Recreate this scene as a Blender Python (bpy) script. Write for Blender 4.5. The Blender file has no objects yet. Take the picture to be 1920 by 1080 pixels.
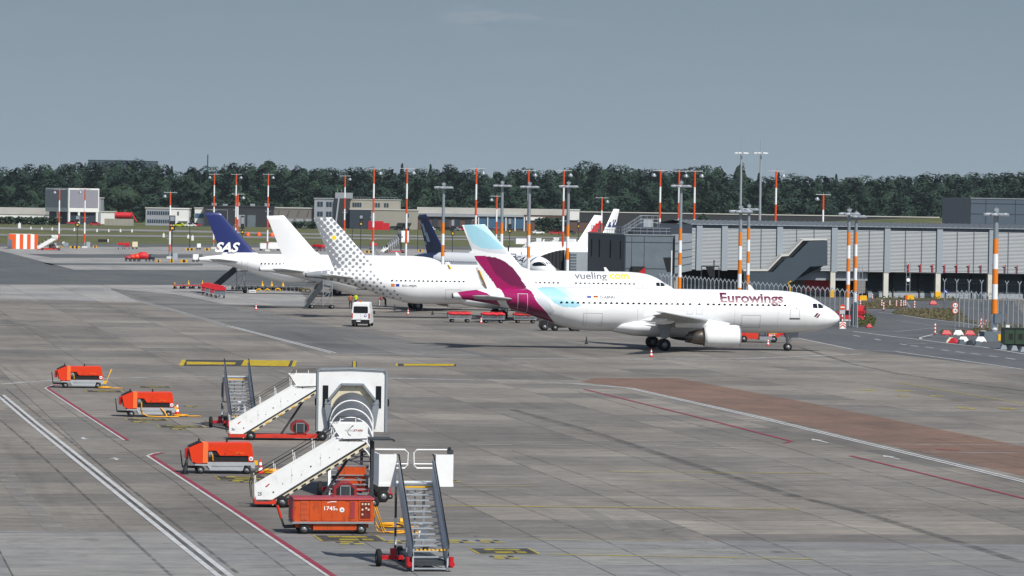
import bpy, bmesh, math, random
import numpy as np
from mathutils import Vector, Matrix
R = math.radians
rnd = random.Random(7)
scene = bpy.context.scene
COL = scene.collection

# ---------------------------------------------------------------- camera
F_PX = 7800.0; CAM_H = 14.0; HOR = 377.5; ROLL = R(0.9)
PITCH = math.atan((540 - HOR) / F_PX)
_f = Vector((0, math.cos(PITCH), -math.sin(PITCH)))
_u0 = Vector((0, math.sin(PITCH), math.cos(PITCH)))
_r0 = Vector((1, 0, 0))
_r = _r0 * math.cos(ROLL) + _u0 * math.sin(ROLL)
_u = -_r0 * math.sin(ROLL) + _u0 * math.cos(ROLL)
CAM = Vector((0, 0, CAM_H))
cd = bpy.data.cameras.new('camera'); cam = bpy.data.objects.new('camera', cd); COL.objects.link(cam)
cd.sensor_width = 36; cd.lens = F_PX / 1920 * 36; cd.clip_start = 1; cd.clip_end = 20000
_m = Matrix((( _r.x, _u.x, -_f.x, CAM.x), (_r.y, _u.y, -_f.y, CAM.y), (_r.z, _u.z, -_f.z, CAM.z), (0, 0, 0, 1)))
cam.matrix_world = _m
scene.camera = cam

# ---------------------------------------------------------------- light
SUN_EL = R(48); SUN_AZ = R(145)          # azimuth clockwise from +Y: the sun stands to the right, behind the camera
w = bpy.data.worlds.new('World'); scene.world = w; w.use_nodes = True
nt = w.node_tree; nt.nodes.clear()
out = nt.nodes.new('ShaderNodeOutputWorld'); bg = nt.nodes.new('ShaderNodeBackground')
sky = nt.nodes.new('ShaderNodeTexSky'); sky.sky_type = 'NISHITA'; sky.sun_disc = False
sky.sun_elevation = SUN_EL; sky.sun_rotation = SUN_AZ; sky.altitude = 20; sky.air_density = 1.0; sky.dust_density = 1.2; sky.ozone_density = 1.0
hs = nt.nodes.new('ShaderNodeHueSaturation'); hs.inputs['Saturation'].default_value = 0.62; hs.inputs['Value'].default_value = 0.8
tint = nt.nodes.new('ShaderNodeMix'); tint.data_type = 'RGBA'; tint.blend_type = 'MULTIPLY'; tint.inputs[0].default_value = 1.0
tint.inputs[7].default_value = (0.84, 0.98, 1.16, 1)
tc = nt.nodes.new('ShaderNodeTexCoord'); mp = nt.nodes.new('ShaderNodeMapping'); mp.inputs['Scale'].default_value = (14, 14, 70)
cn = nt.nodes.new('ShaderNodeTexNoise'); cn.inputs['Scale'].default_value = 2.6; cn.inputs['Detail'].default_value = 7; cn.inputs['Roughness'].default_value = 0.62
cr = nt.nodes.new('ShaderNodeValToRGB'); cr.color_ramp.elements[0].position = 0.52; cr.color_ramp.elements[1].position = 0.74
cr.color_ramp.elements[0].color = (0, 0, 0, 1); cr.color_ramp.elements[1].color = (0.8, 0.8, 0.8, 1)
cm = nt.nodes.new('ShaderNodeMix'); cm.data_type = 'RGBA'; cm.inputs[7].default_value = (3.9, 4.15, 4.4, 1)
L = nt.links.new
L(sky.outputs[0], hs.inputs['Color']); L(hs.outputs[0], tint.inputs[6])
L(tc.outputs['Generated'], mp.inputs[0]); L(mp.outputs[0], cn.inputs['Vector']); L(cn.outputs[0], cr.inputs[0])
# pale blue-grey air low over the horizon, clearer sky above it
sz = nt.nodes.new('ShaderNodeSeparateXYZ'); L(tc.outputs['Generated'], sz.inputs[0])
hr = nt.nodes.new('ShaderNodeValToRGB'); e = hr.color_ramp.elements; e[0].position = 0.0; e[0].color = (2.76, 3.42, 4.0, 1); e[1].position = 0.075; e[1].color = (1.80, 2.40, 2.98, 1)
L(sz.outputs[2], hr.inputs[0])
hf = nt.nodes.new('ShaderNodeMapRange'); hf.inputs['From Min'].default_value = 0.06; hf.inputs['From Max'].default_value = 0.35; hf.inputs['To Min'].default_value = 1.0; hf.inputs['To Max'].default_value = 0.0
L(sz.outputs[2], hf.inputs['Value'])
hm = nt.nodes.new('ShaderNodeMix'); hm.data_type = 'RGBA'; L(hf.outputs[0], hm.inputs[0]); L(tint.outputs[2], hm.inputs[6]); L(hr.outputs[0], hm.inputs[7])
# one faint cloud bank high over the wood
cv_ = nt.nodes.new('ShaderNodeVectorMath'); cv_.operation = 'SUBTRACT'; L(tc.outputs['Generated'], cv_.inputs[0]); cv_.inputs[1].default_value = (-0.002, 0.998, 0.0440)
cs_ = nt.nodes.new('ShaderNodeVectorMath'); cs_.operation = 'MULTIPLY'; L(cv_.outputs[0], cs_.inputs[0]); cs_.inputs[1].default_value = (55, 0, 260)
cl_ = nt.nodes.new('ShaderNodeVectorMath'); cl_.operation = 'LENGTH'; L(cs_.outputs[0], cl_.inputs[0])
cf_ = nt.nodes.new('ShaderNodeMapRange'); cf_.inputs['From Min'].default_value = 0.0; cf_.inputs['From Max'].default_value = 1.1; cf_.inputs['To Min'].default_value = 1.0; cf_.inputs['To Max'].default_value = 0.06; L(cl_.outputs['Value'], cf_.inputs['Value'])
cx_ = nt.nodes.new('ShaderNodeMath'); cx_.operation = 'MULTIPLY'; L(cf_.outputs[0], cx_.inputs[0]); L(cr.outputs[0], cx_.inputs[1])
L(cx_.outputs[0], cm.inputs[0]); L(hm.outputs[2], cm.inputs[6]); L(cm.outputs[2], bg.inputs[0]); L(bg.outputs[0], out.inputs[0])
bg.inputs[1].default_value = 0.09
sd = bpy.data.lights.new('sun', 'SUN'); sun = bpy.data.objects.new('sun', sd); COL.objects.link(sun)
sd.energy = 4.0; sd.angle = R(0.53); sd.color = (1.0, 0.955, 0.89)
_sv = Vector((math.sin(SUN_AZ) * math.cos(SUN_EL), math.cos(SUN_AZ) * math.cos(SUN_EL), math.sin(SUN_EL)))
sun.rotation_euler = _sv.to_track_quat('Z', 'Y').to_euler(); sun.location = (60, -60, 120)
scene.view_settings.view_transform = 'Standard'; scene.view_settings.look = 'None'
scene.view_settings.exposure = 0.31; scene.view_settings.gamma = 1.0; scene.view_settings.use_curve_mapping = False
scene.cycles.max_bounces = 6; scene.cycles.transparent_max_bounces = 12

# ---------------------------------------------------------------- measuring: a pixel of the 1920x1080 photograph -> a place
def ray(X, Y): return _f + _r * ((X - 960) / F_PX) + _u * ((540 - Y) / F_PX)
def G(X, Y, z=0.0):
    d = ray(X, Y); t = (z - CAM_H) / d.z; return CAM + d * t
def AT(X, Y, D):
    d = ray(X, Y); return CAM + d * (D / d.y)
def GX(X, D):                             # ground point at depth D under pixel column X (column taken near the horizon)
    p = AT(X, HOR + 100, D); return Vector((p.x, p.y, 0))
def ZAT(X, Y, D): return AT(X, Y, D).z

# ---------------------------------------------------------------- materials
def lin(h):
    if not isinstance(h, str): return tuple(h)
    h = h.lstrip('#'); o = []
    for i in (0, 2, 4):
        c = int(h[i:i+2], 16) / 255
        o.append(c / 12.92 if c <= 0.04045 else ((c + 0.055) / 1.055) ** 2.4)
    return tuple(o)
_MC = {}
def mat(name, col, rough=0.6, metal=0.0, var=0.12, scale=1.5, stretch=(1, 1, 1), dirt=None, dirt_amt=0.0, dirt_scale=0.8, bump=0.0, coat=0.0, spec=0.5):
    if name in _MC: return _MC[name]
    m = bpy.data.materials.new(name); m.use_nodes = True; n = m.node_tree; b = n.nodes['Principled BSDF']
    c = lin(col); b.inputs['Roughness'].default_value = rough; b.inputs['Metallic'].default_value = metal
    b.inputs['Specular IOR Level'].default_value = spec
    if coat: b.inputs['Coat Weight'].default_value = coat; b.inputs['Coat Roughness'].default_value = 0.08
    t = n.nodes.new('ShaderNodeTexCoord'); mpn = n.nodes.new('ShaderNodeMapping'); mpn.inputs['Scale'].default_value = stretch
    n.links.new(t.outputs['Object'], mpn.inputs[0])
    no = n.nodes.new('ShaderNodeTexNoise'); no.inputs['Scale'].default_value = scale; no.inputs['Detail'].default_value = 5; no.inputs['Roughness'].default_value = 0.65
    n.links.new(mpn.outputs[0], no.inputs['Vector'])
    rp = n.nodes.new('ShaderNodeValToRGB'); rp.color_ramp.elements[0].position = 0.3; rp.color_ramp.elements[1].position = 0.72
    k = 1 - var; rp.color_ramp.elements[0].color = (c[0]*k, c[1]*k, c[2]*k, 1)
    k = 1 + var * 0.6; rp.color_ramp.elements[1].color = (min(c[0]*k, 1), min(c[1]*k, 1), min(c[2]*k, 1), 1)
    n.links.new(no.outputs[0], rp.inputs[0]); last = rp.outputs[0]
    if dirt:
        d = lin(dirt); n2 = n.nodes.new('ShaderNodeTexNoise'); n2.inputs['Scale'].default_value = dirt_scale; n2.inputs['Detail'].default_value = 8; n2.inputs['Roughness'].default_value = 0.75
        mp2 = n.nodes.new('ShaderNodeMapping'); mp2.inputs['Location'].default_value = (3.1, 7.7, 1.3); mp2.inputs['Scale'].default_value = stretch
        n.links.new(t.outputs['Object'], mp2.inputs[0]); n.links.new(mp2.outputs[0], n2.inputs['Vector'])
        r2 = n.nodes.new('ShaderNodeValToRGB'); r2.color_ramp.elements[0].position = 0.52; r2.color_ramp.elements[1].position = 0.74
        r2.color_ramp.elements[0].color = (0, 0, 0, 1); r2.color_ramp.elements[1].color = (dirt_amt,)*3 + (1,)
        n.links.new(n2.outputs[0], r2.inputs[0])
        mx = n.nodes.new('ShaderNodeMix'); mx.data_type = 'RGBA'; n.links.new(r2.outputs[0], mx.inputs[0]); n.links.new(last, mx.inputs[6]); mx.inputs[7].default_value = d + (1,)
        last = mx.outputs[2]
    n.links.new(last, b.inputs['Base Color'])
    if bump:
        bn = n.nodes.new('ShaderNodeBump'); bn.inputs['Strength'].default_value = bump; n.links.new(no.outputs[0], bn.inputs['Height']); n.links.new(bn.outputs[0], b.inputs['Normal'])
    _MC[name] = m; return m

M = dict(
 plane_white = mat('aircraft white paint', '#e9eaea', 0.28, var=0.03, scale=0.5, coat=0.3, dirt='#c9c8c2', dirt_amt=0.25, dirt_scale=0.5),
 plane_grey = mat('aircraft grey paint', '#8e9296', 0.35, var=0.05),
 dot_grey = mat('tail dot grey', '#868a8f', 0.35, var=0.04),
 dot_yellow = mat('tail dot yellow', '#f2d000', 0.4, var=0.03),
 wing_grey = mat('wing grey', '#a9adaf', 0.4, var=0.08, dirt='#77797a', dirt_amt=0.5, dirt_scale=0.6),
 berry = mat('berry paint', '#960a56', 0.22, var=0.05, coat=0.5),
 berry_dark = mat('dark berry paint', '#6c1043', 0.22, var=0.05, coat=0.5),
 sky_blue = mat('light blue paint', '#9ccbd9', 0.3, var=0.03),
 sky_pale = mat('pale blue paint', '#bfe2ec', 0.3, var=0.03),
 silver_band = mat('silver band paint', '#c9ced2', 0.35, var=0.03),
 navy = mat('navy tail paint', '#212d66', 0.35, var=0.04, coat=0.2),
 navy_dark = mat('deep navy paint', '#152049', 0.35, var=0.04, coat=0.2),
 wave_grey = mat('wave grey paint', '#9db0c2', 0.35, var=0.04),
 glass = mat('dark glass', '#10161c', 0.12, var=0.2, spec=0.7),
 cabin_glass = mat('cabin window glass', '#0f151b', 0.35, var=0.3, spec=0.4),
 tyre = mat('tyre rubber', '#141414', 0.85, var=0.25, scale=6),
 rim = mat('wheel rim', '#8f9193', 0.4, 0.3, var=0.15),
 steel = mat('galvanised steel', '#9aa0a5', 0.45, 0.45, var=0.15, scale=4),
 steel_dark = mat('dark steel', '#3b4045', 0.55, 0.3, var=0.2),
 alu = mat('aluminium', '#b9bec3', 0.38, 0.55, var=0.12, scale=5),
 exhaust = mat('exhaust metal', '#77706a', 0.3, 0.85, var=0.25, scale=3),
 black = mat('black plastic', '#0e0f11', 0.6, var=0.2),
 orange = mat('orange bodywork', '#d8380f', 0.38, var=0.06, scale=2, dirt='#7d2a14', dirt_amt=0.45, dirt_scale=1.6),
 orange_light = mat('light orange band', '#ea7136', 0.45, var=0.05),
 rust_orange = mat('weathered orange paint', '#c04a0e', 0.5, var=0.12, scale=3, stretch=(2.5, 2.5, 0.6), dirt='#4a1f12', dirt_amt=0.75, dirt_scale=2.2),
 maroon = mat('faded red roof', '#96303a', 0.55, var=0.15, dirt='#4c2024', dirt_amt=0.5),
 chassis_grey = mat('chassis grey paint', '#a3a8ac', 0.5, var=0.1, scale=2, dirt='#50524f', dirt_amt=0.5, dirt_scale=2.5),
 red = mat('red paint', '#b5121c', 0.45, var=0.12, dirt='#5a1216', dirt_amt=0.4, dirt_scale=2),
 chassis_red = mat('chassis red', '#c8321c', 0.5, var=0.12, dirt='#57231a', dirt_amt=0.6, dirt_scale=2.5),
 tarp_red = mat('red tarpaulin', '#c01220', 0.6, var=0.2, scale=3, bump=0.3),
 white = mat('white paint', '#e4e5e4', 0.45, var=0.04, scale=1.2, dirt='#a9a8a0', dirt_amt=0.35, dirt_scale=1.4),
 cream = mat('stained cream paint', '#d9cfb4', 0.5, var=0.12, dirt='#8d7a58', dirt_amt=0.7, dirt_scale=2.5),
 yellow = mat('yellow paint', '#e2ac0c', 0.5, var=0.1),
 signal_orange = mat('mast orange', '#d9540f', 0.5, var=0.06),
 mast_amber = mat('mast amber', '#dd7a12', 0.5, var=0.06),
 mast_red = mat('mast red', '#d04a16', 0.5, var=0.08),
 mast_grey = mat('mast grey', '#8f979d', 0.45, 0.3, var=0.08),
 cable = mat('yellow cable', '#d99a06', 0.5, var=0.15),
 canopy = mat('smoked canopy sheet', '#565a5f', 0.28, var=0.12, scale=1.5),
 hivis = mat('hi-vis yellow', '#c8dc1e', 0.7, var=0.1),
 skin = mat('skin', '#b98a6c', 0.6, var=0.08),
 trousers = mat('dark work trousers', '#1b2230', 0.8, var=0.15),
 hair = mat('dark hair', '#20160f', 0.7, var=0.2),
 window_blue = mat('facade glazing', '#2b3d4c', 0.15, var=0.35, spec=0.7),
)

# ---------------------------------------------------------------- mesh builder
class MB:
    def __init__(s): s.v = []; s.f = []; s.m = []; s.s = []
    def add(s, vs, fs, m=0, smooth=False, X=None):
        o = len(s.v)
        s.v += [tuple(X @ Vector(v)) for v in vs] if X is not None else [tuple(v) for v in vs]
        for f in fs: s.f.append([o + i for i in f]); s.m.append(m); s.s.append(smooth)
        return s
    def box(s, c, d, m=0, rot=(0, 0, 0), taper=1.0):
        x, y, z = d[0]/2, d[1]/2, d[2]/2; t = taper
        vs = [(-x,-y,-z),(x,-y,-z),(x,y,-z),(-x,y,-z),(-x*t,-y*t,z),(x*t,-y*t,z),(x*t,y*t,z),(-x*t,y*t,z)]
        X = Matrix.Translation(c)
        if rot != (0, 0, 0):
            from mathutils import Euler
            X = X @ Euler(rot).to_matrix().to_4x4()
        return s.add(vs, [(0,3,2,1),(4,5,6,7),(0,1,5,4),(1,2,6,5),(2,3,7,6),(3,0,4,7)], m, False, X)
    def b2(s, a, b, m=0): return s.box([(a[i]+b[i])/2 for i in range(3)], [abs(b[i]-a[i]) for i in range(3)], m)
    def _frame(s, p, q):
        d = (Vector(q) - Vector(p)); d.normalize()
        a = Vector((0, 0, 1)) if abs(d.z) < 0.95 else Vector((0, 1, 0))
        x = d.cross(a); x.normalize(); y = x.cross(d); return d, x, y
    def bar(s, p, q, w, h=None, m=0):
        h = h or w; d, x, y = s._frame(p, q); p = Vector(p); q = Vector(q)
        vs = [b + x*(i*w/2) + y*(j*h/2) for b in (p, q) for i, j in ((-1,-1),(1,-1),(1,1),(-1,1))]
        return s.add(vs, [(0,1,2,3),(7,6,5,4),(0,4,5,1),(1,5,6,2),(2,6,7,3),(3,7,4,0)], m)
    def cyl(s, p, q, r, r2=None, n=12, m=0, caps=True, smooth=True):
        r2 = r if r2 is None else r2; d, x, y = s._frame(p, q); p = Vector(p); q = Vector(q)
        vs = []
        for b, rr in ((p, r), (q, r2)):
            for k in range(n):
                a = 2*math.pi*k/n; vs.append(b + x*(math.cos(a)*rr) + y*(math.sin(a)*rr))
        s.add(vs, [(k, (k+1) % n, n+(k+1) % n, n+k) for k in range(n)], m, smooth)
        if caps: s.add(vs, [tuple(range(n-1, -1, -1)), tuple(range(n, 2*n))], m)
        return s
    def tube(s, pts, r, n=6, m=0):
        pts = [Vector(p) for p in pts]; rings = []
        for i, p in enumerate(pts):
            a = pts[max(i-1, 0)]; b = pts[min(i+1, len(pts)-1)]
            d, x, y = s._frame(a, b); rings.append([p + x*(math.cos(2*math.pi*k/n)*r) + y*(math.sin(2*math.pi*k/n)*r) for k in range(n)])
        return s.loft(rings, m)
    def loft(s, rings, m=0, caps=True, smooth=True, closed=True):
        n = len(rings[0]); vs = [v for r in rings for v in r]; fs = []
        for i in range(len(rings)-1):
            for k in range(n if closed else n-1):
                k2 = (k+1) % n; fs.append((i*n+k, i*n+k2, (i+1)*n+k2, (i+1)*n+k))
        s.add(vs, fs, m, smooth)
        if caps and closed: s.add(vs, [tuple(range(n-1, -1, -1)), tuple(range((len(rings)-1)*n, len(rings)*n))], m)
        return s
    def prism(s, poly, d0, d1, plane='xz', m=0):
        def P(a, b, d): return {'xz': (a, d, b), 'xy': (a, b, d), 'yz': (d, a, b)}[plane]
        n = len(poly); vs = [P(a, b, d0) for a, b in poly] + [P(a, b, d1) for a, b in poly]
        fs = [tuple(range(n)), tuple(range(2*n-1, n-1, -1))] + [(k, n+k, n+(k+1) % n, (k+1) % n) for k in range(n)]
        return s.add(vs, fs, m)
    def lathe(s, prof, n=16, m=0, X=None, smooth=True):
        vs = [(r*math.cos(2*math.pi*k/n), r*math.sin(2*math.pi*k/n), z) for r, z in prof for k in range(n)]; fs = []
        for i in range(len(prof)-1):
            for k in range(n): fs.append((i*n+k, i*n+(k+1) % n, (i+1)*n+(k+1) % n, (i+1)*n+k))
        return s.add(vs, fs, m, smooth, X)
    def build(s, name, mats, parent=None, loc=None, rz=0.0, fix=True):
        me = bpy.data.meshes.new(name); me.from_pydata(s.v, [], s.f)
        for mm in (mats if isinstance(mats, (list, tuple)) else [mats]): me.materials.append(mm)
        me.polygons.foreach_set('material_index', s.m); me.polygons.foreach_set('use_smooth', s.s)
        if fix and len(s.f) < 20000:
            bm = bmesh.new(); bm.from_mesh(me); bmesh.ops.recalc_face_normals(bm, faces=bm.faces); bm.to_mesh(me); bm.free()
        me.update(); return link(name, me, parent, loc, rz)
def link(name, me, parent=None, loc=None, rz=0.0):
    o = bpy.data.objects.new(name, me); COL.objects.link(o)
    if parent: o.parent = parent
    if loc is not None: o.location = loc
    if rz: o.rotation_euler = (0, 0, rz)
    return o
def tag(o, label=None, cat=None, group=None, kind=None):
    if label: o['label'] = label
    if cat: o['category'] = cat
    if group: o['group'] = group
    if kind: o['kind'] = kind
    return o
def thing(name, label, cat, loc=(0, 0, 0), rz=0.0, group=None):
    o = bpy.data.objects.new(name, None); COL.objects.link(o); o.location = loc; o.rotation_euler = (0, 0, rz); o.empty_display_size = 0.3
    return tag(o, label, cat, group)
def struct(o): o['kind'] = 'structure'; return o
def dup(root, loc, rz=None, label=None, group=None, scale=None):
    r = root.copy(); COL.objects.link(r); r.location = loc
    if rz is not None: r.rotation_euler = (0, 0, rz)
    if label: r['label'] = label
    if group: r['group'] = group
    if scale: r.scale = scale
    def rec(a, b):
        for ch in list(a.children):
            c = ch.copy(); COL.objects.link(c); c.parent = b; rec(ch, c)
    rec(root, r); return r
def text_mesh(s, bold=0.0, shear=0.0, font_size=1.0):
    cu = bpy.data.curves.new('lettering', 'FONT'); cu.body = s; cu.size = font_size; cu.offset = bold; cu.shear = shear; cu.resolution_u = 4
    o = bpy.data.objects.new('lettering', cu); COL.objects.link(o)
    dg = bpy.context.evaluated_depsgraph_get(); me = bpy.data.meshes.new_from_object(o.evaluated_get(dg))
    bpy.data.objects.remove(o); bpy.data.curves.remove(cu); me.materials.clear(); return me
def flat_text(s, x0, x1, z0, z1, y, material, parent, bold=0.02, shear=0.0, name='lettering'):
    me = text_mesh(s, bold, shear); co = np.zeros(len(me.vertices)*3); me.vertices.foreach_get('co', co); co = co.reshape(-1, 3)
    a = co.min(0); b = co.max(0)
    x = x0 + (co[:, 0]-a[0])/(b[0]-a[0])*(x1-x0); z = z0 + (co[:, 1]-a[1])/(b[1]-a[1])*(z1-z0)
    me.vertices.foreach_set('co', np.stack([x, np.full_like(x, y), z], 1).ravel()); me.materials.append(material); me.update()
    return link(name, me, parent)
def wheel(name, parent, c, r, wd, n=16, rim=0.6, axis='y'):
    ax = {'y': Vector((0, 1, 0)), 'x': Vector((1, 0, 0))}[axis]; c = Vector(c)
    b = MB(); Xm = Matrix.Translation(c) @ ax.to_track_quat('Z', 'Y').to_matrix().to_4x4(); h = wd/2
    b.lathe([(r*rim, -h), (r*0.9, -h), (r, -h*0.6), (r, h*0.6), (r*0.9, h), (r*rim, h)], n, 0, Xm)
    t = b.build(name, M['tyre'], parent)
    b = MB(); b.lathe([(0.001, -h*0.75), (r*rim*0.45, -h*0.85), (r*rim*0.5, -h*0.55), (r*rim, -h*0.8), (r*rim, h*0.8), (r*rim*0.5, h*0.55), (r*rim*0.45, h*0.85), (0.001, h*0.75)], n, 0, Xm)
    b.build('rim', M['rim'], t); return t
YAW = R(9.6)
# ================================================================ ground
def node_ground(name, base, alt, joints=True, cell=7.5, seam=0.035, speck=1.0, dark=0.35, cellvar=0.16, stain=(0.30, 0.29, 0.28), cracks=True):
    m = bpy.data.materials.new(name); m.use_nodes = True; n = m.node_tree; b = n.nodes['Principled BSDF']
    b.inputs['Roughness'].default_value = 0.9; b.inputs['Specular IOR Level'].default_value = 0.25
    N = n.nodes.new; K = n.links.new
    t = N('ShaderNodeTexCoord'); mp = N('ShaderNodeMapping'); mp.inputs['Rotation'].default_value = (0, 0, -YAW); K(t.outputs['Object'], mp.inputs[0])
    def noise(scale, det, sc=(1, 1, 1), rough=0.6, loc=(0, 0, 0)):
        q = N('ShaderNodeMapping'); q.inputs['Scale'].default_value = sc; q.inputs['Location'].default_value = loc; K(mp.outputs[0], q.inputs[0])
        x = N('ShaderNodeTexNoise'); x.inputs['Scale'].default_value = scale; x.inputs['Detail'].default_value = det; x.inputs['Roughness'].default_value = rough; K(q.outputs[0], x.inputs['Vector']); return x.outputs[0]
    def ramp(src, p0, p1, c0, c1):
        r = N('ShaderNodeValToRGB'); e = r.color_ramp.elements; e[0].position = p0; e[1].position = p1
        e[0].color = tuple(c0) + (1,); e[1].color = tuple(c1) + (1,); K(src, r.inputs[0]); return r.outputs[0]
    def mix(f, a, bb, mode='MIX'):
        x = N('ShaderNodeMix'); x.data_type = 'RGBA'; x.blend_type = mode
        for s_, v in ((0, f), (6, a), (7, bb)):
            if isinstance(v, (int, float)): x.inputs[s_].default_value = v
            elif isinstance(v, tuple): x.inputs[s_].default_value = v + (1,)
            else: K(v, x.inputs[s_])
        return x.outputs[2]
    def mth(op, a, bb=None):
        x = N('ShaderNodeMath'); x.operation = op
        for i, v in enumerate((a, bb)):
            if v is None: continue
            if isinstance(v, (int, float)): x.inputs[i].default_value = v
            else: K(v, x.inputs[i])
        return x.outputs[0]
    col = ramp(noise(0.07, 5, (1, 0.5, 1)), 0.36, 0.66, base, alt)
    if joints:
        sx = N('ShaderNodeSeparateXYZ'); K(mp.outputs[0], sx.inputs[0])
        ux = mth('DIVIDE', sx.outputs[0], cell); uy = mth('DIVIDE', sx.outputs[1], cell)
        fx = mth('FLOOR', ux); fy = mth('FLOOR', uy)
        cx = N('ShaderNodeCombineXYZ'); K(fx, cx.inputs[0]); K(fy, cx.inputs[1])
        wn = N('ShaderNodeTexWhiteNoise'); wn.noise_dimensions = '2D'; K(cx.outputs[0], wn.inputs['Vector'])
        lo = 1 - cellvar; hi = 1 + cellvar
        col = mix(1.0, col, ramp(wn.outputs[0], 0.0, 1.0, (lo*0.99, lo, lo*1.02), (hi*1.02, hi, hi*0.97)), 'MULTIPLY')
    col = mix(1.0, col, ramp(noise(0.75, 9, (0.4, 1, 1), 0.74), 0.3, 0.7, (0.66, 0.675, 0.70), (1.22, 1.20, 1.17)), 'MULTIPLY')
    col = mix(1.0, col, ramp(noise(2.2*speck, 6, (0.5, 1, 1), 0.75), 0.3, 0.7, (0.82, 0.82, 0.82), (1.14, 1.14, 1.13)), 'MULTIPLY')
    col = mix(1.0, col, ramp(noise(0.22, 6, (1, 0.05, 1), 0.7, (4, 9, 0)), 0.55, 0.78, (1, 1, 1), (1-dark, 1-dark*0.98, 1-dark*0.95)), 'MULTIPLY')
    col = mix(1.0, col, ramp(noise(0.10, 9, (1, 1, 1), 0.78, (40, 2, 0)), 0.56, 0.72, (1, 1, 1), (0.72, 0.73, 0.75)), 'MULTIPLY')
    col = mix(1.0, col, ramp(noise(0.55, 3, (1, 1, 1), 0.5, (11, 3, 0)), 0.66, 0.74, (1, 1, 1), (0.62, 0.63, 0.65)), 'MULTIPLY')
    if joints:
        def edge(u):
            f = mth('FRACT', u); return mth('MINIMUM', f, mth('SUBTRACT', 1.0, f))
        line = mth('MAXIMUM', mth('LESS_THAN', edge(ux), seam / cell), mth('MULTIPLY', mth('LESS_THAN', edge(uy), seam*2.6 / cell), .5))
        wob = ramp(noise(0.6, 3), 0.3, 0.6, (0.25,)*3, (0.9,)*3)
        col = mix(mth('MULTIPLY', line, wob), col, (0.028, 0.028, 0.029))
    if cracks:
        v = N('ShaderNodeTexVoronoi'); v.feature = 'DISTANCE_TO_EDGE'; v.inputs['Scale'].default_value = 0.11
        q = N('ShaderNodeMix'); q.data_type = 'VECTOR'; q.inputs[0].default_value = 0.12
        nn = N('ShaderNodeTexNoise'); nn.inputs['Scale'].default_value = 0.6; nn.inputs['Detail'].default_value = 5; K(mp.outputs[0], nn.inputs['Vector'])
        vm = N('ShaderNodeVectorMath'); vm.operation = 'MULTIPLY_ADD'; K(nn.outputs['Color'], vm.inputs[0]); vm.inputs[1].default_value = (4, 4, 0); K(mp.outputs[0], vm.inputs[2])
        K(vm.outputs[0], v.inputs['Vector'])
        col = mix(mth('MULTIPLY', mth('LESS_THAN', v.outputs['Distance'], 0.0035), ramp(noise(0.05, 2, (1, 1, 1), 0.5, (7, 1, 0)), 0.5, 0.62, (0, 0, 0), (0.55,)*3)), col, (0.05, 0.05, 0.05))
    K(col, b.inputs['Base Color'])
    bn = N('ShaderNodeBump'); bn.inputs['Strength'].default_value = 0.15; K(noise(3.0, 5), bn.inputs['Height']); K(bn.outputs[0], b.inputs['Normal'])
    return m
MG = dict(
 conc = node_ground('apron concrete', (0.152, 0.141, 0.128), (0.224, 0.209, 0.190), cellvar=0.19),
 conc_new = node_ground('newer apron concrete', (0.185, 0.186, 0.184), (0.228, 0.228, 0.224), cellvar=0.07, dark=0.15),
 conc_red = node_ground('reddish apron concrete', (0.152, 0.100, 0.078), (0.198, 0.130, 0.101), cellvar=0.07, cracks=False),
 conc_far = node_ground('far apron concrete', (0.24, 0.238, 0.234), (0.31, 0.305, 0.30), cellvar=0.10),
 conc_dk = node_ground('darker apron concrete', (0.128, 0.128, 0.126), (0.178, 0.174, 0.168)),
 asphalt = node_ground('taxiway asphalt', (0.085, 0.093, 0.098), (0.115, 0.123, 0.127), joints=False, cracks=False, dark=0.2),
 road = node_ground('service road asphalt', (0.088, 0.094, 0.100), (0.118, 0.124, 0.130), joints=False, dark=0.2),
 runway = node_ground('runway surface', (0.19, 0.185, 0.18), (0.25, 0.245, 0.24), joints=False, cracks=False),
 grass = node_ground('airfield grass', (0.070, 0.088, 0.030), (0.135, 0.130, 0.052), joints=False, cracks=False, dark=0.3),
 weeds = node_ground('weedy verge', (0.070, 0.068, 0.034), (0.135, 0.105, 0.062), joints=False, cracks=False, speck=2),
 white = mat('road marking white', (0.52, 0.53, 0.53), 0.8, var=0.18, scale=1.2, dirt='#77756f', dirt_amt=0.7, dirt_scale=1.8),
 white_worn = mat('worn road marking', (0.40, 0.40, 0.39), 0.85, var=0.2, scale=1.0, dirt='#706d68', dirt_amt=0.95, dirt_scale=0.9),
 red = mat('red boundary marking', '#8c2a40', 0.8, var=0.2, scale=1.5, dirt='#6d5a58', dirt_amt=0.6, dirt_scale=1.4),
 yellow = mat('yellow stand marking', '#b3a324', 0.8, var=0.2, scale=1.2, dirt='#6a685c', dirt_amt=0.85, dirt_scale=1.3),
 yellow_strong = mat('fresh yellow marking', '#cdb012', 0.8, var=0.25, scale=1.0, dirt='#5c5a3c', dirt_amt=0.7, dirt_scale=1.0),
 dark = mat('black marking ground', '#33353a', 0.85, var=0.2, scale=1.4, dirt='#6b6963', dirt_amt=0.5),
 tar = mat('tar seam', '#3d3f42', 0.8, var=0.25, scale=1.0, dirt='#6f6d69', dirt_amt=0.8, dirt_scale=0.6),
 pale = mat('pale concrete strip', (0.27, 0.26, 0.245), 0.9, var=0.15, scale=0.6, dirt='#6f6c66', dirt_amt=0.8, dirt_scale=0.4),
)
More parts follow.
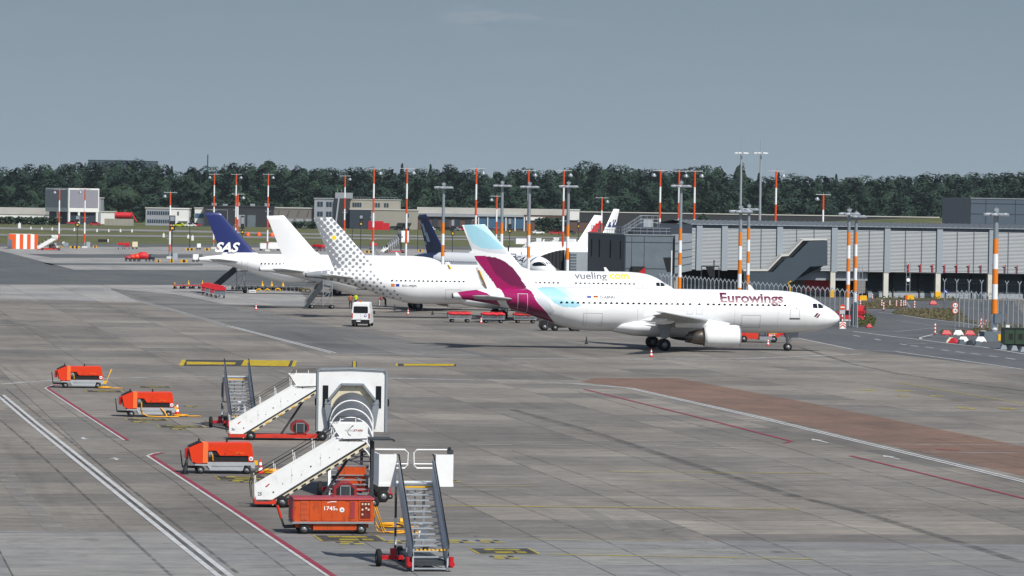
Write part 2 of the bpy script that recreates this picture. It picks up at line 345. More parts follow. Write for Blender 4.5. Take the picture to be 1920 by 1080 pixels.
def worn(m, keep=0.75, scale=0.5):
    """lets the ground show through a marking where it has worn off"""
    n = m.node_tree; o = n.nodes['Material Output']; p = n.nodes['Principled BSDF']; t = n.nodes.new('ShaderNodeBsdfTransparent'); x = n.nodes.new('ShaderNodeMixShader')
    tc_ = n.nodes.new('ShaderNodeTexCoord'); no = n.nodes.new('ShaderNodeTexNoise'); no.inputs['Scale'].default_value = scale; no.inputs['Detail'].default_value = 8; no.inputs['Roughness'].default_value = .75
    r = n.nodes.new('ShaderNodeValToRGB'); r.color_ramp.elements[0].position = .36; r.color_ramp.elements[1].position = .66; r.color_ramp.elements[0].color = (max(0, keep-.45),)*3+(1,); r.color_ramp.elements[1].color = (min(1, keep+.2),)*3+(1,)
    n.links.new(tc_.outputs['Object'], no.inputs['Vector']); n.links.new(no.outputs[0], r.inputs[0]); n.links.new(r.outputs[0], x.inputs[0]); n.links.new(t.outputs[0], x.inputs[1]); n.links.new(p.outputs[0], x.inputs[2]); n.links.new(x.outputs[0], o.inputs[0])
worn(MG['pale'], .5, .3); worn(MG['tar'], .40, .5); worn(MG['white_worn'], .85, .5); worn(MG['yellow'], .72, 1.0); worn(MG['dark'], .8, .8); worn(MG['red'], 1.05, .8); worn(MG['white'], 1.15, .8); worn(MG['yellow_strong'], .9, .8)
def sheet(name, polys, z, m):
    b = MB()
    for p in polys: b.add([(q[0], q[1], z) for q in p], [tuple(range(len(p)))])
    o = b.build(name, m, fix=False)
    me = o.data
    bm = bmesh.new(); bm.from_mesh(me); bmesh.ops.triangulate(bm, faces=bm.faces)
    for f in bm.faces:
        if f.normal.z < 0: f.normal_flip()
    bm.to_mesh(me); bm.free(); return struct(o)
def pxp(poly): return [G(x, y) for x, y in poly]
def strip(path, wd):                      # ground ribbon of width wd (m) along points already on the ground
    pts = [Vector((p[0], p[1])) for p in path]; out = []
    L_, R_ = [], []
    for i, p in enumerate(pts):
        d = pts[min(i+1, len(pts)-1)] - pts[max(i-1, 0)]; d.normalize(); nrm = Vector((-d.y, d.x)) * wd / 2
        L_.append(p + nrm); R_.append(p - nrm)
    return [[L_[i], L_[i+1], R_[i+1], R_[i]] for i in range(len(pts)-1)]
def line(path, wd, off=0.0):
    g = [G(x, y) for x, y in path]
    if off:
        o = []
        for i, p in enumerate(g):
            d = (g[min(i+1, len(g)-1)] - g[max(i-1, 0)]); d.normalize(); o.append(p + Vector((-d.y, d.x, 0)) * off)
        g = o
    return strip(g, wd)

b = MB(); b.add([(-6000, -300, 0), (6000, -300, 0), (6000, 9000, 0), (-6000, 9000, 0)], [(0, 1, 2, 3)])
struct(b.build('ground', MG['grass'], loc=(0, 0, -0.03)))
ap = [(-140, 60), (140, 60), (160, 500), (230, 900)] 
far_edge = [G(1500, 480), G(1100, 470), G(400, 461.5), G(-400, 452)]
sheet('apron', [[Vector(p) for p in ap] + far_edge], 0.0, MG['conc'])
sheet('new_concrete', [pxp([(-900, 985), (545, 1001), (960, 1010), (1920, 1021), (2700, 1030), (2700, 1400), (-900, 1400)])], 0.004, MG['conc_new'])
sheet('red_concrete', [pxp([(1115, 709), (1270, 709), (1500, 752), (1920, 837), (2200, 895), (2200, 958), (1920, 893), (1610, 822), (1410, 775), (1180, 727), (1090, 716)])], 0.006, MG['conc_red'])
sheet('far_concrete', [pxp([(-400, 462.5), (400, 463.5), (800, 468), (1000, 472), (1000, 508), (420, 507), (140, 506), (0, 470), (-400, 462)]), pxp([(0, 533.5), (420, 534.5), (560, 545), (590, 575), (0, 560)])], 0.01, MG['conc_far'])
sheet('taxiway', [pxp([(-600, 452), (0, 470), (140, 506), (420, 507), (900, 512), (900, 543), (420, 534), (0, 533), (-900, 531)]), pxp([(50, 476.5), (380, 477), (380, 483.5), (100, 483.5)]), pxp([(80, 493.5), (380, 494.5), (380, 498), (95, 497)]),
      pxp([(-400, 452.5), (0, 456.7), (400, 458), (1100, 464.5), (1100, 470), (400, 462.5), (0, 462), (-400, 457.5)])], 0.02, MG['asphalt'])
sheet('service_road', [pxp([(1250, 613), (1500, 634), (1600, 655), (1920, 692.5), (2300, 738), (2300, 640), (1960, 612), (1920, 590), (1900, 565), (1600, 552), (1250, 560)])], 0.01, MG['road'])
sheet('stand_asphalt', [pxp([(205, 541), (330, 552), (560, 598), (640, 616), (900, 662), (960, 676), (625, 662.5), (430, 613), (260, 566)])], 0.012, MG['conc_dk'])
sheet('runway', [pxp([(-600, 430), (0, 438.8), (300, 441.2), (700, 446), (1200, 450.5), (1200, 453), (700, 449), (300, 444.4), (0, 442), (-600, 434)]),
                 pxp([(-600, 417), (0, 426.3), (300, 431.0), (700, 440.2), (1150, 445.5), (1150, 448), (700, 443.5), (300, 434.6), (0, 430), (-600, 421)])], 0.05, MG['runway'])
# weedy islands beside the service road
isl = [pxp([(1612, 567), (1690, 567), (1698, 572), (1690, 579), (1615, 579)]),
       pxp([(1680, 583), (1702, 581), (1750, 580), (1785, 580), (1799, 582), (1817, 600), (1838, 609), (1792, 603.5), (1730, 596), (1672, 588)]),
       pxp([(1838, 612), (1860, 604), (1920, 611), (1990, 618), (1990, 640), (1875, 630), (1768, 628), (1762, 621.5), (1815, 621)]),
       pxp([(1604, 596), (1628, 592), (1643, 600), (1640, 612), (1612, 613)]),
       pxp([(1640, 555), (1799, 556), (1799, 563), (1640, 564)])]
sheet('verge', isl, 0.06, MG['weeds'])
# painted markings
W2 = [(0, 741), (60, 791.5), (430, 1088)]
wl = line(W2, 0.23, 0.22) + line(W2, 0.23, -0.22)
red1 = [(115, 721), (98, 722.5), (84, 728), (150, 772), (233, 826)]; red2 = [(300, 849), (287, 851), (276, 855), (440, 963), (640, 1098)]
wl += line(red1, 0.13) + line(red2, 0.15)
wl += line([(1160, 726), (1180, 728), (1410, 780), (1610, 828), (1920, 903), (2200, 972)], 0.22, 0.2) + line([(1160, 726), (1180, 728), (1410, 780), (1610, 828), (1920, 903), (2200, 972)], 0.22, -0.2)
wl += line([(430, 612), (520, 635), (625, 662)], 0.24, 0.24) + line([(430, 612), (520, 635), (625, 662)], 0.24, -0.24)
def arrow(cx, cy, dirn, ln):
    c = G(cx, cy); ax = Vector((-math.sin(YAW), math.cos(YAW), 0)) * dirn; px_ = Vector((ax.y, -ax.x, 0))
    P = lambda a, s: c + ax * a * ln + px_ * s
    return [[P(-.5, -.09), P(.1, -.09), P(.1, .09), P(-.5, .09)], [P(.1, -.36), P(.5, 0), P(.1, .36)]]
for a in ((157, 822.5, -1, 2.2), (217, 861, 1, 2.0), (1537, 827, 1, 4.2), (1671, 858, 1, 3.6)): wl += arrow(*a)
rl = [(1640, 620), (1600, 622)]
wl += line([(1646, 586), (1680, 589), (1730, 597), (1792.5, 604), (1840, 611)], 0.30) + line([(1726, 636), (1726, 633), (1757, 625.6)], 0.30)
wl += line([(1600, 621.5), (1680, 632), (1725, 637), (1786, 645), (1843, 651), (1920, 664), (2050, 683)], 0.30)
wl += line([(1497, 634.5), (1600, 655.5), (1680, 659.5), (1715, 664.5), (1792, 674.5), (1920, 693)], 0.30)
for a, c in (((1687, 645), (1700, 647)), ((1707, 648), (1721, 650)), ((1735, 651), (1750, 653)), ((1765, 656), (1779, 658)), ((1792, 659.5), (1808, 661.5)), ((1821, 663), (1838, 665)), ((1855, 667.5), (1871, 669.5)), ((1886, 671.5), (1903, 674)), ((1640, 636), (1652, 638)), ((1600, 629), (1612, 631))): wl += line([a, c], 0.30)
sheet('white_marking', wl, 0.022, MG['white'])
ww = line([(203, 541), (199, 544), (230, 557), (330, 583), (430, 612)], 0.26, 0.3) + line([(203, 541), (199, 544), (230, 557), (330, 583), (430, 612)], 0.26, -0.3)
ww += line([(300, 551), (380, 566), (480, 583), (565, 601)], 0.12)
ww += line([(720, 709), (960, 714), (1080, 720), (1160, 726)], 1.1) + line([(0, 721), (60, 716), (130, 712), (330, 706), (560, 708)], 0.9)
ww += line([(960, 672), (1200, 674), (1400, 672.5), (1620, 664)], 1.0) + line([(1180, 672), (1500, 681), (1810, 684)], 0.8)
ww += line([(660, 616), (960, 618)], 0.9) + line([(625, 662), (900, 666)], 0.7) + line([(1600, 623), (1680, 622), (1752, 615)], 0.3) + line([(1680, 601), (1752, 611)], 0.2)
ww += line([(1225, 836), (1270, 837)], 0.4) + line([(960, 833), (1230, 836)], 0.2) + line([(1650, 833), (1920, 835)], 0.3) + line([(1730, 848), (1920, 849.5)], 0.3)
ww += line([(760, 836), (960, 834)], 0.22) + line([(1340, 840), (1385, 840.5)], 0.3) + line([(760, 869), (960, 868)], 0.18)
ww += line([(100, 484), (104, 490), (135, 499)], 0.4) + line([(25, 470), (60, 485), (125, 508)], 0.35) + line([(1700, 644), (1737, 644)], 0.8)
ww += line([(1690, 565), (1770, 572)], 0.2) + line([(1610, 563), (1700, 567), (1706, 576)], 0.16)
sheet('worn_marking', ww, 0.018, MG['white_worn'])
rr = line(red1, 0.25, 0.19) + line(red2, 0.27, 0.21)
rr += line([(1095, 730), (1310, 783), (1485, 828), (1470, 831.5)], 0.26) + line([(1595, 855), (1920, 935), (2100, 980)], 0.26)
rr += line([(1755, 843), (1800, 845)], 0.5)
sheet('red_marking', rr, 0.026, MG['red'])
yy = line([(1680, 717), (1800, 737), (1920, 757.5), (2050, 779)], 0.22)
yy += line([(830, 948.5), (1500, 956)], 0.35) + line([(960, 1012), (1280, 1015)], 0.14) + line([(860, 912), (1010, 912)], 0.16) + line([(1140, 885), (1560, 888)], 0.3) + line([(1190, 901), (1320, 903)], 0.16)
yy += line([(1025, 1040), (1520, 1049)], 0.25) + line([(110, 524), (320, 526)], 0.5) + line([(640, 560), (900, 572)], 0.1)
# digits painted on the stands, seen almost edge-on
def glyphs(cx, cy, seq, hgt, gap=0.75):
    c = G(cx, cy); ux = Vector((math.cos(YAW), math.sin(YAW), 0)); uy = Vector((-math.sin(YAW), math.cos(YAW), 0)); o = []
    x = -len(seq)*gap/2
    for ch in seq:
        me = text_mesh(ch, 0.03); co = [v.co.copy() for v in me.vertices]
        for p in me.polygons: o.append([c + ux*(x + co[i].x*hgt*0.8) + uy*(co[i].y*hgt) for i in p.vertices])
        bpy.data.meshes.remove(me); x += gap
    return o
yy += glyphs(1682, 734, '56', 3.2, 2.6) + glyphs(1747, 744, '56', 2.6, 2.4) + glyphs(1880, 768, '55', 3.4, 3.0)
def plate(cx, cy, wd, ln, txt=None):      # yellow-edged black stand plate painted on the ground
    c = G(cx, cy); ux = Vector((math.cos(YAW), math.sin(YAW), 0)); uy = Vector((-math.sin(YAW), math.cos(YAW), 0))
    P = lambda a, q: c + ux*a + uy*q
    q = lambda a0, a1, b0, b1: [P(a0, b0), P(a1, b0), P(a1, b1), P(a0, b1)]
    dk = [q(-wd/2, wd/2, -ln/2, ln/2)]; e = 0.12
    y = [q(-wd/2-e, -wd/2, -ln/2, ln/2), q(wd/2, wd/2+e, -ln/2, ln/2), q(-wd/2, wd/2, -ln/2-e, -ln/2)]
    k = wd/5
    y += [q(-wd/2+.45, -wd/2+.45+k, ln*.12, ln*.4), q(-k*.55, k*1.6, ln*.1, ln*.32), q(-k*1.0, k*.6, -ln*.38, -ln*.12), q(k*.9, wd/2-.35, -ln*.34, -ln*.1)]
    return dk, y
dd = []
def small(cx, cy):
    c = G(cx, cy); ux = Vector((math.cos(YAW), math.sin(YAW), 0)); uy = Vector((-math.sin(YAW), math.cos(YAW), 0))
    q = lambda a0, a1, b0, b1: [c+ux*a0+uy*b0, c+ux*a1+uy*b0, c+ux*a1+uy*b1, c+ux*a0+uy*b1]
    yy.extend([q(-.32, .2, .15, .8), q(-.45, -.05, -.7, -.1), q(.15, .55, -.7, -.1)]); dd.extend([q(-.5, -.34, .15, .8), q(.22, .45, .15, .8), q(-.03, .13, -.7, -.1)])
for args in ((655, 1010, 2.5, 3.0), (945, 1034, 2.3, 2.6), (195, 734, 2.4, 2.4), (290, 726, 2.2, 2.0), (275, 787, 2.4, 2.2), (340, 800, 2.6, 2.4), (455, 897, 2.4, 2.6), (505, 886, 2.2, 2.4)):
    k, y = plate(*args); dd += k; yy += y
for p_ in ((655, 1019), (745, 1017), (860, 1016), (918, 1016), (945, 1046), (262, 792), (335, 805), (450, 903), (400, 791), (360, 763), (842, 903)): small(*p_)
sheet('yellow_marking', yy, 0.026, MG['yellow'])
sheet('dark_marking', dd, 0.020, MG['dark'])
ys = [pxp([(341, 675), (349, 675), (344, 686), (335, 686)]), pxp([(350, 678.5), (442, 680), (440, 684), (350, 684)]), pxp([(458, 675.5), (545, 676.5), (540, 687.5), (452, 686)]), pxp([(550, 677), (557, 677), (553, 688), (546, 688)])]
ys += [pxp([(742, 682), (746, 682), (746, 687), (742, 687)]), pxp([(757, 682.6), (853, 682.8), (850, 686.6), (757, 686.4)]), pxp([(662, 678), (667, 678), (667, 692), (662, 692)])]
sheet('stand_marking_yellow', ys, 0.030, MG['yellow_strong'])
sheet('stand_marking_black', [pxp([(348, 674.8), (552, 676.3), (548, 687.8), (343, 686.3)]), pxp([(744, 682.2), (855, 682.5), (855, 687), (744, 686.8)]), pxp([(660, 678), (669, 678), (669, 692), (660, 692)])], 0.024, MG['dark'])
tt = []
for pth, wd in (([(960, 768), (1100, 806), (1280, 865), (1500, 933), (1610, 960), (1790, 1015), (1920, 1056)], 0.55), ([(960, 770), (1100, 811), (1280, 869), (1500, 938)], 0.12), ([(1500, 652), (1600, 683), (1680, 700), (1800, 718), (1920, 733)], 0.5), ([(1085, 735), (1280, 790), (1460, 835), (1610, 880), (1920, 966)], 0.14),
                ([(960, 845), (1270, 953), (1410, 1003), (1600, 1082)], 0.09), ([(840, 898), (960, 943), (1105, 1001), (1280, 1082)], 0.09), ([(0, 685), (130, 770), (330, 905), (440, 995), (555, 1082)], 0.09),
                ([(0, 565), (150, 605), (330, 690), (480, 760), (560, 810)], 0.07), ([(300, 540), (640, 622), (1000, 720)], 0.06), ([(0, 787), (54, 833), (330, 1088)], 0.16), ([(12, 730), (75, 782), (445, 1075)], 0.16)): tt += line(pth, wd)
tt += line(W2, 0.22, 0.0)
sheet('tar_seam', tt, 0.016, MG['tar'])
sheet('pale_strip', line([(-200, 605.5), (0, 608.5), (250, 612), (425, 614)], 5.0) + line([(-200, 576), (300, 582), (480, 585)], 5.0) + line([(0, 875), (40, 930), (110, 1000)], 0.9) + line([(0, 592), (110, 633), (150, 660)], 0.8) + line([(960, 915), (1080, 945), (1180, 1000)], 0.8), 0.014, MG['pale'])

# ================================================================ wooded hill behind the airfield
TOPS = [(-500, 318), (0, 318), (40, 305), (100, 303), (160, 300), (230, 297), (290, 303), (330, 313), (390, 306), (420, 306), (480, 299), (520, 305), (620, 311), (700, 309), (760, 311), (830, 304), (880, 313), (920, 318), (960, 315), (1010, 315), (1060, 309), (1100, 302), (1140, 304), (1200, 309), (1240, 313), (1280, 309), (1340, 308), (1370, 325), (1420, 322), (1480, 322), (1560, 325), (1640, 325), (1700, 329), (1720, 320), (1800, 320), (1920, 317), (2500, 317)]
TX = [t[0] for t in TOPS]; TY = [t[1] for t in TOPS]
D0, D1, NR = 2150.0, 2700.0, 11
def fmat(name, c0, c1):
    m = bpy.data.materials.new(name); m.use_nodes = True; n = m.node_tree; b_ = n.nodes['Principled BSDF']; b_.inputs['Roughness'].default_value = 0.75; b_.inputs['Specular IOR Level'].default_value = 0.2
    at = n.nodes.new('ShaderNodeAttribute'); at.attribute_name = 'tint'
    rp = n.nodes.new('ShaderNodeValToRGB'); rp.color_ramp.elements[0].color = tuple(c0) + (1,); rp.color_ramp.elements[1].color = tuple(c1) + (1,)
    n.links.new(at.outputs['Fac'], rp.inputs[0]); n.links.new(rp.outputs[0], b_.inputs['Base Color']); return m
LEAF = fmat('forest foliage', (0.013, 0.031, 0.021), (0.036, 0.066, 0.036))
LEAF_NEAR = fmat('bush foliage', (0.030, 0.048, 0.018), (0.090, 0.100, 0.040))
LEAF_DARK = fmat('dark tree foliage', (0.016, 0.034, 0.022), (0.040, 0.066, 0.034))
BARK = mat('bark', '#3d3027', 0.9, var=0.3, scale=3)
rs = np.random.RandomState(5)
def crown_template(n, kind):
    """leaf clumps on and inside a unit crown (radius 1 across, height 0..1); returns centres, sizes, normals"""
    v = rs.normal(size=(n, 3)); v /= np.linalg.norm(v, axis=1)[:, None]
    if kind == 'cone':
        z = rs.rand(n)**1.25; r = (1-z)*0.95*np.sqrt(rs.rand(n)*0.7+0.3) + 0.04; a = rs.rand(n)*6.283
        c = np.stack([r*np.cos(a), r*np.sin(a), z], 1); c[:, 2] -= 0.1*r; v = np.stack([np.cos(a), np.sin(a), .5+0*a], 1) + v*.5
    else:
        k = 16; d = rs.normal(size=(k, 3)); d[:, 2] += .35; d /= np.linalg.norm(d, axis=1)[:, None]; amp = rs.uniform(.12, .34, k); pw = rs.uniform(7, 16, k)
        g = np.clip(v @ d.T, 0, 1); bump = (g**pw * amp).max(1); r = (.70 + bump) * np.where(rs.rand(n) < .25, rs.uniform(.7, .95, n), rs.uniform(.97, 1.04, n))
        c = np.stack([v[:, 0]*r, v[:, 1]*r, .48 + v[:, 2]*r*.52], 1); v = v + rs.normal(size=(n, 3))*.26 + np.array([0, 0, .25])
    v /= np.linalg.norm(v, axis=1)[:, None]
    return c, rs.uniform(.7, 1.3, n), v
def clump_quads(C, size, Nn):
    n = len(C); h = np.where(np.abs(Nn[:, 2:3]) < .9, np.array([[0, 0, 1.]]), np.array([[1., 0, 0]]))
    u = np.cross(h, Nn); u /= np.linalg.norm(u, axis=1)[:, None]; v = np.cross(Nn, u); a = rs.rand(n)*6.283
    u2 = u*np.cos(a)[:, None] + v*np.sin(a)[:, None]; v2 = -u*np.sin(a)[:, None] + v*np.cos(a)[:, None]
    s = size[:, None]/2; w_ = rs.uniform(.55, 1.1, (n, 1))
    return np.stack([C-u2*s-v2*s*w_, C+u2*s*.8-v2*s*w_*.7, C+u2*s+v2*s*w_, C-u2*s*.7+v2*s*w_*.9], 1).reshape(-1, 3)
def quads_mesh(name, verts, tint, m):
    n = len(verts)//4; me = bpy.data.meshes.new(name); me.vertices.add(n*4); me.vertices.foreach_set('co', verts.astype(np.float32).ravel())
    me.loops.add(n*4); me.loops.foreach_set('vertex_index', np.arange(n*4, dtype=np.int32)); me.polygons.add(n); me.polygons.foreach_set('loop_start', np.arange(0, n*4, 4, dtype=np.int32))
    a = me.attributes.new('tint', 'FLOAT', 'FACE'); a.data.foreach_set('value', tint.astype(np.float32)); me.materials.append(m); me.update(); me.validate(); return me
TPL = [crown_template(680, 'round') for _ in range(6)] + [crown_template(420, 'cone') for _ in range(2)]
V_, T_ = [], []
hx = np.linspace(-560, 560, 60)
def hill_z(x, D):
    X = 960 + x/D*F_PX; f = max(0.0, (D-D0)/(D1-D0)); f = min(f, 1)
    yt = 390 + (np.interp(X, TX, TY) - 390) * f**0.75
    return max(0.0, ZAT(X, yt, D) - 19) if f > 0 else 0.0
for k in range(NR):
    f = k/(NR-1); D = D0 + (D1-D0)*f
    x = -0.17*D
    while x < 0.17*D:
        x += rnd.uniform(7.0, 12.5); X = 960 + x/D*F_PX; d = D + rnd.uniform(-22, 22)
        yt = 392 + (np.interp(X, TX, TY) - 392) * f**0.72 + rnd.gauss(0, 1.3) - (rnd.uniform(2, 7) if rnd.random() < .12 else 0)
        zt = AT(X, yt, d).z; conif = rnd.random() < (0.22 if 1040 < X < 1350 else 0.15 if X > 1420 else 0.03)
        h = rnd.uniform(14, 21) * (1.1 if conif else 1); r = h * (rnd.uniform(.20, .27) if conif else rnd.uniform(.36, .52))
        c, s_, nn = TPL[rnd.randint(6, 7) if conif else rnd.randint(0, 5)]
        a = rnd.random()*6.28; ca, sa = math.cos(a), math.sin(a)
        P = np.stack([(c[:, 0]*ca-c[:, 1]*sa)*r + x, (c[:, 0]*sa+c[:, 1]*ca)*r + d, c[:, 2]*h*0.92 + zt - h*0.95], 1)
        V_.append(clump_quads(P, s_*(.95 if conif else 1.15), nn)); t0 = rnd.uniform(0.0, 0.62) * (0.6 if conif else 1)
        T_.append(np.clip(t0 + rs.uniform(-.07, .10, len(c)), 0, 1))
wood = link('woodland', quads_mesh('woodland', np.concatenate(V_), np.concatenate(T_), LEAF))
tag(wood, 'dense dark green wood along the whole horizon', 'wood', kind='stuff')
vs, fs = [], []; ds = np.linspace(D0-60, D1+200, 24); nx = len(hx)
for D in ds:
    for x in hx: vs.append((x, D, hill_z(x, D) - 0.2))
for j in range(len(ds)-1):
    for i in range(nx-1): fs.append((j*nx+i, j*nx+i+1, (j+1)*nx+i+1, (j+1)*nx+i))
struct(MB().add(vs, fs, 0, True).build('hill', mat('forest floor', (0.03, 0.04, 0.02), 0.95, var=0.4, scale=0.05)))
def tree(px, ytop, D, zb, r, label, kind='round', n=1500, leaf=1.0, m=None, trunk=True, cat='tree', name='broadleaf_tree', group=None, ybase=None):
    """a single tree: trunk with limbs, crown of leaf clumps; foot at depth D under pixel column px"""
    zt = ZAT(px, ytop, D); p = GX(px, D); base = Vector((p.x, D, zb)); h = zt - zb
    t = thing(name, label, cat, base, 0, group); c, s_, nn = crown_template(n, kind); lo = 0.22*h if trunk else 0.0
    P = np.stack([c[:, 0]*r, c[:, 1]*r, lo + c[:, 2]*(h-lo)*0.93], 1)
    link('crown', quads_mesh('crown', clump_quads(P, s_*leaf, nn), np.clip(rs.uniform(0, .6, n)+rs.uniform(-.1, .3, n), 0, 1), m or LEAF_DARK), t)
    if trunk:
        q = MB(); q.cyl((0, 0, -0.3), (0.1, 0, h*.55), 0.035*h*.7, 0.012*h, 8)
        for k in range(5):
            a = k*1.3; q.cyl((0, 0, h*(.28+.05*k)), (math.cos(a)*r*.5, math.sin(a)*r*.5, h*(.5+.06*k)), .012*h, .004*h, 6)
        q.build('trunk', BARK, t)
    return t
tree(228, 338, 2110, 1.0, 11.5, 'huge dark spreading tree standing before the red tank, between white buildings', n=2600, leaf=1.5, name='spreading_tree')
tree(1384, 299, 2660, 12.0, 5.2, 'tall narrow tree rising above the wood beside the thin light mast', n=1300, leaf=1.4, name='columnar_tree')
tree(1100, 384, 2080, 0.5, 4.2, 'lone dark tree standing behind the red and white aircraft tail', n=900, leaf=1.3)
tree(497, 296, 2690, 14.0, 7.5, 'broad tree crown highest on the skyline above the blue tail', n=1100, leaf=1.5)
tree(20, 398, 2050, 0.5, 3.4, 'round tree beside the low white hall at the left edge', n=700, leaf=1.2)
tree(1317, 399, 1750, 1.0, 2.6, 'bushy tree on the grass bank before the long dark roof', n=600, leaf=1.0)
# grass bank on the right, before the wood
bk = []
for X, yt in ((1500, 419), (1600, 415), (1700, 411), (1830, 409), (2000, 409), (2300, 410)):
    d = 1500; bk.append((GX(X, d).x, ZAT(X, yt, d)))
vs = []; 
for (x, z) in bk: vs += [(x*0.9, 1350, 0), (x, 1500, z), (x*1.08, 1620, z), (x*1.1, 1700, 0)]
fs = [(4*i+k, 4*i+4+k, 4*i+5+k, 4*i+1+k) for i in range(len(bk)-1) for k in range(3)]
struct(MB().add(vs, fs, 0, True).build('bank', MG['grass']))
# ================================================================ airliners
ZC = 3.77
TOPC = [(0, -.60), (.08, -.40), (.2, -.24), (.4, -.05), (.9, .33), (1.5, .66), (1.9, .90), (2.3, 1.16), (2.8, 1.42), (3.3, 1.63), (4.0, 1.83), (5.0, 1.98), (6.2, 2.06), (7, 2.07)]
BOTC = [(0, -.60), (.08, -.80), (.2, -.95), (.4, -1.10), (.9, -1.36), (1.5, -1.58), (2.5, -1.82), (3.5, -1.96), (5.0, -2.05), (6.2, -2.07)]
WIDC = [(0, .0), (.08, .22), (.2, .40), (.4, .60), (.9, .96), (1.5, 1.26), (2.5, 1.60), (3.5, 1.81), (5.0, 1.94), (6.2, 1.975)]
TOPT = [(13.0, 2.07), (9.5, 2.07), (7, 2.04), (5, 1.97), (3, 1.82), (1.2, 1.60), (0, 1.38)]      # by distance from the tail end
BOTT = [(13.2, -2.07), (12, -1.98), (10.5, -1.62), (9, -1.16), (7.5, -.66), (5.5, -.05), (3.5, .42), (1.5, .74), (0, .88)]
WIDT = [(12.5, 1.975), (10.5, 1.90), (8.5, 1.70), (6.5, 1.36), (4.5, .98), (2.5, .62), (1.0, .38), (0, .25)]
class Fus:
    def __init__(s, Ln):
        s.L = Ln
        def tab(a, t): 
            xs = [p[0] for p in a] + [Ln - p[0] for p in t]; ys = [p[1] for p in a] + [p[1] for p in t]; return np.array(xs), np.array(ys)
        s.top = tab(TOPC, TOPT); s.bot = tab(BOTC, BOTT); s.wid = tab(WIDC, WIDT)
    def prof(s, d): return np.interp(d, *s.top), np.interp(d, *s.bot), np.interp(d, *s.wid)
    def y(s, d, z):                         # half width at distance d behind the nose and height z (above fuselage axis)
        t, b, w_ = s.prof(d); c = (t+b)/2; h = (t-b)/2
        return w_*math.sqrt(max(0.0, 1-((z-c)/max(h, 1e-3))**2))
def inpoly(px, pz, poly):
    r = np.zeros(len(px), bool); n = len(poly)
    for i in range(n):
        x1, y1 = poly[i]; x2, y2 = poly[(i+1) % n]
        if y1 == y2: continue
        c = ((y1 > pz) != (y2 > pz)) & (px < (x2-x1)*(pz-y1)/(y2-y1)+x1); r ^= c
    return r
def smooth_poly(p, k=2):
    for _ in range(k):
        q = []
        for i in range(len(p)):
            a = p[i]; b_ = p[(i+1) % len(p)]
            q += [(a[0]*.75+b_[0]*.25, a[1]*.75+b_[1]*.25), (a[0]*.25+b_[0]*.75, a[1]*.25+b_[1]*.75)]
        p = q
    return p
def np_mesh(name, V, F, mi, mats, parent):
    n = len(F); me = bpy.data.meshes.new(name); me.vertices.add(len(V)); me.vertices.foreach_set('co', np.asarray(V, np.float32).ravel())
    me.loops.add(n*4); me.loops.foreach_set('vertex_index', np.asarray(F, np.int32).ravel()); me.polygons.add(n)
    me.polygons.foreach_set('loop_start', np.arange(0, n*4, 4, dtype=np.int32))
    for m_ in mats: me.materials.append(m_)
    me.polygons.foreach_set('material_index', np.asarray(mi, np.int32)); me.polygons.foreach_set('use_smooth', np.ones(n, bool)); me.update(); me.validate()
    return link(name, me, parent)
def airfoil(n):                             # closed section, chord 0 (leading edge) .. 1
    u = (1-np.cos(np.linspace(0, math.pi, n)))/2
    t = 5*(0.2969*np.sqrt(u)-0.1260*u-0.3516*u**2+0.2843*u**3-0.1036*u**4); return u, t
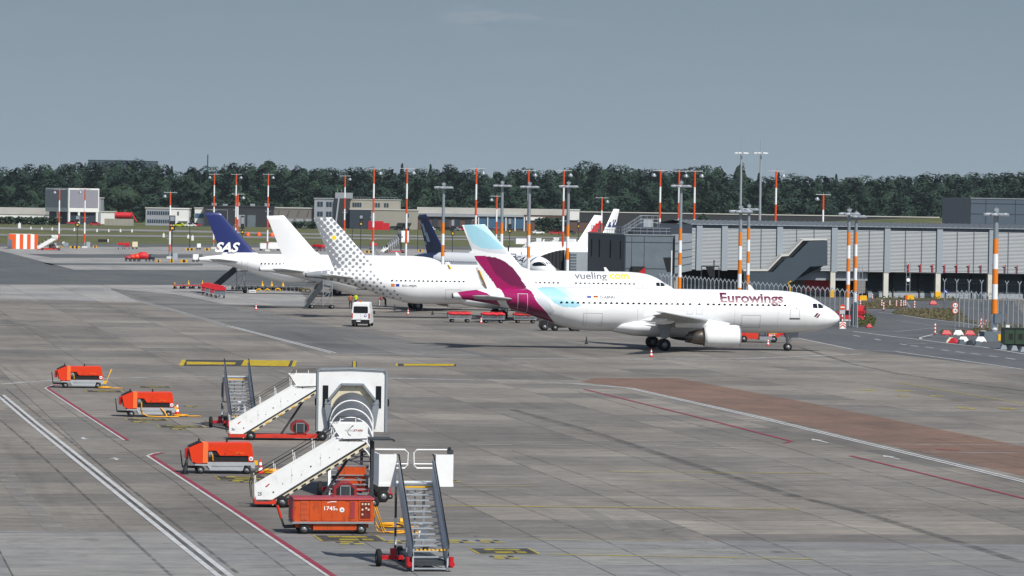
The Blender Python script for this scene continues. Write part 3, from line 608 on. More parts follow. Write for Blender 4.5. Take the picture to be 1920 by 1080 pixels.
def airliner(name, label, pos, head, Ln=37.57, s_ref=17.7, base='plane_white', regions=(), fin_regions=(), dots=None, fine=False, tail_from=14.0, windows=(), exits=(), doors=(), far=False,
             sharklet=None, mask=False, fin_add=0.0, wing_detail=True, cone='plane_white', group='airliners parked on their stands'):
    root = thing(name, label, 'airliner', pos, head, group); fu = Fus(Ln); root['_L'] = Ln; del root['_L']
    X = lambda d: s_ref - d
    mats = [M[base]]; mid = {base: 0}
    def mi(k):
        if k not in mid: mid[k] = len(mats); mats.append(M[k])
        return mid[k]
    for k in [r[1] for r in regions]: mi(k)
    if dots: mi('dot_grey'); mi('dot_yellow')
    # fuselage
    N = 160 if fine else (40 if far else 64); st = 0.07 if fine else (0.8 if far else 0.4)
    ss = np.unique(np.round(np.concatenate([np.linspace(0, 1, 14)**2*1.5, np.arange(1.5, 7, .25), np.arange(7, Ln-tail_from, .6), np.arange(Ln-tail_from, Ln, st), [Ln]]), 4))
    a = np.linspace(0, 2*math.pi, N, endpoint=False); V = []
    for d in ss:
        t, b_, w_ = fu.prof(d); c = (t+b_)/2; h = (t-b_)/2
        V.append(np.stack([np.full(N, X(d)), w_*np.sin(a), ZC + c + h*np.cos(a)], 1))
    V = np.concatenate(V); i = np.arange(len(ss)-1)[:, None]*N; k = np.arange(N)[None, :]; k2 = (k+1) % N
    F = np.stack([i+k, i+N+k, i+N+k2, i+k2], -1).reshape(-1, 4)
    C = V[F].mean(1); m_i = np.zeros(len(F), int)
    if dots is not None: m_i = dots(C[:, 0], C[:, 2], mid, C[:, 1])
    for poly, k_ in regions: m_i[inpoly(C[:, 0], C[:, 2], poly)] = mid[k_]
    np_mesh('fuselage', V, F, m_i, mats, root)
    b = MB(); t, bo, w_ = fu.prof(Ln); zc = ZC+(t+bo)/2
    b.cyl((X(Ln)+.12, 0, zc), (X(Ln)-.10, 0, zc), .27, .24, 14, 0); b.build('exhaust_outlet', M['steel_dark'], root)
    # belly fairing
    b = MB(); rings = []
    for d, hw, z0, z1 in ((10.6, .4, 1.75, 2.3), (11.3, 1.5, 1.5, 2.7), (12.6, 2.12, 1.28, 3.0), (15, 2.3, 1.2, 3.2), (18.5, 2.3, 1.2, 3.2), (20.2, 2.15, 1.3, 3.0), (21.4, 1.7, 1.5, 2.8), (22.2, .9, 1.68, 2.5)):
        d += (Ln-37.57)*.55; rings.append([(X(d), hw*math.copysign(abs(math.sin(q))**.8, math.sin(q)), (z0+z1)/2-(z1-z0)/2*math.cos(q)) for q in np.linspace(0, 2*math.pi, 24, endpoint=False)])
    b.loft(rings); b.build('belly_fairing', M['plane_white'], root)
    ds = (Ln-37.57)*.55                     # plug ahead of the wing
    # fin with rudder
    rt = dict(zb=ZC+1.72, le=Ln-8.6, te=Ln-3.35); tp = dict(zt=11.76+fin_add, le=Ln-2.95, te=Ln-0.78)
    nu, nv = (64, 90) if fine else (14, 14); u, th = airfoil(nu); vv = np.linspace(0, 1, nv); V = []
    for v in vv:
        le = rt['le']+(tp['le']-rt['le'])*v - 1.6*max(0, .14-v)/.14*max(0, .14-v)*3; te = rt['te']+(tp['te']-rt['te'])*v; z = rt['zb']+(tp['zt']-rt['zb'])*v
        ch = te-le; top_drop = 0.10*v*u
        for sgn in (1, -1): V.append(np.stack([X(le+ch*u), sgn*th*ch*.105, z - top_drop], 1))
    V = np.concatenate(V); F = []
    for j in range(nv-1):
        for sd_ in (0, 1):
            o = (j*2+sd_)*nu; o2 = ((j+1)*2+sd_)*nu
            for q in range(nu-1): F.append((o+q, o+q+1, o2+q+1, o2+q) if sd_ == 0 else (o+q+1, o+q, o2+q, o2+q+1))
    o = (nv-1)*2*nu
    for q in range(nu-1): F.append((o+q, o+q+1, o+nu+q+1, o+nu+q))
    C = V[np.array(F)].mean(1); fm = [M[base]]; fid = {base: 0}
    for k_ in [r[1] for r in fin_regions] + (['dot_grey', 'dot_yellow'] if dots else []):
        if k_ not in fid: fid[k_] = len(fm); fm.append(M[k_])
    f_i = dots(C[:, 0], C[:, 2], fid) if dots is not None else np.zeros(len(F), int)
    for poly, k_ in fin_regions: f_i[inpoly(C[:, 0], C[:, 2], poly)] = fid[k_]
    np_mesh('fin', V, F, f_i, fm, root)
    # lifting surfaces
    def surf(nm, secs, m, n=14, parent=root):
        u, th = airfoil(n); b = MB(); rings = []
        for le, y, z, ch, tc, tw in secs:
            r = [(X(le+ch*q), y, z + th[j]*ch*tc*1.0 - q*ch*tw) for j, q in enumerate(u)] + [(X(le+ch*u[j]), y, z - th[j]*ch*tc*.8 - u[j]*ch*tw) for j in range(n-2, 0, -1)]
            rings.append(r)
        b.loft(rings); return b.build(nm, m, parent)
    for sg in (-1, 1):
        w_ = surf('wing', [(11.3+ds, sg*1.4, ZC-1.25, 7.4, .14, .03), (14.05+ds, sg*6.4, ZC-.70, 4.35, .12, .03), (17.3+ds, sg*12.5, ZC-.20, 2.75, .11, .0), (19.75+ds, sg*17.0, ZC+.25, 1.55, .10, 0)], [M['wing_grey']])
        if wing_detail:
            for y, le, ln in ((4.1, 16.6, 3.2), (8.4, 17.4, 2.9), (11.8, 18.6, 2.5)):
                b = MB(); z = ZC - 1.2 + y*.085 - .35
                rg = [[(X(le+ds+ln*f), sg*y + .19*rr*math.sin(q), z - .1*f + .27*rr*math.cos(q)) for q in np.linspace(0, 6.283, 10, endpoint=False)] for f, rr in ((0, .15), (.12, .7), (.35, 1), (.7, .8), (1, .08))]
                b.loft(rg); b.build('flap_fairing', M['plane_white'], w_)
        if sharklet:
            b = MB(); y0 = 17.0; z0 = ZC+.25
            pr = [(19.75, y0, z0, 1.55), (20.5, y0+.45, z0+.45, 1.25), (21.2, y0+.7, z0+1.3, .95), (22.0, y0+.9, z0+2.4, .5)]
            b.loft([[(X(le+ds), sg*(y-.0), z), (X(le+ds+c*.4), sg*(y-.06), z), (X(le+ds+c), sg*y, z), (X(le+ds+c*.4), sg*(y+.06), z)] for le, y, z, c in pr], smooth=False); sk = b.build('sharklet', M[sharklet[0]], w_)
            if len(sharklet) > 1:
                b = MB(); b.loft([[(X(le+ds+c*.25), sg*(y-.08), z), (X(le+ds+c*.7), sg*(y-.08), z), (X(le+ds+c*.7), sg*(y+.09), z), (X(le+ds+c*.25), sg*(y+.09), z)] for le, y, z, c in pr[1:3]+[(21.75, y0+.84, z0+2.05, .62)]]); b.build('stripe', M[sharklet[1]], sk)
        elif not far:
            b = MB(); b.prism([(X(20.0+ds), ZC+.1), (X(21.6+ds), ZC-.15), (X(21.75+ds), ZC+.85), (X(20.7+ds), ZC+.35)], sg*17.0-.03, sg*17.0+.03, 'xz'); b.build('wingtip_fence', M['plane_white'], w_)
        st_ = surf('stabilizer', [(Ln-5.95, sg*.5, ZC+.86, 3.9, .10, 0), (Ln-2.65, sg*6.2, ZC+1.30, 1.45, .09, 0)], [M['wing_grey']], 10)
        # engine
        e = thing('engine', None, None, (0, 0, 0)); e.parent = root
        b = MB(); cx, cy, cz = 10.75+ds, sg*5.75, 1.56; n = 20 if far else 32
        Xm = Matrix.Translation((X(cx), cy, cz)) @ Vector((-1, 0, -.035)).to_track_quat('Z', 'Y').to_matrix().to_4x4()
        b.lathe([(.80, .55), (.83, .2), (.88, .02), (.94, 0.0), (1.0, .10), (1.06, .5), (1.09, 1.2), (1.06, 2.2), (.98, 3.1), (.92, 3.45), (.87, 3.45)], n, 0, Xm); b.build('cowling', M['plane_white'], e)
        b = MB(); b.lathe([(.83, .2), (.87, .015), (.92, -.012), (.97, .03), (1.01, .12)], n, 0, Xm); b.build('intake_lip', M['alu'], e)
        b = MB(); b.lathe([(.82, .6), (.3, .62), (.18, .4), (.001, .25)], n, 0, Xm); b.build('fan', M['steel_dark'], e)
        b = MB(); b.lathe([(.87, 3.40), (.74, 3.5), (.76, 3.7), (.66, 4.3), (.50, 4.9), (.44, 4.9)], n, 0, Xm); b.lathe([(.46, 4.7), (.25, 5.1), (.02, 5.4)], n, 0, Xm); b.build('exhaust_nozzle', M['exhaust'], e)
        b = MB(); b.loft([[(X(cx+1.0), cy-.12, cz+1.05), (X(cx+1.0), cy+.12, cz+1.05), (X(cx+1.0), cy+.05, cz+1.22), (X(cx+1.0), cy-.05, cz+1.22)], [(X(cx+3.4), cy-.2, cz+.7), (X(cx+3.4), cy+.2, cz+.7), (X(cx+3.4), cy+.14, cz+1.62), (X(cx+3.4), cy-.14, cz+1.62)], [(X(cx+6.2), cy-.08, cz+.75), (X(cx+6.2), cy+.08, cz+.75), (X(cx+6.2), cy+.08, cz+1.25), (X(cx+6.2), cy-.08, cz+1.25)]]); b.build('pylon', M['plane_white'], e)
        # main gear
        g = MB(); gx = X(17.71+ds); gy = sg*3.8
        g.cyl((gx, gy, .58), (gx+.05, gy+sg*.1, 2.6), .16, .2, 12, 0); g.cyl((gx, gy-.5, .58), (gx, gy+.5, .58), .1, n=10, m=0); g.bar((gx+.25, gy-sg*.3, 1.2), (gx+.9, gy-sg*1.3, 2.4), .12, .12, 0)
        gr = g.build('main_gear', [M['steel']], root)
        g = MB(); g.prism([(gx-.75, 2.55), (gx+.75, 2.55), (gx+.35, 1.25), (gx-.35, 1.25)], gy+sg*.42, gy+sg*.48, 'xz'); g.build('gear_door', M['plane_grey'], gr)
        for o_ in (-.46, .46): wheel('wheel', gr, (gx, gy+o_, .585), .585, .42, 20, .5)
    nx_ = X(5.07); g = MB(); g.cyl((nx_, 0, .38), (nx_-.15, 0, 2.0), .11, .14, 12, 0); g.cyl((nx_, -.4, .38), (nx_, .4, .38), .07, n=8, m=0); g.bar((nx_-.05, 0, .9), (nx_+.8, 0, 1.8), .09, .09, 0); g.box((nx_+.12, 0, 1.55), (.16, .5, .22), 0)
    g.tube([(nx_+.1, 0, .8), (nx_+.35, 0, 1.0), (nx_+.15, 0, 1.3)], .035, 6, 0)
    gr = g.build('nose_gear', [M['steel']], root)
    g = MB()
    for sg in (-1, 1): g.prism([(nx_-.4, 1.85), (nx_+1.0, 1.85), (nx_+.9, 1.35), (nx_-.2, 1.3)], sg*.42-.02, sg*.42+.02, 'xz')
    g.build('gear_door', M['plane_grey'], gr)
    for o_ in (-.26, .26): wheel('wheel', gr, (nx_, o_, .38), .38, .22, 18, .55)
    # cabin windows: one shared pane set into the skin on both sides
    if windows:
        b = MB(); n = 12; b.add([(.135*math.cos(q), 0, .185*math.sin(q)) for q in np.linspace(0, 6.283, n, endpoint=False)], [tuple(range(n))]); wm = b.build('window', M['cabin_glass'], root); me_ = wm.data; bpy.data.objects.remove(wm); me_b = me_.copy(); me_b.materials.clear(); me_b.materials.append(M['plane_grey'])
        for d, z in windows:
            y = fu.y(d, z) + .012; sl = (fu.y(d, z+.1) - fu.y(d, z-.1))/.2
            o = link('window', me_ if rnd.random() > .1 or far else me_b, root, (X(d), -y, ZC+z)); o.rotation_euler = (math.atan(sl)*-1, 0, 0)
            if far: o.scale = (1.15, 1, 1.1)
    def skin(poly_or_mesh, m, nm, parent=root, off=.015, cut=.12, side=-1):
        """lay a flat outline (x forward, z up in the side view) onto the fuselage skin"""
        bm = bmesh.new()
        if isinstance(poly_or_mesh, list):
            for pl in poly_or_mesh:
                bm.faces.new([bm.verts.new((p[0], 0, p[1])) for p in pl])
        else:
            bm.from_mesh(poly_or_mesh)
        zs = [v.co.z for v in bm.verts]; z = min(zs)+cut
        while z < max(zs):
            bmesh.ops.bisect_plane(bm, geom=bm.verts[:]+bm.edges[:]+bm.faces[:], plane_co=(0, 0, z), plane_no=(0, 0, 1)); z += cut
        xs_ = [v.co.x for v in bm.verts]; xc = min(xs_)+.22
        while xc < max(xs_) and max(xs_)-min(xs_) < 3 and max(xs_) > X(5):
            bmesh.ops.bisect_plane(bm, geom=bm.verts[:]+bm.edges[:]+bm.faces[:], plane_co=(xc, 0, 0), plane_no=(1, 0, 0)); xc += .22
        for v in bm.verts: v.co.y = side*(fu.y(s_ref - v.co.x, v.co.z-ZC)+off)
        me = bpy.data.meshes.new(nm); bm.to_mesh(me); bm.free(); me.materials.append(m); return link(nm, me, parent)
    root_skin[name] = (skin, X, fu, root)
    # door outlines, sills and handles
    for d, z0, w_, h_ in doors:
        e = .045; x0, x1 = X(d)-w_/2, X(d)+w_/2; z0 += ZC; z1 = z0+h_
        q = lambda a0, a1, c0, c1: [(a0, c0), (a1, c0), (a1, c1), (a0, c1)]
        dr = skin([q(x0, x0+e, z0, z1), q(x1-e, x1, z0, z1), q(x0+e, x1-e, z1-e, z1), q(x0+e, x1-e, z0, z0+e)], M['panel_line'], 'door', off=.012)
        if h_ > 1.3: skin([q(x0-.06, x1+.06, z0-.1, z0-.02)], M['steel_dark'], 'sill', dr, off=.03); skin([q(X(d)+.12, X(d)+.2, z0+.9, z0+.98)], M['black'], 'handle', dr, off=.02)
    # flight deck windows
    if mask:
        b = MB()
        for sg in (-1, 1): skin([[(X(1.45), ZC+.50), (X(2.3), ZC+.46), (X(3.2), ZC+.42), (X(3.75), ZC+.58), (X(3.5), ZC+.92), (X(2.9), ZC+1.08), (X(2.25), ZC+1.02), (X(1.8), ZC+.76)]], M['glass'], 'windscreen', off=.02, side=sg)
    else:
        for sg in (-1, 1):
            skin([[(X(2.46), ZC+.42), (X(2.92), ZC+.44), (X(2.96), ZC+.80), (X(2.80), ZC+.86), (X(2.48), ZC+.86)]], M['glass'], 'side_window', off=.02, side=sg)
            skin([[(X(1.80), ZC+.44), (X(2.38), ZC+.41), (X(2.38), ZC+.85), (X(2.12), ZC+.83), (X(1.86), ZC+.58)]], M['glass'], 'windscreen', off=.02, side=sg)
    b = MB()
    def sp(d, q):
        t, bo, w_ = fu.prof(d); c = (t+bo)/2; h = (t-bo)/2; return (X(d)+.015, (w_+.02)*math.sin(q), ZC+c+(h+.02)*math.cos(q))
    for sg in (-1, 1): b.add([sp(1.62, sg*.12), sp(1.70, sg*.62), sp(2.18, sg*.66), sp(2.22, sg*.1)], [(0, 1, 2, 3)])
    b.build('windscreen', M['glass'], root)
    for d, hh in ((8.4, .5), (20, .35)): b = MB(); b.prism([(X(d), ZC+2.05), (X(d+.5), ZC+2.05), (X(d+.65), ZC+2.05+hh), (X(d+.4), ZC+2.05+hh)], -.03, .03, 'xz'); b.build('antenna', M['plane_white'], root)
    return root
root_skin = {}
M['panel_line'] = mat('panel line grey', '#b6babd', 0.5, var=0.05)
for k_, c_ in dict(flag_blue='#1f3f9c', flag_red='#c3121c', flag_gold='#f0b800', flag_black='#111111', logo_berry='#5d0a38', text_grey='#6e7276', text_yellow='#e3dd00', text_navy='#16233f', text_white='#f0f0f0', tail_red='#d2131f', stripe_blue='#2b3f78').items():
    M[k_] = mat(k_.replace('_', ' '), c_, 0.4, var=0.04)
def side_tracer(pos, head, yoff=0.0):       # photograph pixel -> (forward, up) on the aircraft's plane of symmetry
    ax = Vector((math.cos(head), math.sin(head), 0)); nn = Vector((-math.sin(head), math.cos(head), 0)); p0 = Vector(pos) + nn*yoff
    def f(x, y):
        d = ray(x, y); t = (p0-CAM).dot(nn)/d.dot(nn); P = CAM + d*t; return ((P-p0).dot(ax), P.z)
    return f
HD = R(6.5)
q_ = lambda x0, y0, k, pts: [(x0+a/k, y0+b_/k) for a, b_ in pts]
def text_on(nm, s, px0, px1, py0, py1, trace, m, bold=.02, shear=0, holder='lettering', cut=.1):
    skin, X, fu, root = root_skin[nm]; a = trace(px0, py1); c = trace(px1, py0)
    me = text_mesh(s, bold, shear); co = np.array([v.co[:] for v in me.vertices]); lo = co.min(0); hi = co.max(0)
    sl = (trace(px1, py1)[1]-a[1])*0
    for v in me.vertices: v.co = (a[0]+(v.co.x-lo[0])/(hi[0]-lo[0])*(c[0]-a[0]), 0, a[1]+(v.co.y-lo[1])/(hi[1]-lo[1])*(c[1]-a[1]))
    o = skin(me, m, holder, cut=cut); bpy.data.meshes.remove(me); return o
def flag_on(nm, x0, x1, y0, y1, trace, bands, vertical=False):
    skin, X, fu, root = root_skin[nm]; a = trace(x0, y1); c = trace(x1, y0); n = len(bands); par = root
    for i, k_ in enumerate(bands):
        z1 = c[1]-(c[1]-a[1])*i/n; z0 = c[1]-(c[1]-a[1])*(i+1)/n
        o = skin([[(a[0], z0), (c[0], z0), (c[0], z1), (a[0], z1)]], M[k_], 'flag' if i == 0 else 'stripe', par); par = o if i == 0 else par
WIN = 0.60
# ---- A: nearest aircraft, berry and light blue tail
pA = GX(1236.5, 399.5); pA.y = 399.5; tA = side_tracer(pA, HD); tF = side_tracer(pA, HD, -1.7)
Z = lambda pts, tr=tF: [tr(*p) for p in q_(780, 440, 4, pts)]
ZF = lambda pts: [tA(*p) for p in q_(780, 440, 4, pts)]
Z3 = lambda pts: [tA(*p) for p in q_(760, 280, 4, pts)]
regA = [(Z([(590, 370), (650, 420), (672, 470), (690, 520), (720, 560), (780, 605), (870, 648), (960, 680), (1075, 700), (1055, 672), (1010, 620), (960, 560), (920, 520), (895, 480), (880, 440), (850, 405), (800, 370)]), 'berry'),
        (Z([(690, 520), (720, 560), (780, 605), (870, 648), (960, 680), (1075, 700), (1055, 672), (1010, 620), (975, 575), (900, 560), (800, 500)]), 'berry_dark'),
        (Z([(870, 425), (895, 480), (880, 440), (850, 405), (780, 395), (700, 385), (740, 400), (820, 410)]), 'berry_dark'),
        (Z([(312, 425), (400, 402), (440, 408), (540, 440), (610, 490), (640, 530), (665, 590), (560, 575), (460, 540), (375, 505), (345, 465)]), 'berry'),
        (Z([(375, 505), (460, 540), (560, 575), (665, 590), (640, 530), (520, 495), (440, 490)]), 'berry_dark'),
        (Z([(860, 340), (890, 355), (930, 420), (980, 460), (1040, 515), (1100, 542), (1190, 546), (1240, 530), (1180, 490), (1100, 425), (1000, 375), (940, 362)]), 'sky_blue'),
        (Z([(960, 365), (1000, 375), (1100, 425), (1180, 488), (1215, 515), (1190, 450), (1130, 400)]), 'sky_pale'),
        (Z([(800, 330), (860, 340), (890, 360), (930, 425), (985, 490), (1040, 575), (1010, 610), (960, 555), (920, 515), (895, 470), (870, 425), (820, 390)]), 'silver_band')]
finA = [(ZF([(425, 155), (520, 160), (600, 172), (660, 198), (720, 245), (770, 310), (830, 400), (840, 430), (600, 430), (600, 385)]), 'berry'),
        (ZF([(520, 160), (600, 172), (660, 198), (720, 245), (770, 310), (830, 400), (700, 380), (600, 300)]), 'berry_dark'),
        (Z3([(430, 540), (610, 545), (640, 600), (740, 745), (650, 750), (560, 738), (500, 700), (465, 640)]), 'sky_blue'),
        (Z3([(430, 535), (620, 535), (640, 600), (720, 720), (600, 620), (520, 575)]), 'sky_pale'),
        (Z3([(462, 630), (500, 700), (560, 738), (650, 750), (745, 748), (770, 790), (620, 775), (480, 740)]), 'silver_band')]
winA = [(s_/1.0, WIN) for s_ in [27.35 - .5335*i for i in range(23)]] + [(14.95, WIN), (14.05, WIN)] + [(13.2-.5335*i, WIN) for i in range(15)]
airliner('airliner', 'white airliner with berry and light blue tail, nearest on the apron', pA, HD, regions=regA, fin_regions=finA, fine=True, windows=winA,
         doors=[(4.75, -.55, .95, 1.9), (31.0, -.40, .95, 1.85), (14.95, -.30, .62, 1.2), (14.05, -.30, .62, 1.2), (9.0, -1.55, 1.85, 1.25), (24.3, -1.5, 1.85, 1.2)])
text_on('airliner', 'Eurowings', 1350.5, 1469.5, 550.5, 572.5, tF, M['logo_berry'], .032)
text_on('airliner', 'D-ABNN', 1125, 1153, 554.5, 560, tF, M['text_grey'], .035)
flag_on('airliner', 1101, 1109, 554.5, 558.8, tF, ['flag_blue']); flag_on('airliner', 1113, 1121.5, 554.5, 559, tF, ['flag_black', 'flag_red', 'flag_gold'])
sk_, X_, fu_, ro_ = root_skin['airliner']
for d_ in (6.4, 10.6, 20.0, 24.9, 28.4): sk_([[(X_(d_)-.02, ZC-1.9), (X_(d_)+.02, ZC-1.9), (X_(d_)+.02, ZC+2.0), (X_(d_)-.02, ZC+2.0)]], M['silver_band'], 'skin_joint', off=.006, cut=.2)
sk_([[(X_(26)-.0, ZC-.62), (X_(6), ZC-.62), (X_(6), ZC-.60), (X_(26), ZC-.60)]], M['silver_band'], 'skin_joint', off=.006)
sk_([[tF(*p) for p in [(1526, 594), (1530.5, 594), (1536, 587), (1531.5, 587)]], [tF(*p) for p in [(1530.5, 596), (1534, 596), (1539.5, 589), (1536, 589)]]], M['logo_berry'], 'emblem')
# ---- B: dotted tail
HB = HD; LB = 44.5; pB = GX(1274-19*15.8*.99, 494); pB.y = 494; tB = side_tracer(pB, HB); tBF = side_tracer(pB, HB, -1.7)
lat = .585; dots_dir = None
yel = tB(626, 445.5)
def dotsB(x, z, mid, yl=None):
    ca, sa = math.cos(R(42)), math.sin(R(42)); dx, dz = x-yel[0], z-yel[1]
    uu = (dx*ca+dz*sa)/lat; vv = (-dx*sa+dz*ca)/lat; iu, iv = np.round(uu), np.round(vv)
    cx = (iu*ca-iv*sa)*lat+yel[0]; cz = (iu*sa+iv*ca)*lat+yel[1]; r = np.hypot(x-cx, z-cz)
    # the dots shrink away from the tail's trailing edge, forward and down
    te = yel[0]-1.15 + (yel[1]-cz)*.42                       # line of full grey
    dst = (cx-te)*.93
    dst = np.where(cz < 6.0, cx-yel[0]+1.35, dst)
    rad = np.where(dst < 1.07, .205+(1.07-dst)*.15, .215-.0130*(dst-1.07))
    rad = np.where((cz < 6.0) & (cx-yel[0] > 4.0+(5.8-cz)*1.25), 0, rad)
    m_ = np.where(r < rad, mid['dot_grey'], 0)
    m_[(iu == 0) & (iv == 0) & (r < .26)] = mid['dot_yellow']
    return m_
winB = [tBF(x, 526.6+ (x-768)*.0125) for x in [735+8.37*i for i in range(17)]+[1004+8.37*i for i in range(6)]+[1079.5+8.37*i for i in range(14)]]
winB = [(19-x, WIN) for x, z in winB]
airliner('airliner', 'white airliner with grey dotted tail and one yellow dot, behind the nearest one', pB, HB, Ln=LB, s_ref=19, dots=dotsB, fine=True, tail_from=16, windows=winB, sharklet=('plane_white', 'flag_gold'),
         doors=[(4.75, -.55, .95, 1.9), (38.0, -.4, .95, 1.85), (27.2, -1.5, 1.85, 1.2)])
text_on('airliner', 'vueling', 1077.5, 1139, 511, 527, tBF, M['text_grey'], .02)
text_on('airliner', 'com', 1144, 1180, 514, 523, tBF, M['text_yellow'], .03)
text_on('airliner', 'EC-MJR', 754, 781.5, 534, 538.3, tBF, M['text_grey'], .02)
flag_on('airliner', 733, 740, 532.3, 537, tBF, ['flag_red', 'flag_gold', 'flag_red']); flag_on('airliner', 742, 748.6, 532.3, 537, tBF, ['flag_blue'])
# ---- C: all white
pC = GX(780, 530); pC.y = 530
airliner('airliner', 'plain white airliner with unmarked white fin between blue and dotted tails', pC, HD, tail_from=14, windows=[(28-.5335*i, WIN) for i in range(40)], doors=[(4.75, -.55, .95, 1.9), (31, -.4, .95, 1.85)])
# ---- D: navy tail
pD = GX(373, 602); pD.y = 602; pD = pD + Vector((19.87*math.cos(HD), 19.87*math.sin(HD), 0)); tD = side_tracer(pD, HD)
finD = [([(-40, 6.0), (0, 6.0), (0, 13), (-40, 13)], 'navy')]
airliner('airliner', 'white airliner with navy blue fin lettered in white, farthest left', pD, HD, fin_regions=finD, tail_from=14, windows=[(28.6-.5335*i, WIN) for i in range(40)], doors=[(4.75, -.55, .95, 1.9), (31, -.4, .95, 1.85)])
a_ = tD(402.5, 472.5); c_ = tD(450, 454.5); ro_ = root_skin['airliner'][3]
o_ = flat_text('SAS', a_[0], c_[0], a_[1], c_[1], -.36, M['text_white'], ro_, .035, .35)
# ---- E: deep navy tail with a grey wave, nose towards us
HE = R(-54); pE = AT(783, 404, 662); pE.z = 0; pE = pE + Vector((19.3*math.cos(HE), 19.3*math.sin(HE), 0)); tE = side_tracer(pE, HE)
Z8 = lambda pts: [tE(*p) for p in q_(660, 360, 8, pts)]
finE = [([(-40, 5.5), (5, 5.5), (5, 13), (-40, 13)], 'navy_dark'), (Z8([(975, 385), (1010, 410), (1060, 470), (1100, 540), (1140, 630), (1200, 715), (1150, 730), (1110, 790), (1085, 880), (1075, 820), (1090, 760), (1130, 710), (1080, 620), (1060, 540), (1030, 470), (985, 420)]), 'wave_grey')]
regE = [([(-40, 3.5), (-13.4, 3.5), (-12.0, 7), (-40, 7)], 'navy_dark')]
airliner('airliner', 'white airliner with deep navy tail and grey wave, nose in the boarding bridge', pE, HE, regions=regE, fin_regions=finE, tail_from=13, windows=[(29-.5335*i, WIN) for i in range(44)], mask=True, sharklet=('plane_white',), fine=False)
tEF = side_tracer(pE, HE, -1.75)
text_on('airliner', 'AEGEAN', 926, 996, 481.5, 490.5, tEF, M['text_navy'], .015, .25)
# ---- F: red and white tail, nose to the left
HF = R(180+47); pF = AT(1129, 398, 752); pF.z = 0; pF = pF + Vector((19.0*math.cos(HF), 19.0*math.sin(HF), 0)); tFF = side_tracer(pF, HF)
Z6 = lambda pts: [tFF(*p) for p in q_(1080, 370, 8, pts)]
finF = [(Z6([(445, 320), (470, 300), (455, 400), (430, 470), (350, 540), (180, 540), (250, 430), (330, 370)]), 'tail_red')]
regF = [(Z6([(105, 640), (150, 620), (240, 640), (260, 740), (160, 730), (120, 700)]), 'tail_red')]
airliner('airliner', 'white airliner with red swoosh tail, nose to the left behind the bridge', pF, HF, regions=regF, fin_regions=finF, tail_from=13, far=True, windows=[(29-.5335*i, WIN) for i in range(44)])
# ---- G: blue striped tail beyond the dark block
HG = R(180+55); pG = AT(1161, 391, 880); pG.z = 0; pG = pG + Vector((19.0*math.cos(HG), 19.0*math.sin(HG), 0)); tG = side_tracer(pG, HG)
Z6 = lambda pts: [tG(*p) for p in q_(1080, 370, 8, pts)]
finG = [(Z6(p), 'stripe_blue') for p in ([(525, 310), (550, 320), (590, 440), (560, 440)], [(580, 315), (605, 318), (560, 450), (535, 450)], [(620, 340), (640, 345), (600, 460), (570, 460)], [(490, 380), (510, 380), (520, 440), (470, 440)], [(600, 460), (650, 420), (640, 480), (580, 500)])]
airliner('airliner', 'white tail with blue slanting stripes beside the red one, beyond the dark block', pG, HG, fin_regions=finG, tail_from=13, far=True, fin_add=1.0)
# ================================================================ buildings
def B(name, col, rough=0.7, **k): return mat(name, col, rough, **k)
MB_ = dict(
 conc_dark = B('anthracite and shaded facade panel', '#2c3540', 0.55, var=0.12, scale=0.3),
 conc_mid = B('grey fibre cement panel', '#5f6a72', 0.6, var=0.16, scale=0.45, dirt='#4a545c', dirt_amt=0.5, dirt_scale=0.5),
 panel_light = B('light facade panel', '#9aa2a8', 0.5, var=0.08, scale=0.4),
 louvre = B('louvred metal cladding', '#7c848a', 0.5, metal=0.0, var=0.06, scale=0.4),
 pilaster = B('cladding pilaster', '#8f989f', 0.5, var=0.05),
 stair = B('dark stair cladding', '#36434d', 0.55, var=0.1, scale=0.4),
 stair_roof = B('pale stair roof', '#c3c3bd', 0.6, var=0.08, scale=0.6),
 column = B('pale concrete column', '#c9c7be', 0.75, var=0.12, scale=0.8),
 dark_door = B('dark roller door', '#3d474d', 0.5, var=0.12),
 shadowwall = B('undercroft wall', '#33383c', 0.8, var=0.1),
 roof_grey = B('grey roof sheet', '#7c8388', 0.7, var=0.15, scale=0.5),
 white_wall = B('white rendered wall', '#d9d9d6', 0.75, var=0.06, scale=0.3),
 grey_wall = B('grey wall panel', '#8f949a', 0.7, var=0.08, scale=0.3),
 lilac = B('lilac grey panel', '#85858f', 0.6, var=0.05, scale=0.3),
 beige = B('beige wall', '#928f84', 0.75, var=0.08, scale=0.2),
 dark_wall = B('charcoal hall wall', '#2a2d31', 0.6, var=0.12, scale=0.2),
 brown_grey = B('taupe hall wall', '#6d6965', 0.7, var=0.08, scale=0.2),
 roof_pale = B('pale gravel roof', '#b4b2ac', 0.85, var=0.12, scale=0.15),
 roof_dark = B('dark bitumen roof', '#2d2f31', 0.8, var=0.2, scale=0.2),
 blue_panel = B('blue glazed panel', '#41627f', 0.35, var=0.12, scale=0.3),
 brick = B('dull brick wall', '#5b463f', 0.8, var=0.15, scale=0.4),
 steelblue = B('slate blue cladding', '#4b5863', 0.5, var=0.06, scale=0.3),
 hedge = None)
def local(o): return o
def win_rows(par, xs, zs, w_, h_, y, m=None, frame=None):
    b = MB(); b.box((0, 0, 0), (w_, .12, h_)); o0 = b.build('window', m or M['window_blue'], par); me = o0.data; bpy.data.objects.remove(o0)
    for z in zs:
        for x in xs: link('window', me, par, (x, y, z))
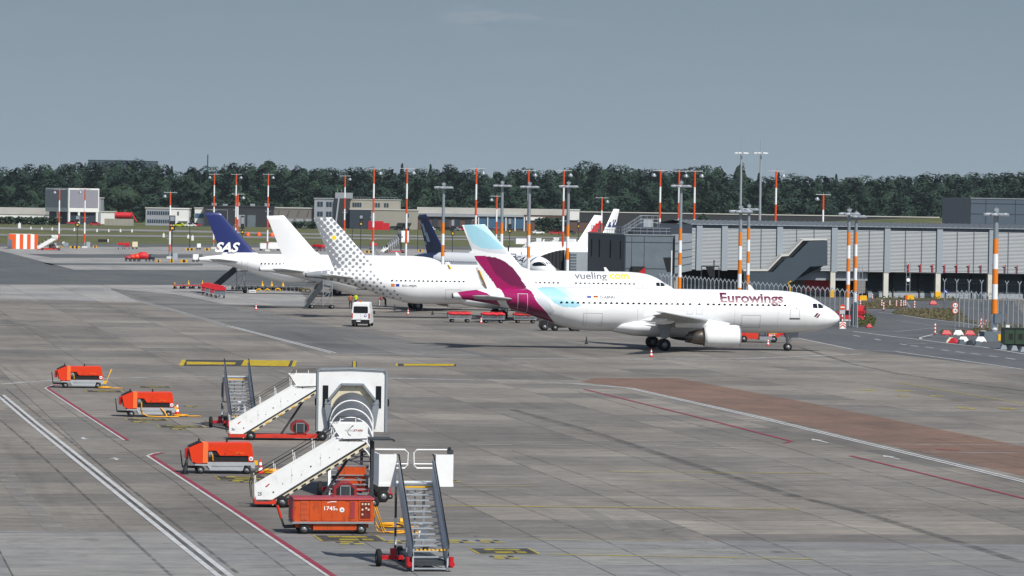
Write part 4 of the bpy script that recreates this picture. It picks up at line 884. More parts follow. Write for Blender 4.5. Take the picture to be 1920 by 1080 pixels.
# ---- louvred terminal pier on the right
pO = GX(1297, 636); pO.y = 636
def toP(px, py, D, off=0):
    P = AT(px, py, D); d = P - pO; ux = Vector((math.cos(YAW), math.sin(YAW), 0)); return (d.dot(ux), P.z)
pier = thing('terminal_pier', 'long grey louvred terminal pier raised on pale columns', 'terminal building', pO, YAW)
LW = 66.0
b = MB(); b.b2((0, .3, 4.0), (LW, 26, 10.9)); b.build('wall', MB_['louvre'], pier)
b = MB(); n = 32; h = 6.8/n
for i in range(n): z = 4.05+i*h; b.prism([(0.3, z), (0.06, z+.02), (0.14, z+h*.84), (.3, z+h*.84)], 0.02, LW-.02, 'yz')
b.build('louvre_slats', MB_['louvre'], pier)
for px in (1301, 1350, 1457, 1563.5, 1667, 1770, 1873, 1976):
    x = toP(px, 470, 640)[0]; b = MB(); b.b2((x-.45, -.16, 3.9), (x+.45, .28, 10.95)); b.build('pilaster', MB_['pilaster'], pier)
for px in (1421, 1490, 1524, 1602, 1632, 1703, 1735, 1805, 1838, 1906):
    x = toP(px, 470, 640)[0]; b = MB(); b.b2((x-.045, -.0, 4.0), (x+.045, .2, 10.9)); b.build('panel_joint', MB_['conc_mid'], pier)
b = MB(); b.add([(-.3, -.25, 10.95), (LW, -.25, 10.95), (LW, 13, 11.55), (-.3, 13, 11.55), (LW, 26, 10.95), (-.3, 26, 10.95)], [(0, 1, 2, 3), (3, 2, 4, 5)])
for i in range(int(LW/0.9)): b.bar((i*.9, -.25, 11.0), (i*.9, 13, 11.6), .08, .08)
b.build('roof', MB_['roof_grey'], pier)
b = MB(); b.b2((-.3, -.33, 10.90), (LW, -.26, 11.0)); b.build('gutter', MB_['pilaster'], pier)
for px in (1457, 1560.5, 1664.5, 1767, 1870, 1973):
    x = toP(px, 530, 640)[0]; b = MB(); b.b2((x-.38, -.1, 0), (x+.38, .6, 3.98)); b.build('column', MB_['column'], pier)
    if px in (1560.5, 1767): b = MB(); b.b2((x-.42, -.14, 0), (x+.42, .64, 1.1)); b.build('column_guard', M['yellow'], pier)
xl = toP(1634, 530, 640)[0]
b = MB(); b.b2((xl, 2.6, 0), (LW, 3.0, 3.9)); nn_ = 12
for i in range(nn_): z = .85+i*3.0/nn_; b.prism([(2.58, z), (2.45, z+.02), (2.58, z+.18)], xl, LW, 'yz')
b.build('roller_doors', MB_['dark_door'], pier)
b = MB(); b.b2((xl+.3, 2.3, 0), (LW, 2.42, .8)); b.build('plinth', MB_['panel_light'], pier)
for i in range(9):
    x = xl + i*4.2; b = MB(); b.b2((x-.1, 2.2, 0), (x+.1, 2.44, 3.9)); b.build('door_post', M['black'], pier)
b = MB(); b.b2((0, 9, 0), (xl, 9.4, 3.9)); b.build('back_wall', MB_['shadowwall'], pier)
b = MB(); b.b2((12, 1.0, 2.6), (xl-.2, 1.5, 3.96)); b.build('beam', MB_['grey_wall'], pier)
for i in range(11):
    x = xl + 6 + i*1.93; b = MB(); b.box((x, -.15, 4.65), (.12, .12, 1.3)); b.box((x-.12, -.15, 5.28), (.3, .1, .1)); b.build('roof_bracket', M['red'], pier)
# dark flight-of-stairs enclosure in front of the louvres
Ds = 640
sp_ = [toP(*p, Ds) for p in ((1379, 509), (1435, 509), (1462, 483), (1474, 482), (1505, 452), (1541, 450), (1541, 497.5), (1507, 499), (1477, 525), (1440, 545), (1379, 560))]
sp_ = [(x, max(z, .2)) for x, z in sp_]
st = thing('stair_enclosure', 'dark zigzag stair enclosure climbing across the grey louvred wall', 'stairway', pO, YAW)
b = MB(); b.prism(sp_, -3.0, -2.85, 'xz'); b.build('outer_panel', MB_['stair'], st)
b = MB(); b.prism([sp_[i] for i in (5, 6)] + [(sp_[6][0]-.15, sp_[6][1]), (sp_[5][0]-.15, sp_[5][1])], -2.84, -.4, 'xz'); b.build('end_panel', MB_['stair'], st)
rf = [toP(*p, Ds) for p in ((1379, 504), (1426, 504), (1453, 477), (1466, 476), (1494, 447.5), (1541, 446.5))]
b = MB(); b.prism(rf + [(x, z-.25) for x, z in rf[::-1]], -2.8, -.4, 'xz'); b.build('roof', MB_['stair_roof'], st)
b = MB(); b.prism([(x, z-.05) for x, z in rf] + [(x, z-.3) for x, z in sp_[5::-1]], -.5, -.42, 'xz'); b.build('sunlit_band', MB_['stair_roof'], st)  # added pale band: sunlight on the roof slab put into the colour
b = MB(); b.prism(sp_[6:], -.9, -.6, 'xz'); b.build('rear_panel', MB_['conc_dark'], st)
# dark connector block
pK = GX(1173, 600); pK.y = 600
blk = thing('connector_block', 'dark flat-roofed block with slit windows behind the boarding bridge', 'building', pK, YAW)
wK = (AT(1265, 480, 601)-AT(1173, 480, 600)).length
b = MB(); b.b2((0.02, .1, 0), (wK, 29, 9.35)); b.build('wall', MB_['conc_mid'], blk)
b = MB(); b.b2((-.12, 0.1, 0), (0.0, 29, 9.35)); b.build('side_wall', MB_['conc_dark'], blk)  # side away from the sun: its shade is put into a darker panel colour
for px, d_ in ((1165, 3.4), (1146, 11.2), (1125, 19.8), (1108.5, 26.0)):
    b = MB(); b.b2((-.2, d_-.35, 5.9), (-.11, d_+.35, 8.5)); b.build('slit_window', M['black'], blk)
b = MB()
for x in (.9, 2.75, wK-.1): b.b2((x-.03, .06, 0), (x+.03, .12, 9.3))
for z in (2.0, 4.6, 8.4): b.b2((0, .05, z-.03), (wK, .11, z+.03))
b.build('panel_joints', MB_['conc_dark'], blk)
b = MB(); b.b2((-.2, 0, 9.36), (wK, .25, 9.55)); b.b2((-.2, 0.25, 9.36), (.1, 29, 9.55)); b.b2((.1, .26, 9.3), (wK, 29, 9.42)); b.build('roof', MB_['roof_grey'], blk)
b = MB()
for i in range(22):
    y = .4 + i*1.3; b.cyl((.15, y, 9.55), (.15, y, 10.55), .028, n=5)
for z in (10.05, 10.55): b.cyl((.15, .4, z), (.15, 28, z), .03, n=5)
for i in range(7): b.cyl((.3+i*.95, .3, 9.55), (.3+i*.95, .3, 10.45), .028, n=5)
for z in (10.0, 10.45): b.cyl((.3, .3, z), (6.6, .3, z), .028, n=5)
b.build('roof_railing', M['steel'], blk)
b = MB(); b.b2((4.2, 14, 9.43), (wK+4, 29, 10.5)); b.build('roof_upstand', MB_['conc_dark'], blk)
b = MB()
for y in (11.5, 12.7):
    for dz in (0, .5, 1.0): b.cyl((2.0, y, 9.5+dz), (4.6, y, 11.2+dz), .035, n=5)
    for k in range(4): b.cyl((2.0+.87*k, y, 9.5+.57*k), (2.0+.87*k, y, 10.5+.57*k), .03, n=5)
    for dz in (.0, .5, 1.0): b.cyl((4.6, y, 11.2+dz), (7.2, y, 11.2+dz), .035, n=5)
    for k in range(4): b.cyl((4.6+.87*k, y, 10.5), (4.6+.87*k, y, 12.2), .03, n=5)
b.build('roof_stair', M['steel'], blk)
b = MB(); b.b2((6.2, 18, 10.5), (7.6, 22, 11.6)); b.build('roof_plant', MB_['panel_light'], blk)
b = MB(); b.b2((.8, -1.2, 3.6), (2.7, .05, 4.9)); b.build('porch', M['black'], blk); b = MB(); b.prism([(1.3, 3.7), (2.65, 3.7), (2.65, 4.8)], -1.26, -1.2, 'xz'); b.build('porch_panel', M['red'], blk)
# slanting panelled link between block and pier
A_ = GX(1265.5, 600.8); C_ = GX(1297.5, 633); lk = thing('link_building', 'pale panelled link between dark block and louvred pier', 'building', A_, 0)
c2 = C_ - A_; b = MB(); b.prism([(0, 0), (c2.x, c2.y), (c2.x, c2.y+6), (0, 30)], 3.9, 9.5, 'xy'); b.build('wall', MB_['panel_light'], lk)
b = MB(); nrm = Vector((c2.y, -c2.x, 0)).normalized()*.04
for z in (5.0, 6.1, 7.2, 8.3): b.bar(Vector((0, 0, z))+nrm, Vector((c2.x, c2.y, z))+nrm, .06, .06)
b.build('panel_joints', MB_['conc_mid'], lk)
b = MB(); b.b2((c2.x*.1, c2.y*.3, 0), (c2.x*.1+.5, c2.y*.3+.5, 3.9)); b.build('column', MB_['column'], lk)
# slate blue hall at the right edge beyond the pier
pS = GX(1819, 800); pS.y = 800; hl = thing('slate_hall', 'slate blue clad hall rising above the pier roof at right edge', 'building', pS, R(2))
b = MB(); b.b2((0, 0, 0), (40, 40, 15.9)); b.build('wall', MB_['steelblue'], hl)
b = MB()
for z in (3, 5, 7, 9, 11, 13, 15): b.b2((-.02, -.05, z-.04), (40, .02, z+.04))
for x in (2.9, 8.6, 14.3, 20): b.b2((x-.04, -.06, 0), (x+.04, .0, 15.9))
b.build('panel_joints', MB_['conc_dark'], hl)
b = MB(); b.b2((-.1, -.1, 15.9), (40, 40, 16.1)); b.build('roof', MB_['roof_grey'], hl)
# ---- far side of the airfield
def far_building(name, label, px0, px1, ytop, D, depth=20, wall='white_wall', roof='roof_pale', ybot=None, cat='building', rz=0, roof_t=.5):
    a = GX(px0, D); a.y = D; w_ = (px1-px0)*D/F_PX; zt = ZAT((px0+px1)/2, ytop, D); zb = 0 if ybot is None else ZAT((px0+px1)/2, ybot, D)
    t = thing(name, label, cat, a, rz); b = MB(); b.b2((0, 0, zb), (w_, depth, zt-roof_t)); b.build('wall', MB_[wall], t)
    b = MB(); b.b2((-.3, -.3, zt-roof_t), (w_+.3, depth+.3, zt)); b.build('roof', MB_[roof], t); return t, w_, zt
FD = 1960.0; k_ = FD/F_PX
def zf(x, y, D=FD): return ZAT(x, y, D)
# simulator block on stilts, two faces
p1 = GX(127, FD); p1.y = FD
t = thing('stilted_block', 'lilac grey windowless block on a recessed base at far left', 'building', p1, R(38)); zt = zf(120, 352.5); zb = zf(120, 397)
wr, wl_ = 17.0, 20.5
b = MB(); b.b2((0, 0, zb), (wr, wl_, zt)); b.build('wall', MB_['white_wall'], t)
b = MB(); b.b2((.6, -.12, zb+2.0), (wr-.6, -.02, zt-.7)); b.build('wall_panel', MB_['lilac'], t)
b = MB(); b.b2((-.12, .6, zb+2.0), (-.02, wl_-.6, zt-.7)); b.build('wall_panel', MB_['grey_wall'], t)
b = MB(); b.b2((1.5, 1.5, 0), (wr-1, wl_-1, zb)); b.build('base', MB_['conc_dark'], t)
for x, y in ((.6, .6), (6, .6), (wr-1, .6), (.6, 10)): b = MB(); b.b2((x-.5, y-.5, 0), (x+.5, y+.5, zb)); b.build('column', MB_['white_wall'], t)
far_building('low_hall', 'long low white hall at left edge behind a dark hedge', -60, 84, 389, FD+30, 25, 'white_wall', 'roof_pale', roof_t=3.2)
far_building('grey_annex', 'grey annex right of the stilted block, flat roofed', 171, 188, 370, FD+60, 14, 'grey_wall', 'roof_pale')
far_building('white_shed', 'small white shed under the spreading tree', 188, 213, 396, FD+40, 12, 'white_wall', 'roof_pale')
t, w_, zt = far_building('office_building', 'white two storey office with window rows beside a striped mast', 272, 317, 389, FD, 14, 'grey_wall', 'roof_pale')
win_rows(t, [1.2+i*1.05 for i in range(10)], [zt-2.6, zt-6.5], .75, 1.7, -.05)
t, w_, zt = far_building('office_wing', 'plain white wing of the two storey office', 317, 352.5, 390, FD+4, 14, 'white_wall', 'white_wall')
win_rows(t, [4.0], [zt-2.6], .7, 1.8, -.05); b = MB(); b.b2((4.2, -1.6, zt-6.4), (8.6, -.05, zt-6.0)); b.build('canopy', MB_['grey_wall'], t)
t, w_, zt = far_building('gatehouse', 'small cream gatehouse with blue glazing between white wing and dark hall', 364, 382, 389, FD+6, 12, 'white_wall', 'roof_pale')
b = MB(); b.b2((.2, -.12, zt-5), (4.2, -.02, zt-2.8)); b.build('glazing', MB_['blue_panel'], t)
t, w_, zt = far_building('dark_hall', 'charcoal fire hall with grey gates behind the blue fin', 382, 512, 386, FD, 30, 'dark_wall', 'roof_dark', roof_t=.6)
b = MB()
for x0, x1 in ((15.5, 19.2),): b.b2((x0, -.15, 0), (x1, -.03, 5.6))
b.build('gate', MB_['grey_wall'], t); b = MB(); b.b2((20.3, -.15, 0), (24.2, -.03, 5.6)); b.build('gate', MB_['conc_mid'], t)
b = MB(); b.b2((1, -.1, zt-2.1), (11, -.03, zt-1.9)); b.b2((10.8, -.1, 0), (11, -.03, zt-2.1)); b.build('gate_frame', MB_['grey_wall'], t)
for x, y, s_ in ((3, 6, 1.2), (8, 10, .8), (14, 7, 1.6), (21, 9, 1.1), (28, 6, 1.4)): b = MB(); b.b2((x, y, zt), (x+2.2, y+2, zt+s_)); b.build('roof_unit', MB_['grey_wall'], t)
t, w_, zt = far_building('taupe_hall', 'taupe hall with sloping vent slots and roller gates behind the white fin', 512, 590, 389, FD+2, 25, 'brown_grey', 'roof_pale', roof_t=.5)
for i in range(4):
    b = MB(); x = 1.2 + i*4.6; b.b2((x, -.14, .2), (x+3.6, -.03, 4.2)); b.build('gate', MB_['grey_wall'], t)
    b = MB(); b.bar((x+.6, -.08, zt-4.3), (x+1.6, -.08, zt-1.5), .12, .3); b.build('vent_slot', MB_['conc_dark'], t)
t, w_, zt = far_building('control_station', 'fire station tower block with stacked grey and beige storeys and rooftop cab', 588, 626, 371, FD, 24, 'grey_wall', 'grey_wall')
win_rows(t, [2.0, 3.4, 6.2, 7.6], [zt-3.0, zt-7.6], 1.2, 2.3, -.05)
b = MB(); b.b2((9.6, -1.6, 0), (16.6, 22, zt-.2)); b.build('stair_tower', MB_['dark_wall'], t)
b = MB(); b.b2((9.8, -1.0, zt-.1), (17.6, 12, zt+2.6)); b.build('rooftop_cab', MB_['grey_wall'], t)
b = MB(); b.bar((10.2, -1.9, 1), (11.6, -1.9, zt), .7, .5); b.build('leaning_strut', MB_['panel_light'], t)
for x, hh in ((12.5, 4.5), (14.0, 7.5), (10.6, 5)): b = MB(); b.cyl((x, 4, zt+2.6), (x, 4, zt+hh), .12, .06, 6); b.build('antenna_mast', M['steel'], t)
t, w_, zt = far_building('station_upper', 'beige upper storey block with railing beside the rooftop cab', 655, 748, 373.5, FD+4, 22, 'beige', 'roof_pale', roof_t=.3)
win_rows(t, [1.6, 2.7, 3.8, 4.9], [zt-2.8], .9, 2.1, -.05); win_rows(t, [11.2, 12.4, 13.6, 16.5, 17.7], [zt-2.8], .9, 2.0, -.05)
b = MB()
for i in range(16): b.cyl((.5+i*1.45, .5, zt), (.5+i*1.45, .5, zt+.9), .05, n=4)
b.cyl((.5, .5, zt+.9), (22, .5, zt+.9), .06, n=4); b.build('railing', M['steel'], t)
t, w_, zt = far_building('station_hall', 'low beige station hall with dark end and small door', 655, 782, 392, FD-4, 26, 'beige', 'roof_pale', roof_t=.5)
b = MB(); b.b2((-.1, -.15, 0), (10, -.02, zt-.6)); b.build('dark_end', MB_['conc_dark'], t); win_rows(t, [27.2], [zt-3], 1.0, 2.2, -.05)
b = MB(); b.b2((22.5, -1.2, 2.6), (29, -.03, 3.1)); b.build('canopy', MB_['conc_dark'], t); b = MB(); b.b2((25, -.12, 0), (27, -.02, 2.6)); b.build('door', M['window_blue'], t)
t, w_, zt = far_building('long_depot', 'long low depot with broad pale roof and blue glazing behind the masts', 782, 1072, 390.5, FD, 30, 'brick', 'roof_pale', roof_t=2.9)
b = MB(); b.b2((-.2, -1.2, zt-4.3), (28.5, -.35, zt-3.0)); b.build('fascia', MB_['grey_wall'], t)
b = MB(); b.b2((28.5, -1.0, zt-3.9), (50, -.35, zt-2.95)); b.build('fascia', MB_['panel_light'], t)
for i in range(5): b = MB(); b.b2((29.2+i*4.3, -.2, zt-9.5), (32.9+i*4.3, -.05, zt-4)); b.build('glazing', MB_['blue_panel'], t)
for i in range(6): b = MB(); b.b2((28.5+i*4.3, -.6, 0), (29.0+i*4.3, -.1, zt-3.9)); b.build('pillar', MB_['white_wall'], t)
for i in range(5): b = MB(); b.b2((2+i*5.2, -.3, 0), (4.4+i*5.2, -.03, zt-4.4)); b.build('gate', MB_['conc_dark'], t)
b = MB(); b.b2((51, -.6, zt-5.4), (60, -.05, zt-3.8)); b.build('awning', MB_['white_wall'], t)
t, w_, zt = far_building('white_gable', 'white gable end at the right end of the long depot', 1067, 1085, 392.5, FD-6, 8, 'white_wall', 'white_wall')
t, w_, zt = far_building('dark_shelter', 'very long dark open shelter with pale roof edge along the wood', 1086, 1760, 401.5, FD+60, 12, 'roof_dark', 'roof_pale', roof_t=.45, rz=R(.6))
far_building('brick_shed', 'low brick coloured shed behind the blue striped tail', 1040, 1120, 413, FD-60, 8, 'brick', 'roof_dark')
for x0, x1, yt, nm in ((163, 250, 300, 'left'), (243, 291, 301.5, 'right')):
    t, w_, zt = far_building('hilltop_block', 'flat apartment block showing above the wood, %s one of two' % nm, x0, x1, yt, 3050, 14, 'steelblue', 'steelblue', ybot=318)
    win_rows(t, [2+i*3 for i in range(int(w_/3)-1)], [zt-2.2], 1.4, 1.2, -.05)
b = MB(); p = GX(387, 2900); b.cyl((0, 0, 10), (0, 0, ZAT(387, 290, 2900)), .5, .35, 6); o = b.build('radio_mast', M['steel_dark'], loc=p); tag(o, 'thin dark radio mast above the wood left of the blue fin', 'mast')
b = MB(); p = GX(690, FD-60); p.y = FD-60; t = thing('site_container', 'bright red long container standing before the beige hall', 'container', p); b.b2((0, 0, 0), (6.8, 2.6, 4.0)); b.build('body', M['tarp_red'], t); b = MB(); b.b2((6.9, .1, 0), (9.6, 2.5, 3.2)); b.build('annex', M['tarp_red'], t)
b = MB()
for i in range(9): b.b2((.3+i*.72, -.06, .2), (.36+i*.72, 0, 3.8))
b.build('ribs', M['red'], t)
# red tank and wall before the spreading tree
p = GX(212, FD-30); p.y = FD-30; t = thing('fuel_tank', 'bright red cylindrical tank on a wall below the spreading tree', 'tank', p)
b = MB(); b.cyl((.5, 1.5, 4.6), (8.2, 1.5, 4.6), 1.5, n=16); b.build('tank', M['tarp_red'], t); b = MB(); b.bar((8.4, 1.5, 5.6), (10.6, 1.5, 1.8), .6, .6); b.build('outlet', M['tarp_red'], t)
p = GX(195, FD-40); p.y = FD-40; b = MB(); b.b2((0, 0, 0), (13.5, .4, 3.1)); 
for i in range(8): b.b2((i*1.9, -.12, 0), (i*1.9+.15, 0, 3.1))
tag(b.build('yard_wall', MB_['beige'], loc=p), 'low beige panelled wall under the red tank', 'wall')
# hedges
def hedge(px0, px1, ytop, D, label, depth=3.0, leaf=.8, m=None):
    a = GX(px0, D); a.y = D; w_ = (px1-px0)*D/F_PX; z = ZAT((px0+px1)/2, ytop, D); n = int(w_*z*7)+80
    P = np.stack([rs.rand(n)*w_, rs.rand(n)*depth-depth, z*(rs.rand(n)**.7)*rs.uniform(.93, 1.03, n)], 1); v = rs.normal(size=(n, 3))+np.array([0, -.8, .8]); v /= np.linalg.norm(v, axis=1)[:, None]
    o = link('hedge', quads_mesh('hedge', clump_quads(P, np.full(n, leaf)*rs.uniform(.7, 1.4, n), v), np.clip(rs.uniform(0, .5, n), 0, 1), m or LEAF_DARK), None, a); return tag(o, label, 'hedge')
hedge(-40, 27, 407, FD-70, 'dark clipped hedge at the left edge before white hall', leaf=1.1); hedge(29, 113, 408, FD-75, 'dark clipped hedge before the stilted block and striped mast', leaf=1.1)
hedge(548, 592, 416, FD-50, 'green hedge before the taupe hall gates', leaf=1.1); hedge(1003, 1060, 409, FD-70, 'bushy hedge before the white gable of the depot', leaf=1.1)
hedge(1640, 1800, 555, 632, 'weedy bushes at the foot of the pier columns', .6, .2, LEAF_NEAR)
# weeds on the verges
def weeds(px_poly, n, h, label, m=None):
    xs = [p[0] for p in px_poly]; ys = [p[1] for p in px_poly]; P = []
    while len(P) < n:
        x = rnd.uniform(min(xs), max(xs)); y = rnd.uniform(min(ys), max(ys))
        if inpoly(np.array([x]), np.array([y]), px_poly)[0]: g = G(x, y); P.append((g.x, g.y, rnd.random()**1.5*h))
    P = np.array(P); v = rs.normal(size=(n, 3)); v[:, 2] *= .4; v[:, 1] -= .6; v /= np.linalg.norm(v, axis=1)[:, None]
    o = link('weeds', quads_mesh('weeds', clump_quads(P, rs.uniform(.07, .20, n), v), rs.uniform(0.1, 1, n), m or WEED)); return tag(o, label, 'weeds', kind='stuff')
WEED = fmat('dry weeds', (0.045, 0.060, 0.024), (0.19, 0.15, 0.085))
weeds([(1612, 567), (1690, 567), (1698, 572), (1690, 579), (1615, 579)], 2200, .28, 'weeds on the far traffic island')
weeds([(1680, 583), (1702, 581), (1750, 580), (1785, 580), (1799, 582), (1817, 600), (1838, 609), (1792, 603.5), (1730, 596), (1672, 588)], 4000, .28, 'brown weeds between the road loops')
weeds([(1838, 612), (1860, 604), (1920, 611), (1990, 618), (1990, 640), (1875, 630), (1768, 628), (1762, 621.5), (1815, 621)], 3000, .28, 'weeds around the barriers')
weeds([(1604, 596), (1628, 592), (1643, 600), (1640, 612), (1612, 613)], 1500, .42, 'tall grass behind the aircraft nose', fmat('tall green grass', (0.035, 0.055, 0.015), (0.095, 0.105, 0.040)))
# ================================================================ masts and poles
def band_mast(px, ytop, D, kind, label, group, head='T', ybase=None, rad=None):
    """kind 'full': red/orange and white all the way down; 'low': grey above, amber and white below"""
    p = GX(px, D); p.y = D; zt = ZAT(px, ytop, D); t = thing('floodlight_mast', label, 'light mast', p, YAW, group)
    r1 = rad or (.17 if kind == 'full' else .20); r0 = r1*1.35
    R_ = lambda z: r0 + (r1-r0)*z/zt
    if kind == 'full':
        hb = 2.9; edges = [0, 1.6]; z = zt; e = [zt]
        while z - hb > 1.6: z -= hb; e.append(z)
        e.append(1.6); bands = []
        for i in range(len(e)-1): bands.append((e[i+1], e[i], 'mast_red' if i % 2 == 0 else 'white'))
        bands.append((0, 1.6, 'mast_grey'))
    else:
        zo = min(10.85, zt-2.5); bands = [(zo, zt, 'mast_grey')]; z = zo; i = 0
        while z > 1.4: bands.append((max(z-1.6, 1.2), z, 'mast_amber' if i % 2 == 0 else 'white')); z -= 1.6; i += 1
        bands.append((0, max(z, 1.2) if z > 0 else 1.2, 'mast_grey'))
    o = None
    b = MB(); mk = []; zs_ = sorted(set([q[0] for q in bands]+[q[1] for q in bands])); n = 10
    rings = [[(R_(z)*math.cos(6.2832*k/n), R_(z)*math.sin(6.2832*k/n), z) for k in range(n)] for z in zs_]; b.loft(rings)
    for i in range(len(zs_)-1):
        zm = (zs_[i]+zs_[i+1])/2; nm = [q[2] for q in bands if q[0] <= zm <= q[1]][0]
        if nm not in mk: mk.append(nm)
        for k in range(n): b.m[i*n+k] = mk.index(nm)
    b.build('pole', [M[q] for q in mk], t)
    b = MB(); b.b2((-.7, -.7, 0), (.7, .7, .5)); b.build('footing', MB_['column'], t)
    if kind == 'full':
        b = MB(); b.cyl((-1.5, 0, zt), (1.5, 0, zt), .07, n=6); b.cyl((0, 0, zt), (0, 0, zt+.5), .05, n=6)
        for x in (-1.3, .9): b.cyl((x, 0, zt), (x, 0, zt+.35), .04, n=5)
        b.build('crossarm', M['steel'], t)
        for zz in (zt*.52, zt*.3): b = MB(); b.cyl((-.7, 0, zz), (.7, 0, zz), .05, n=5); b.build('bracket', M['steel'], t)
        for x in ((1.25,) if head == 'T' else (-1.25,)):
            b = MB(); b.lathe([(.01, .5), (.2, .42), (.45, .1), (.5, 0), (.01, .02)], 10, 0, Matrix.Translation((x, -.1, zt-.95)) @ Matrix.Rotation(.5, 4, 'X')); b.build('floodlight', M['steel'], t)
    else:
        b = MB(); b.cyl((-1.15, 0, zt-.25), (1.15, 0, zt-.25), .07, n=6); b.cyl((0, -.7, zt-.25), (0, .7, zt-.25), .07, n=6); b.cyl((0, 0, zt-.3), (0, 0, zt+.5), .05, n=6); b.box((0, 0, zt+.15), (.5, .35, .3)); b.build('crossarm', M['steel'], t)
        for x, y in ((-1.0, -.1), (1.0, -.1), (-.35, -.6), (.45, -.6)):
            b = MB(); b.box((x, y, zt-.36), (.72, .5, .14), rot=(.35, 0, 0)); b.build('floodlight', M['alu'], t)
    return t
GF = 'red and white banded apron masts'; GL = 'grey masts with amber and white bands'
for px, yt, D, lb in ((110, 355, 1090, 'short red and white mast left of the stilted block, beside white stairs'), (158, 355, 1090, 'short red and white mast at the right corner of the stilted block'), (318, 361, 930, 'red and white mast in front of the two storey office'),
    (400, 327, 1114, 'red and white mast just behind the blue fin tip'), (441, 327, 1130, 'tall red and white mast paired with a shorter one behind it'), (444.5, 364, 960, 'shorter red and white mast of the close pair by the blue fin'),
    (501, 327, 1083, 'tall red and white mast between blue fin and white fin'), (645, 330, 1100, 'red and white mast rising before the rooftop cab'), (699, 317, 830, 'red and white mast before the red container'),
    (761, 316, 804, 'red and white mast before the beige hall, left of navy tail'), (891, 316, 775, 'red and white mast above the light blue fin tip'), (930, 368, 950, 'short red and white mast before the blue glazing'),
    (989, 320, 804, 'tall red and white mast overlapping a grey mast near the blue glazing'), (1055, 320, 796, 'tall red and white mast overlapping a grey mast by the white gable'), (1127, 371, 960, 'short red and white mast behind the red swoosh tail'),
    (1236, 320, 757, 'red and white mast behind the roof stair of dark block'), (1271, 321, 764, 'red and white mast directly behind the tallest grey mast'), (1300.5, 321, 757, 'red and white mast at the left corner of the louvred pier'),
    (1453, 321, 729, 'red and white mast right of the two thin silver masts'), (1542, 365, 800, 'short red and white mast rising above the pier roof')):
    band_mast(px, yt, D, 'full', lb, GF, 'T' if px % 2 else 'L')
for px, yt, D, lb in ((830, 347, 590, 'amber banded mast beside the navy tail'), (940, 344, 605, 'amber banded mast left of the boarding bridge, second of four'), (991, 346, 588, 'amber banded mast in front of the dark lettered fuselage'),
    (1064, 345, 575, 'amber banded mast beside the black bridge hood'), (1275, 344, 542, 'tallest amber banded mast, before the pale link wall'), (1387.5, 391, 480, 'thick amber banded mast left of a close pair before the stair'),
    (1403, 388, 570, 'thinner amber banded mast of the pair before the stair'), (1591, 396, 510, 'amber banded mast behind the aircraft nose, left of its pair'), (1604.5, 401, 560, 'amber banded mast behind the aircraft nose, right of its pair')):
    band_mast(px, yt, D, 'low', lb, GL)
pm = G(1867, 640); m_ = band_mast(1866.5, 396, pm.y, 'low', 'amber banded mast on a dark concrete block by the green container', GL, rad=.27)
for px, lb in ((1387, 'left of two very tall thin silver light masts'), (1423.5, 'right of two very tall thin silver light masts')):
    D = 705; p = GX(px, D); p.y = D; zt = ZAT(px, 255, D); zl = ZAT(px, 286, D); t = thing('high_mast', lb, 'light mast', p, YAW, 'thin silver high masts')
    b = MB(); b.cyl((0, 0, 0), (0, 0, zl), .28, .16, 10); b.cyl((0, 0, zl), (0, 0, zt), .09, .04, 8); b.build('pole', M['alu'], t)
    b = MB(); b.cyl((-1.0, 0, zl), (1.0, 0, zl), .06, n=6); b.cyl((0, -.9, zl), (0, .9, zl), .06, n=6); b.build('crossarm', M['steel'], t)
    for x, y in ((-.95, 0), (.95, 0), (-.4, -.7), (.45, -.7)): b = MB(); b.box((x, y, zl-.1), (.55, .42, .16)); b.build('floodlight', M['white'], t)
# concrete foot, cabinet and guard of the near mast
p = pm.copy(); t = thing('mast_block', 'dark weathered concrete block carrying the nearest mast', 'concrete block', p + Vector((0, -.1, 0)), YAW)
b = MB(); b.b2((-1.55, -1.0, 0), (1.2, 1.0, 1.05)); b.build('block', MB_['conc_mid'], t); b = MB(); b.b2((-.05, -1.05, .1), (.35, -1.0, .8)); b.build('panel', M['yellow'], t)
t = thing('cabinet', 'blue grey switch cabinet clamped to the nearest mast', 'cabinet', p + Vector((.1, -.45, 1.9)), YAW); b = MB(); b.b2((-.4, -.2, 0), (.42, .2, 1.05)); b.build('body', MB_['steelblue'], t); b = MB(); b.b2((-.34, -.22, .06), (.36, -.2, 1.0)); b.build('door', MB_['conc_mid'], t)
# ---- dark sign boards and thin posts on the far apron
def sign_post(px, ytop, ybase, w_, h_, label, board='black', number=False):
    p = G(px, ybase); D = p.y; zt = ZAT(px, ytop, D); t = thing('stand_sign', label, 'stand sign', p, YAW, 'stand signs on thin posts')
    b = MB(); b.cyl((0, 0, 0), (0, 0, zt), .10, n=8); b.build('post', M['steel_dark'], t); b = MB(); b.box((0, -.15, zt-h_/2), (w_, .15, h_)); b.build('board', M[board], t)
    b = MB(); b.box((0, -.24, zt-h_*.35), (w_*.75, .03, h_*.5)); b.build('screen', M['mast_grey'], t); b = MB(); b.box((0, -.15, zt-h_-.8), (w_*.9, .12, 1.0)); b.build('number_plate', M['black'], t); b = MB(); b.box((0, -.22, zt-h_-.8), (w_*.4, .02, .45)); b.build('plate_patch', M['yellow'], t); return t
for a in ((144.5, 404, 467, 1.1, 1.6, 'stand sign between two short striped masts at far left'), (322, 404, 487, 1.3, 2.0, 'stand sign beside the mast before the office'), (454, 405, 470, 1.0, 3.4, 'dark double stand sign right of the blue fin'), (676, 403, 475, 1.0, 1.5, 'stand sign left of the far boarding stairs'),
          (848, 410, 478, 1.0, 3.0, 'dark double stand sign right of the navy tail'), (955, 408, 470, 1.0, 3.0, 'dark stand sign before the blue glazing'), (1084, 412, 470, .9, 1.1, 'stand sign left of the red swoosh tail')): sign_post(*a)
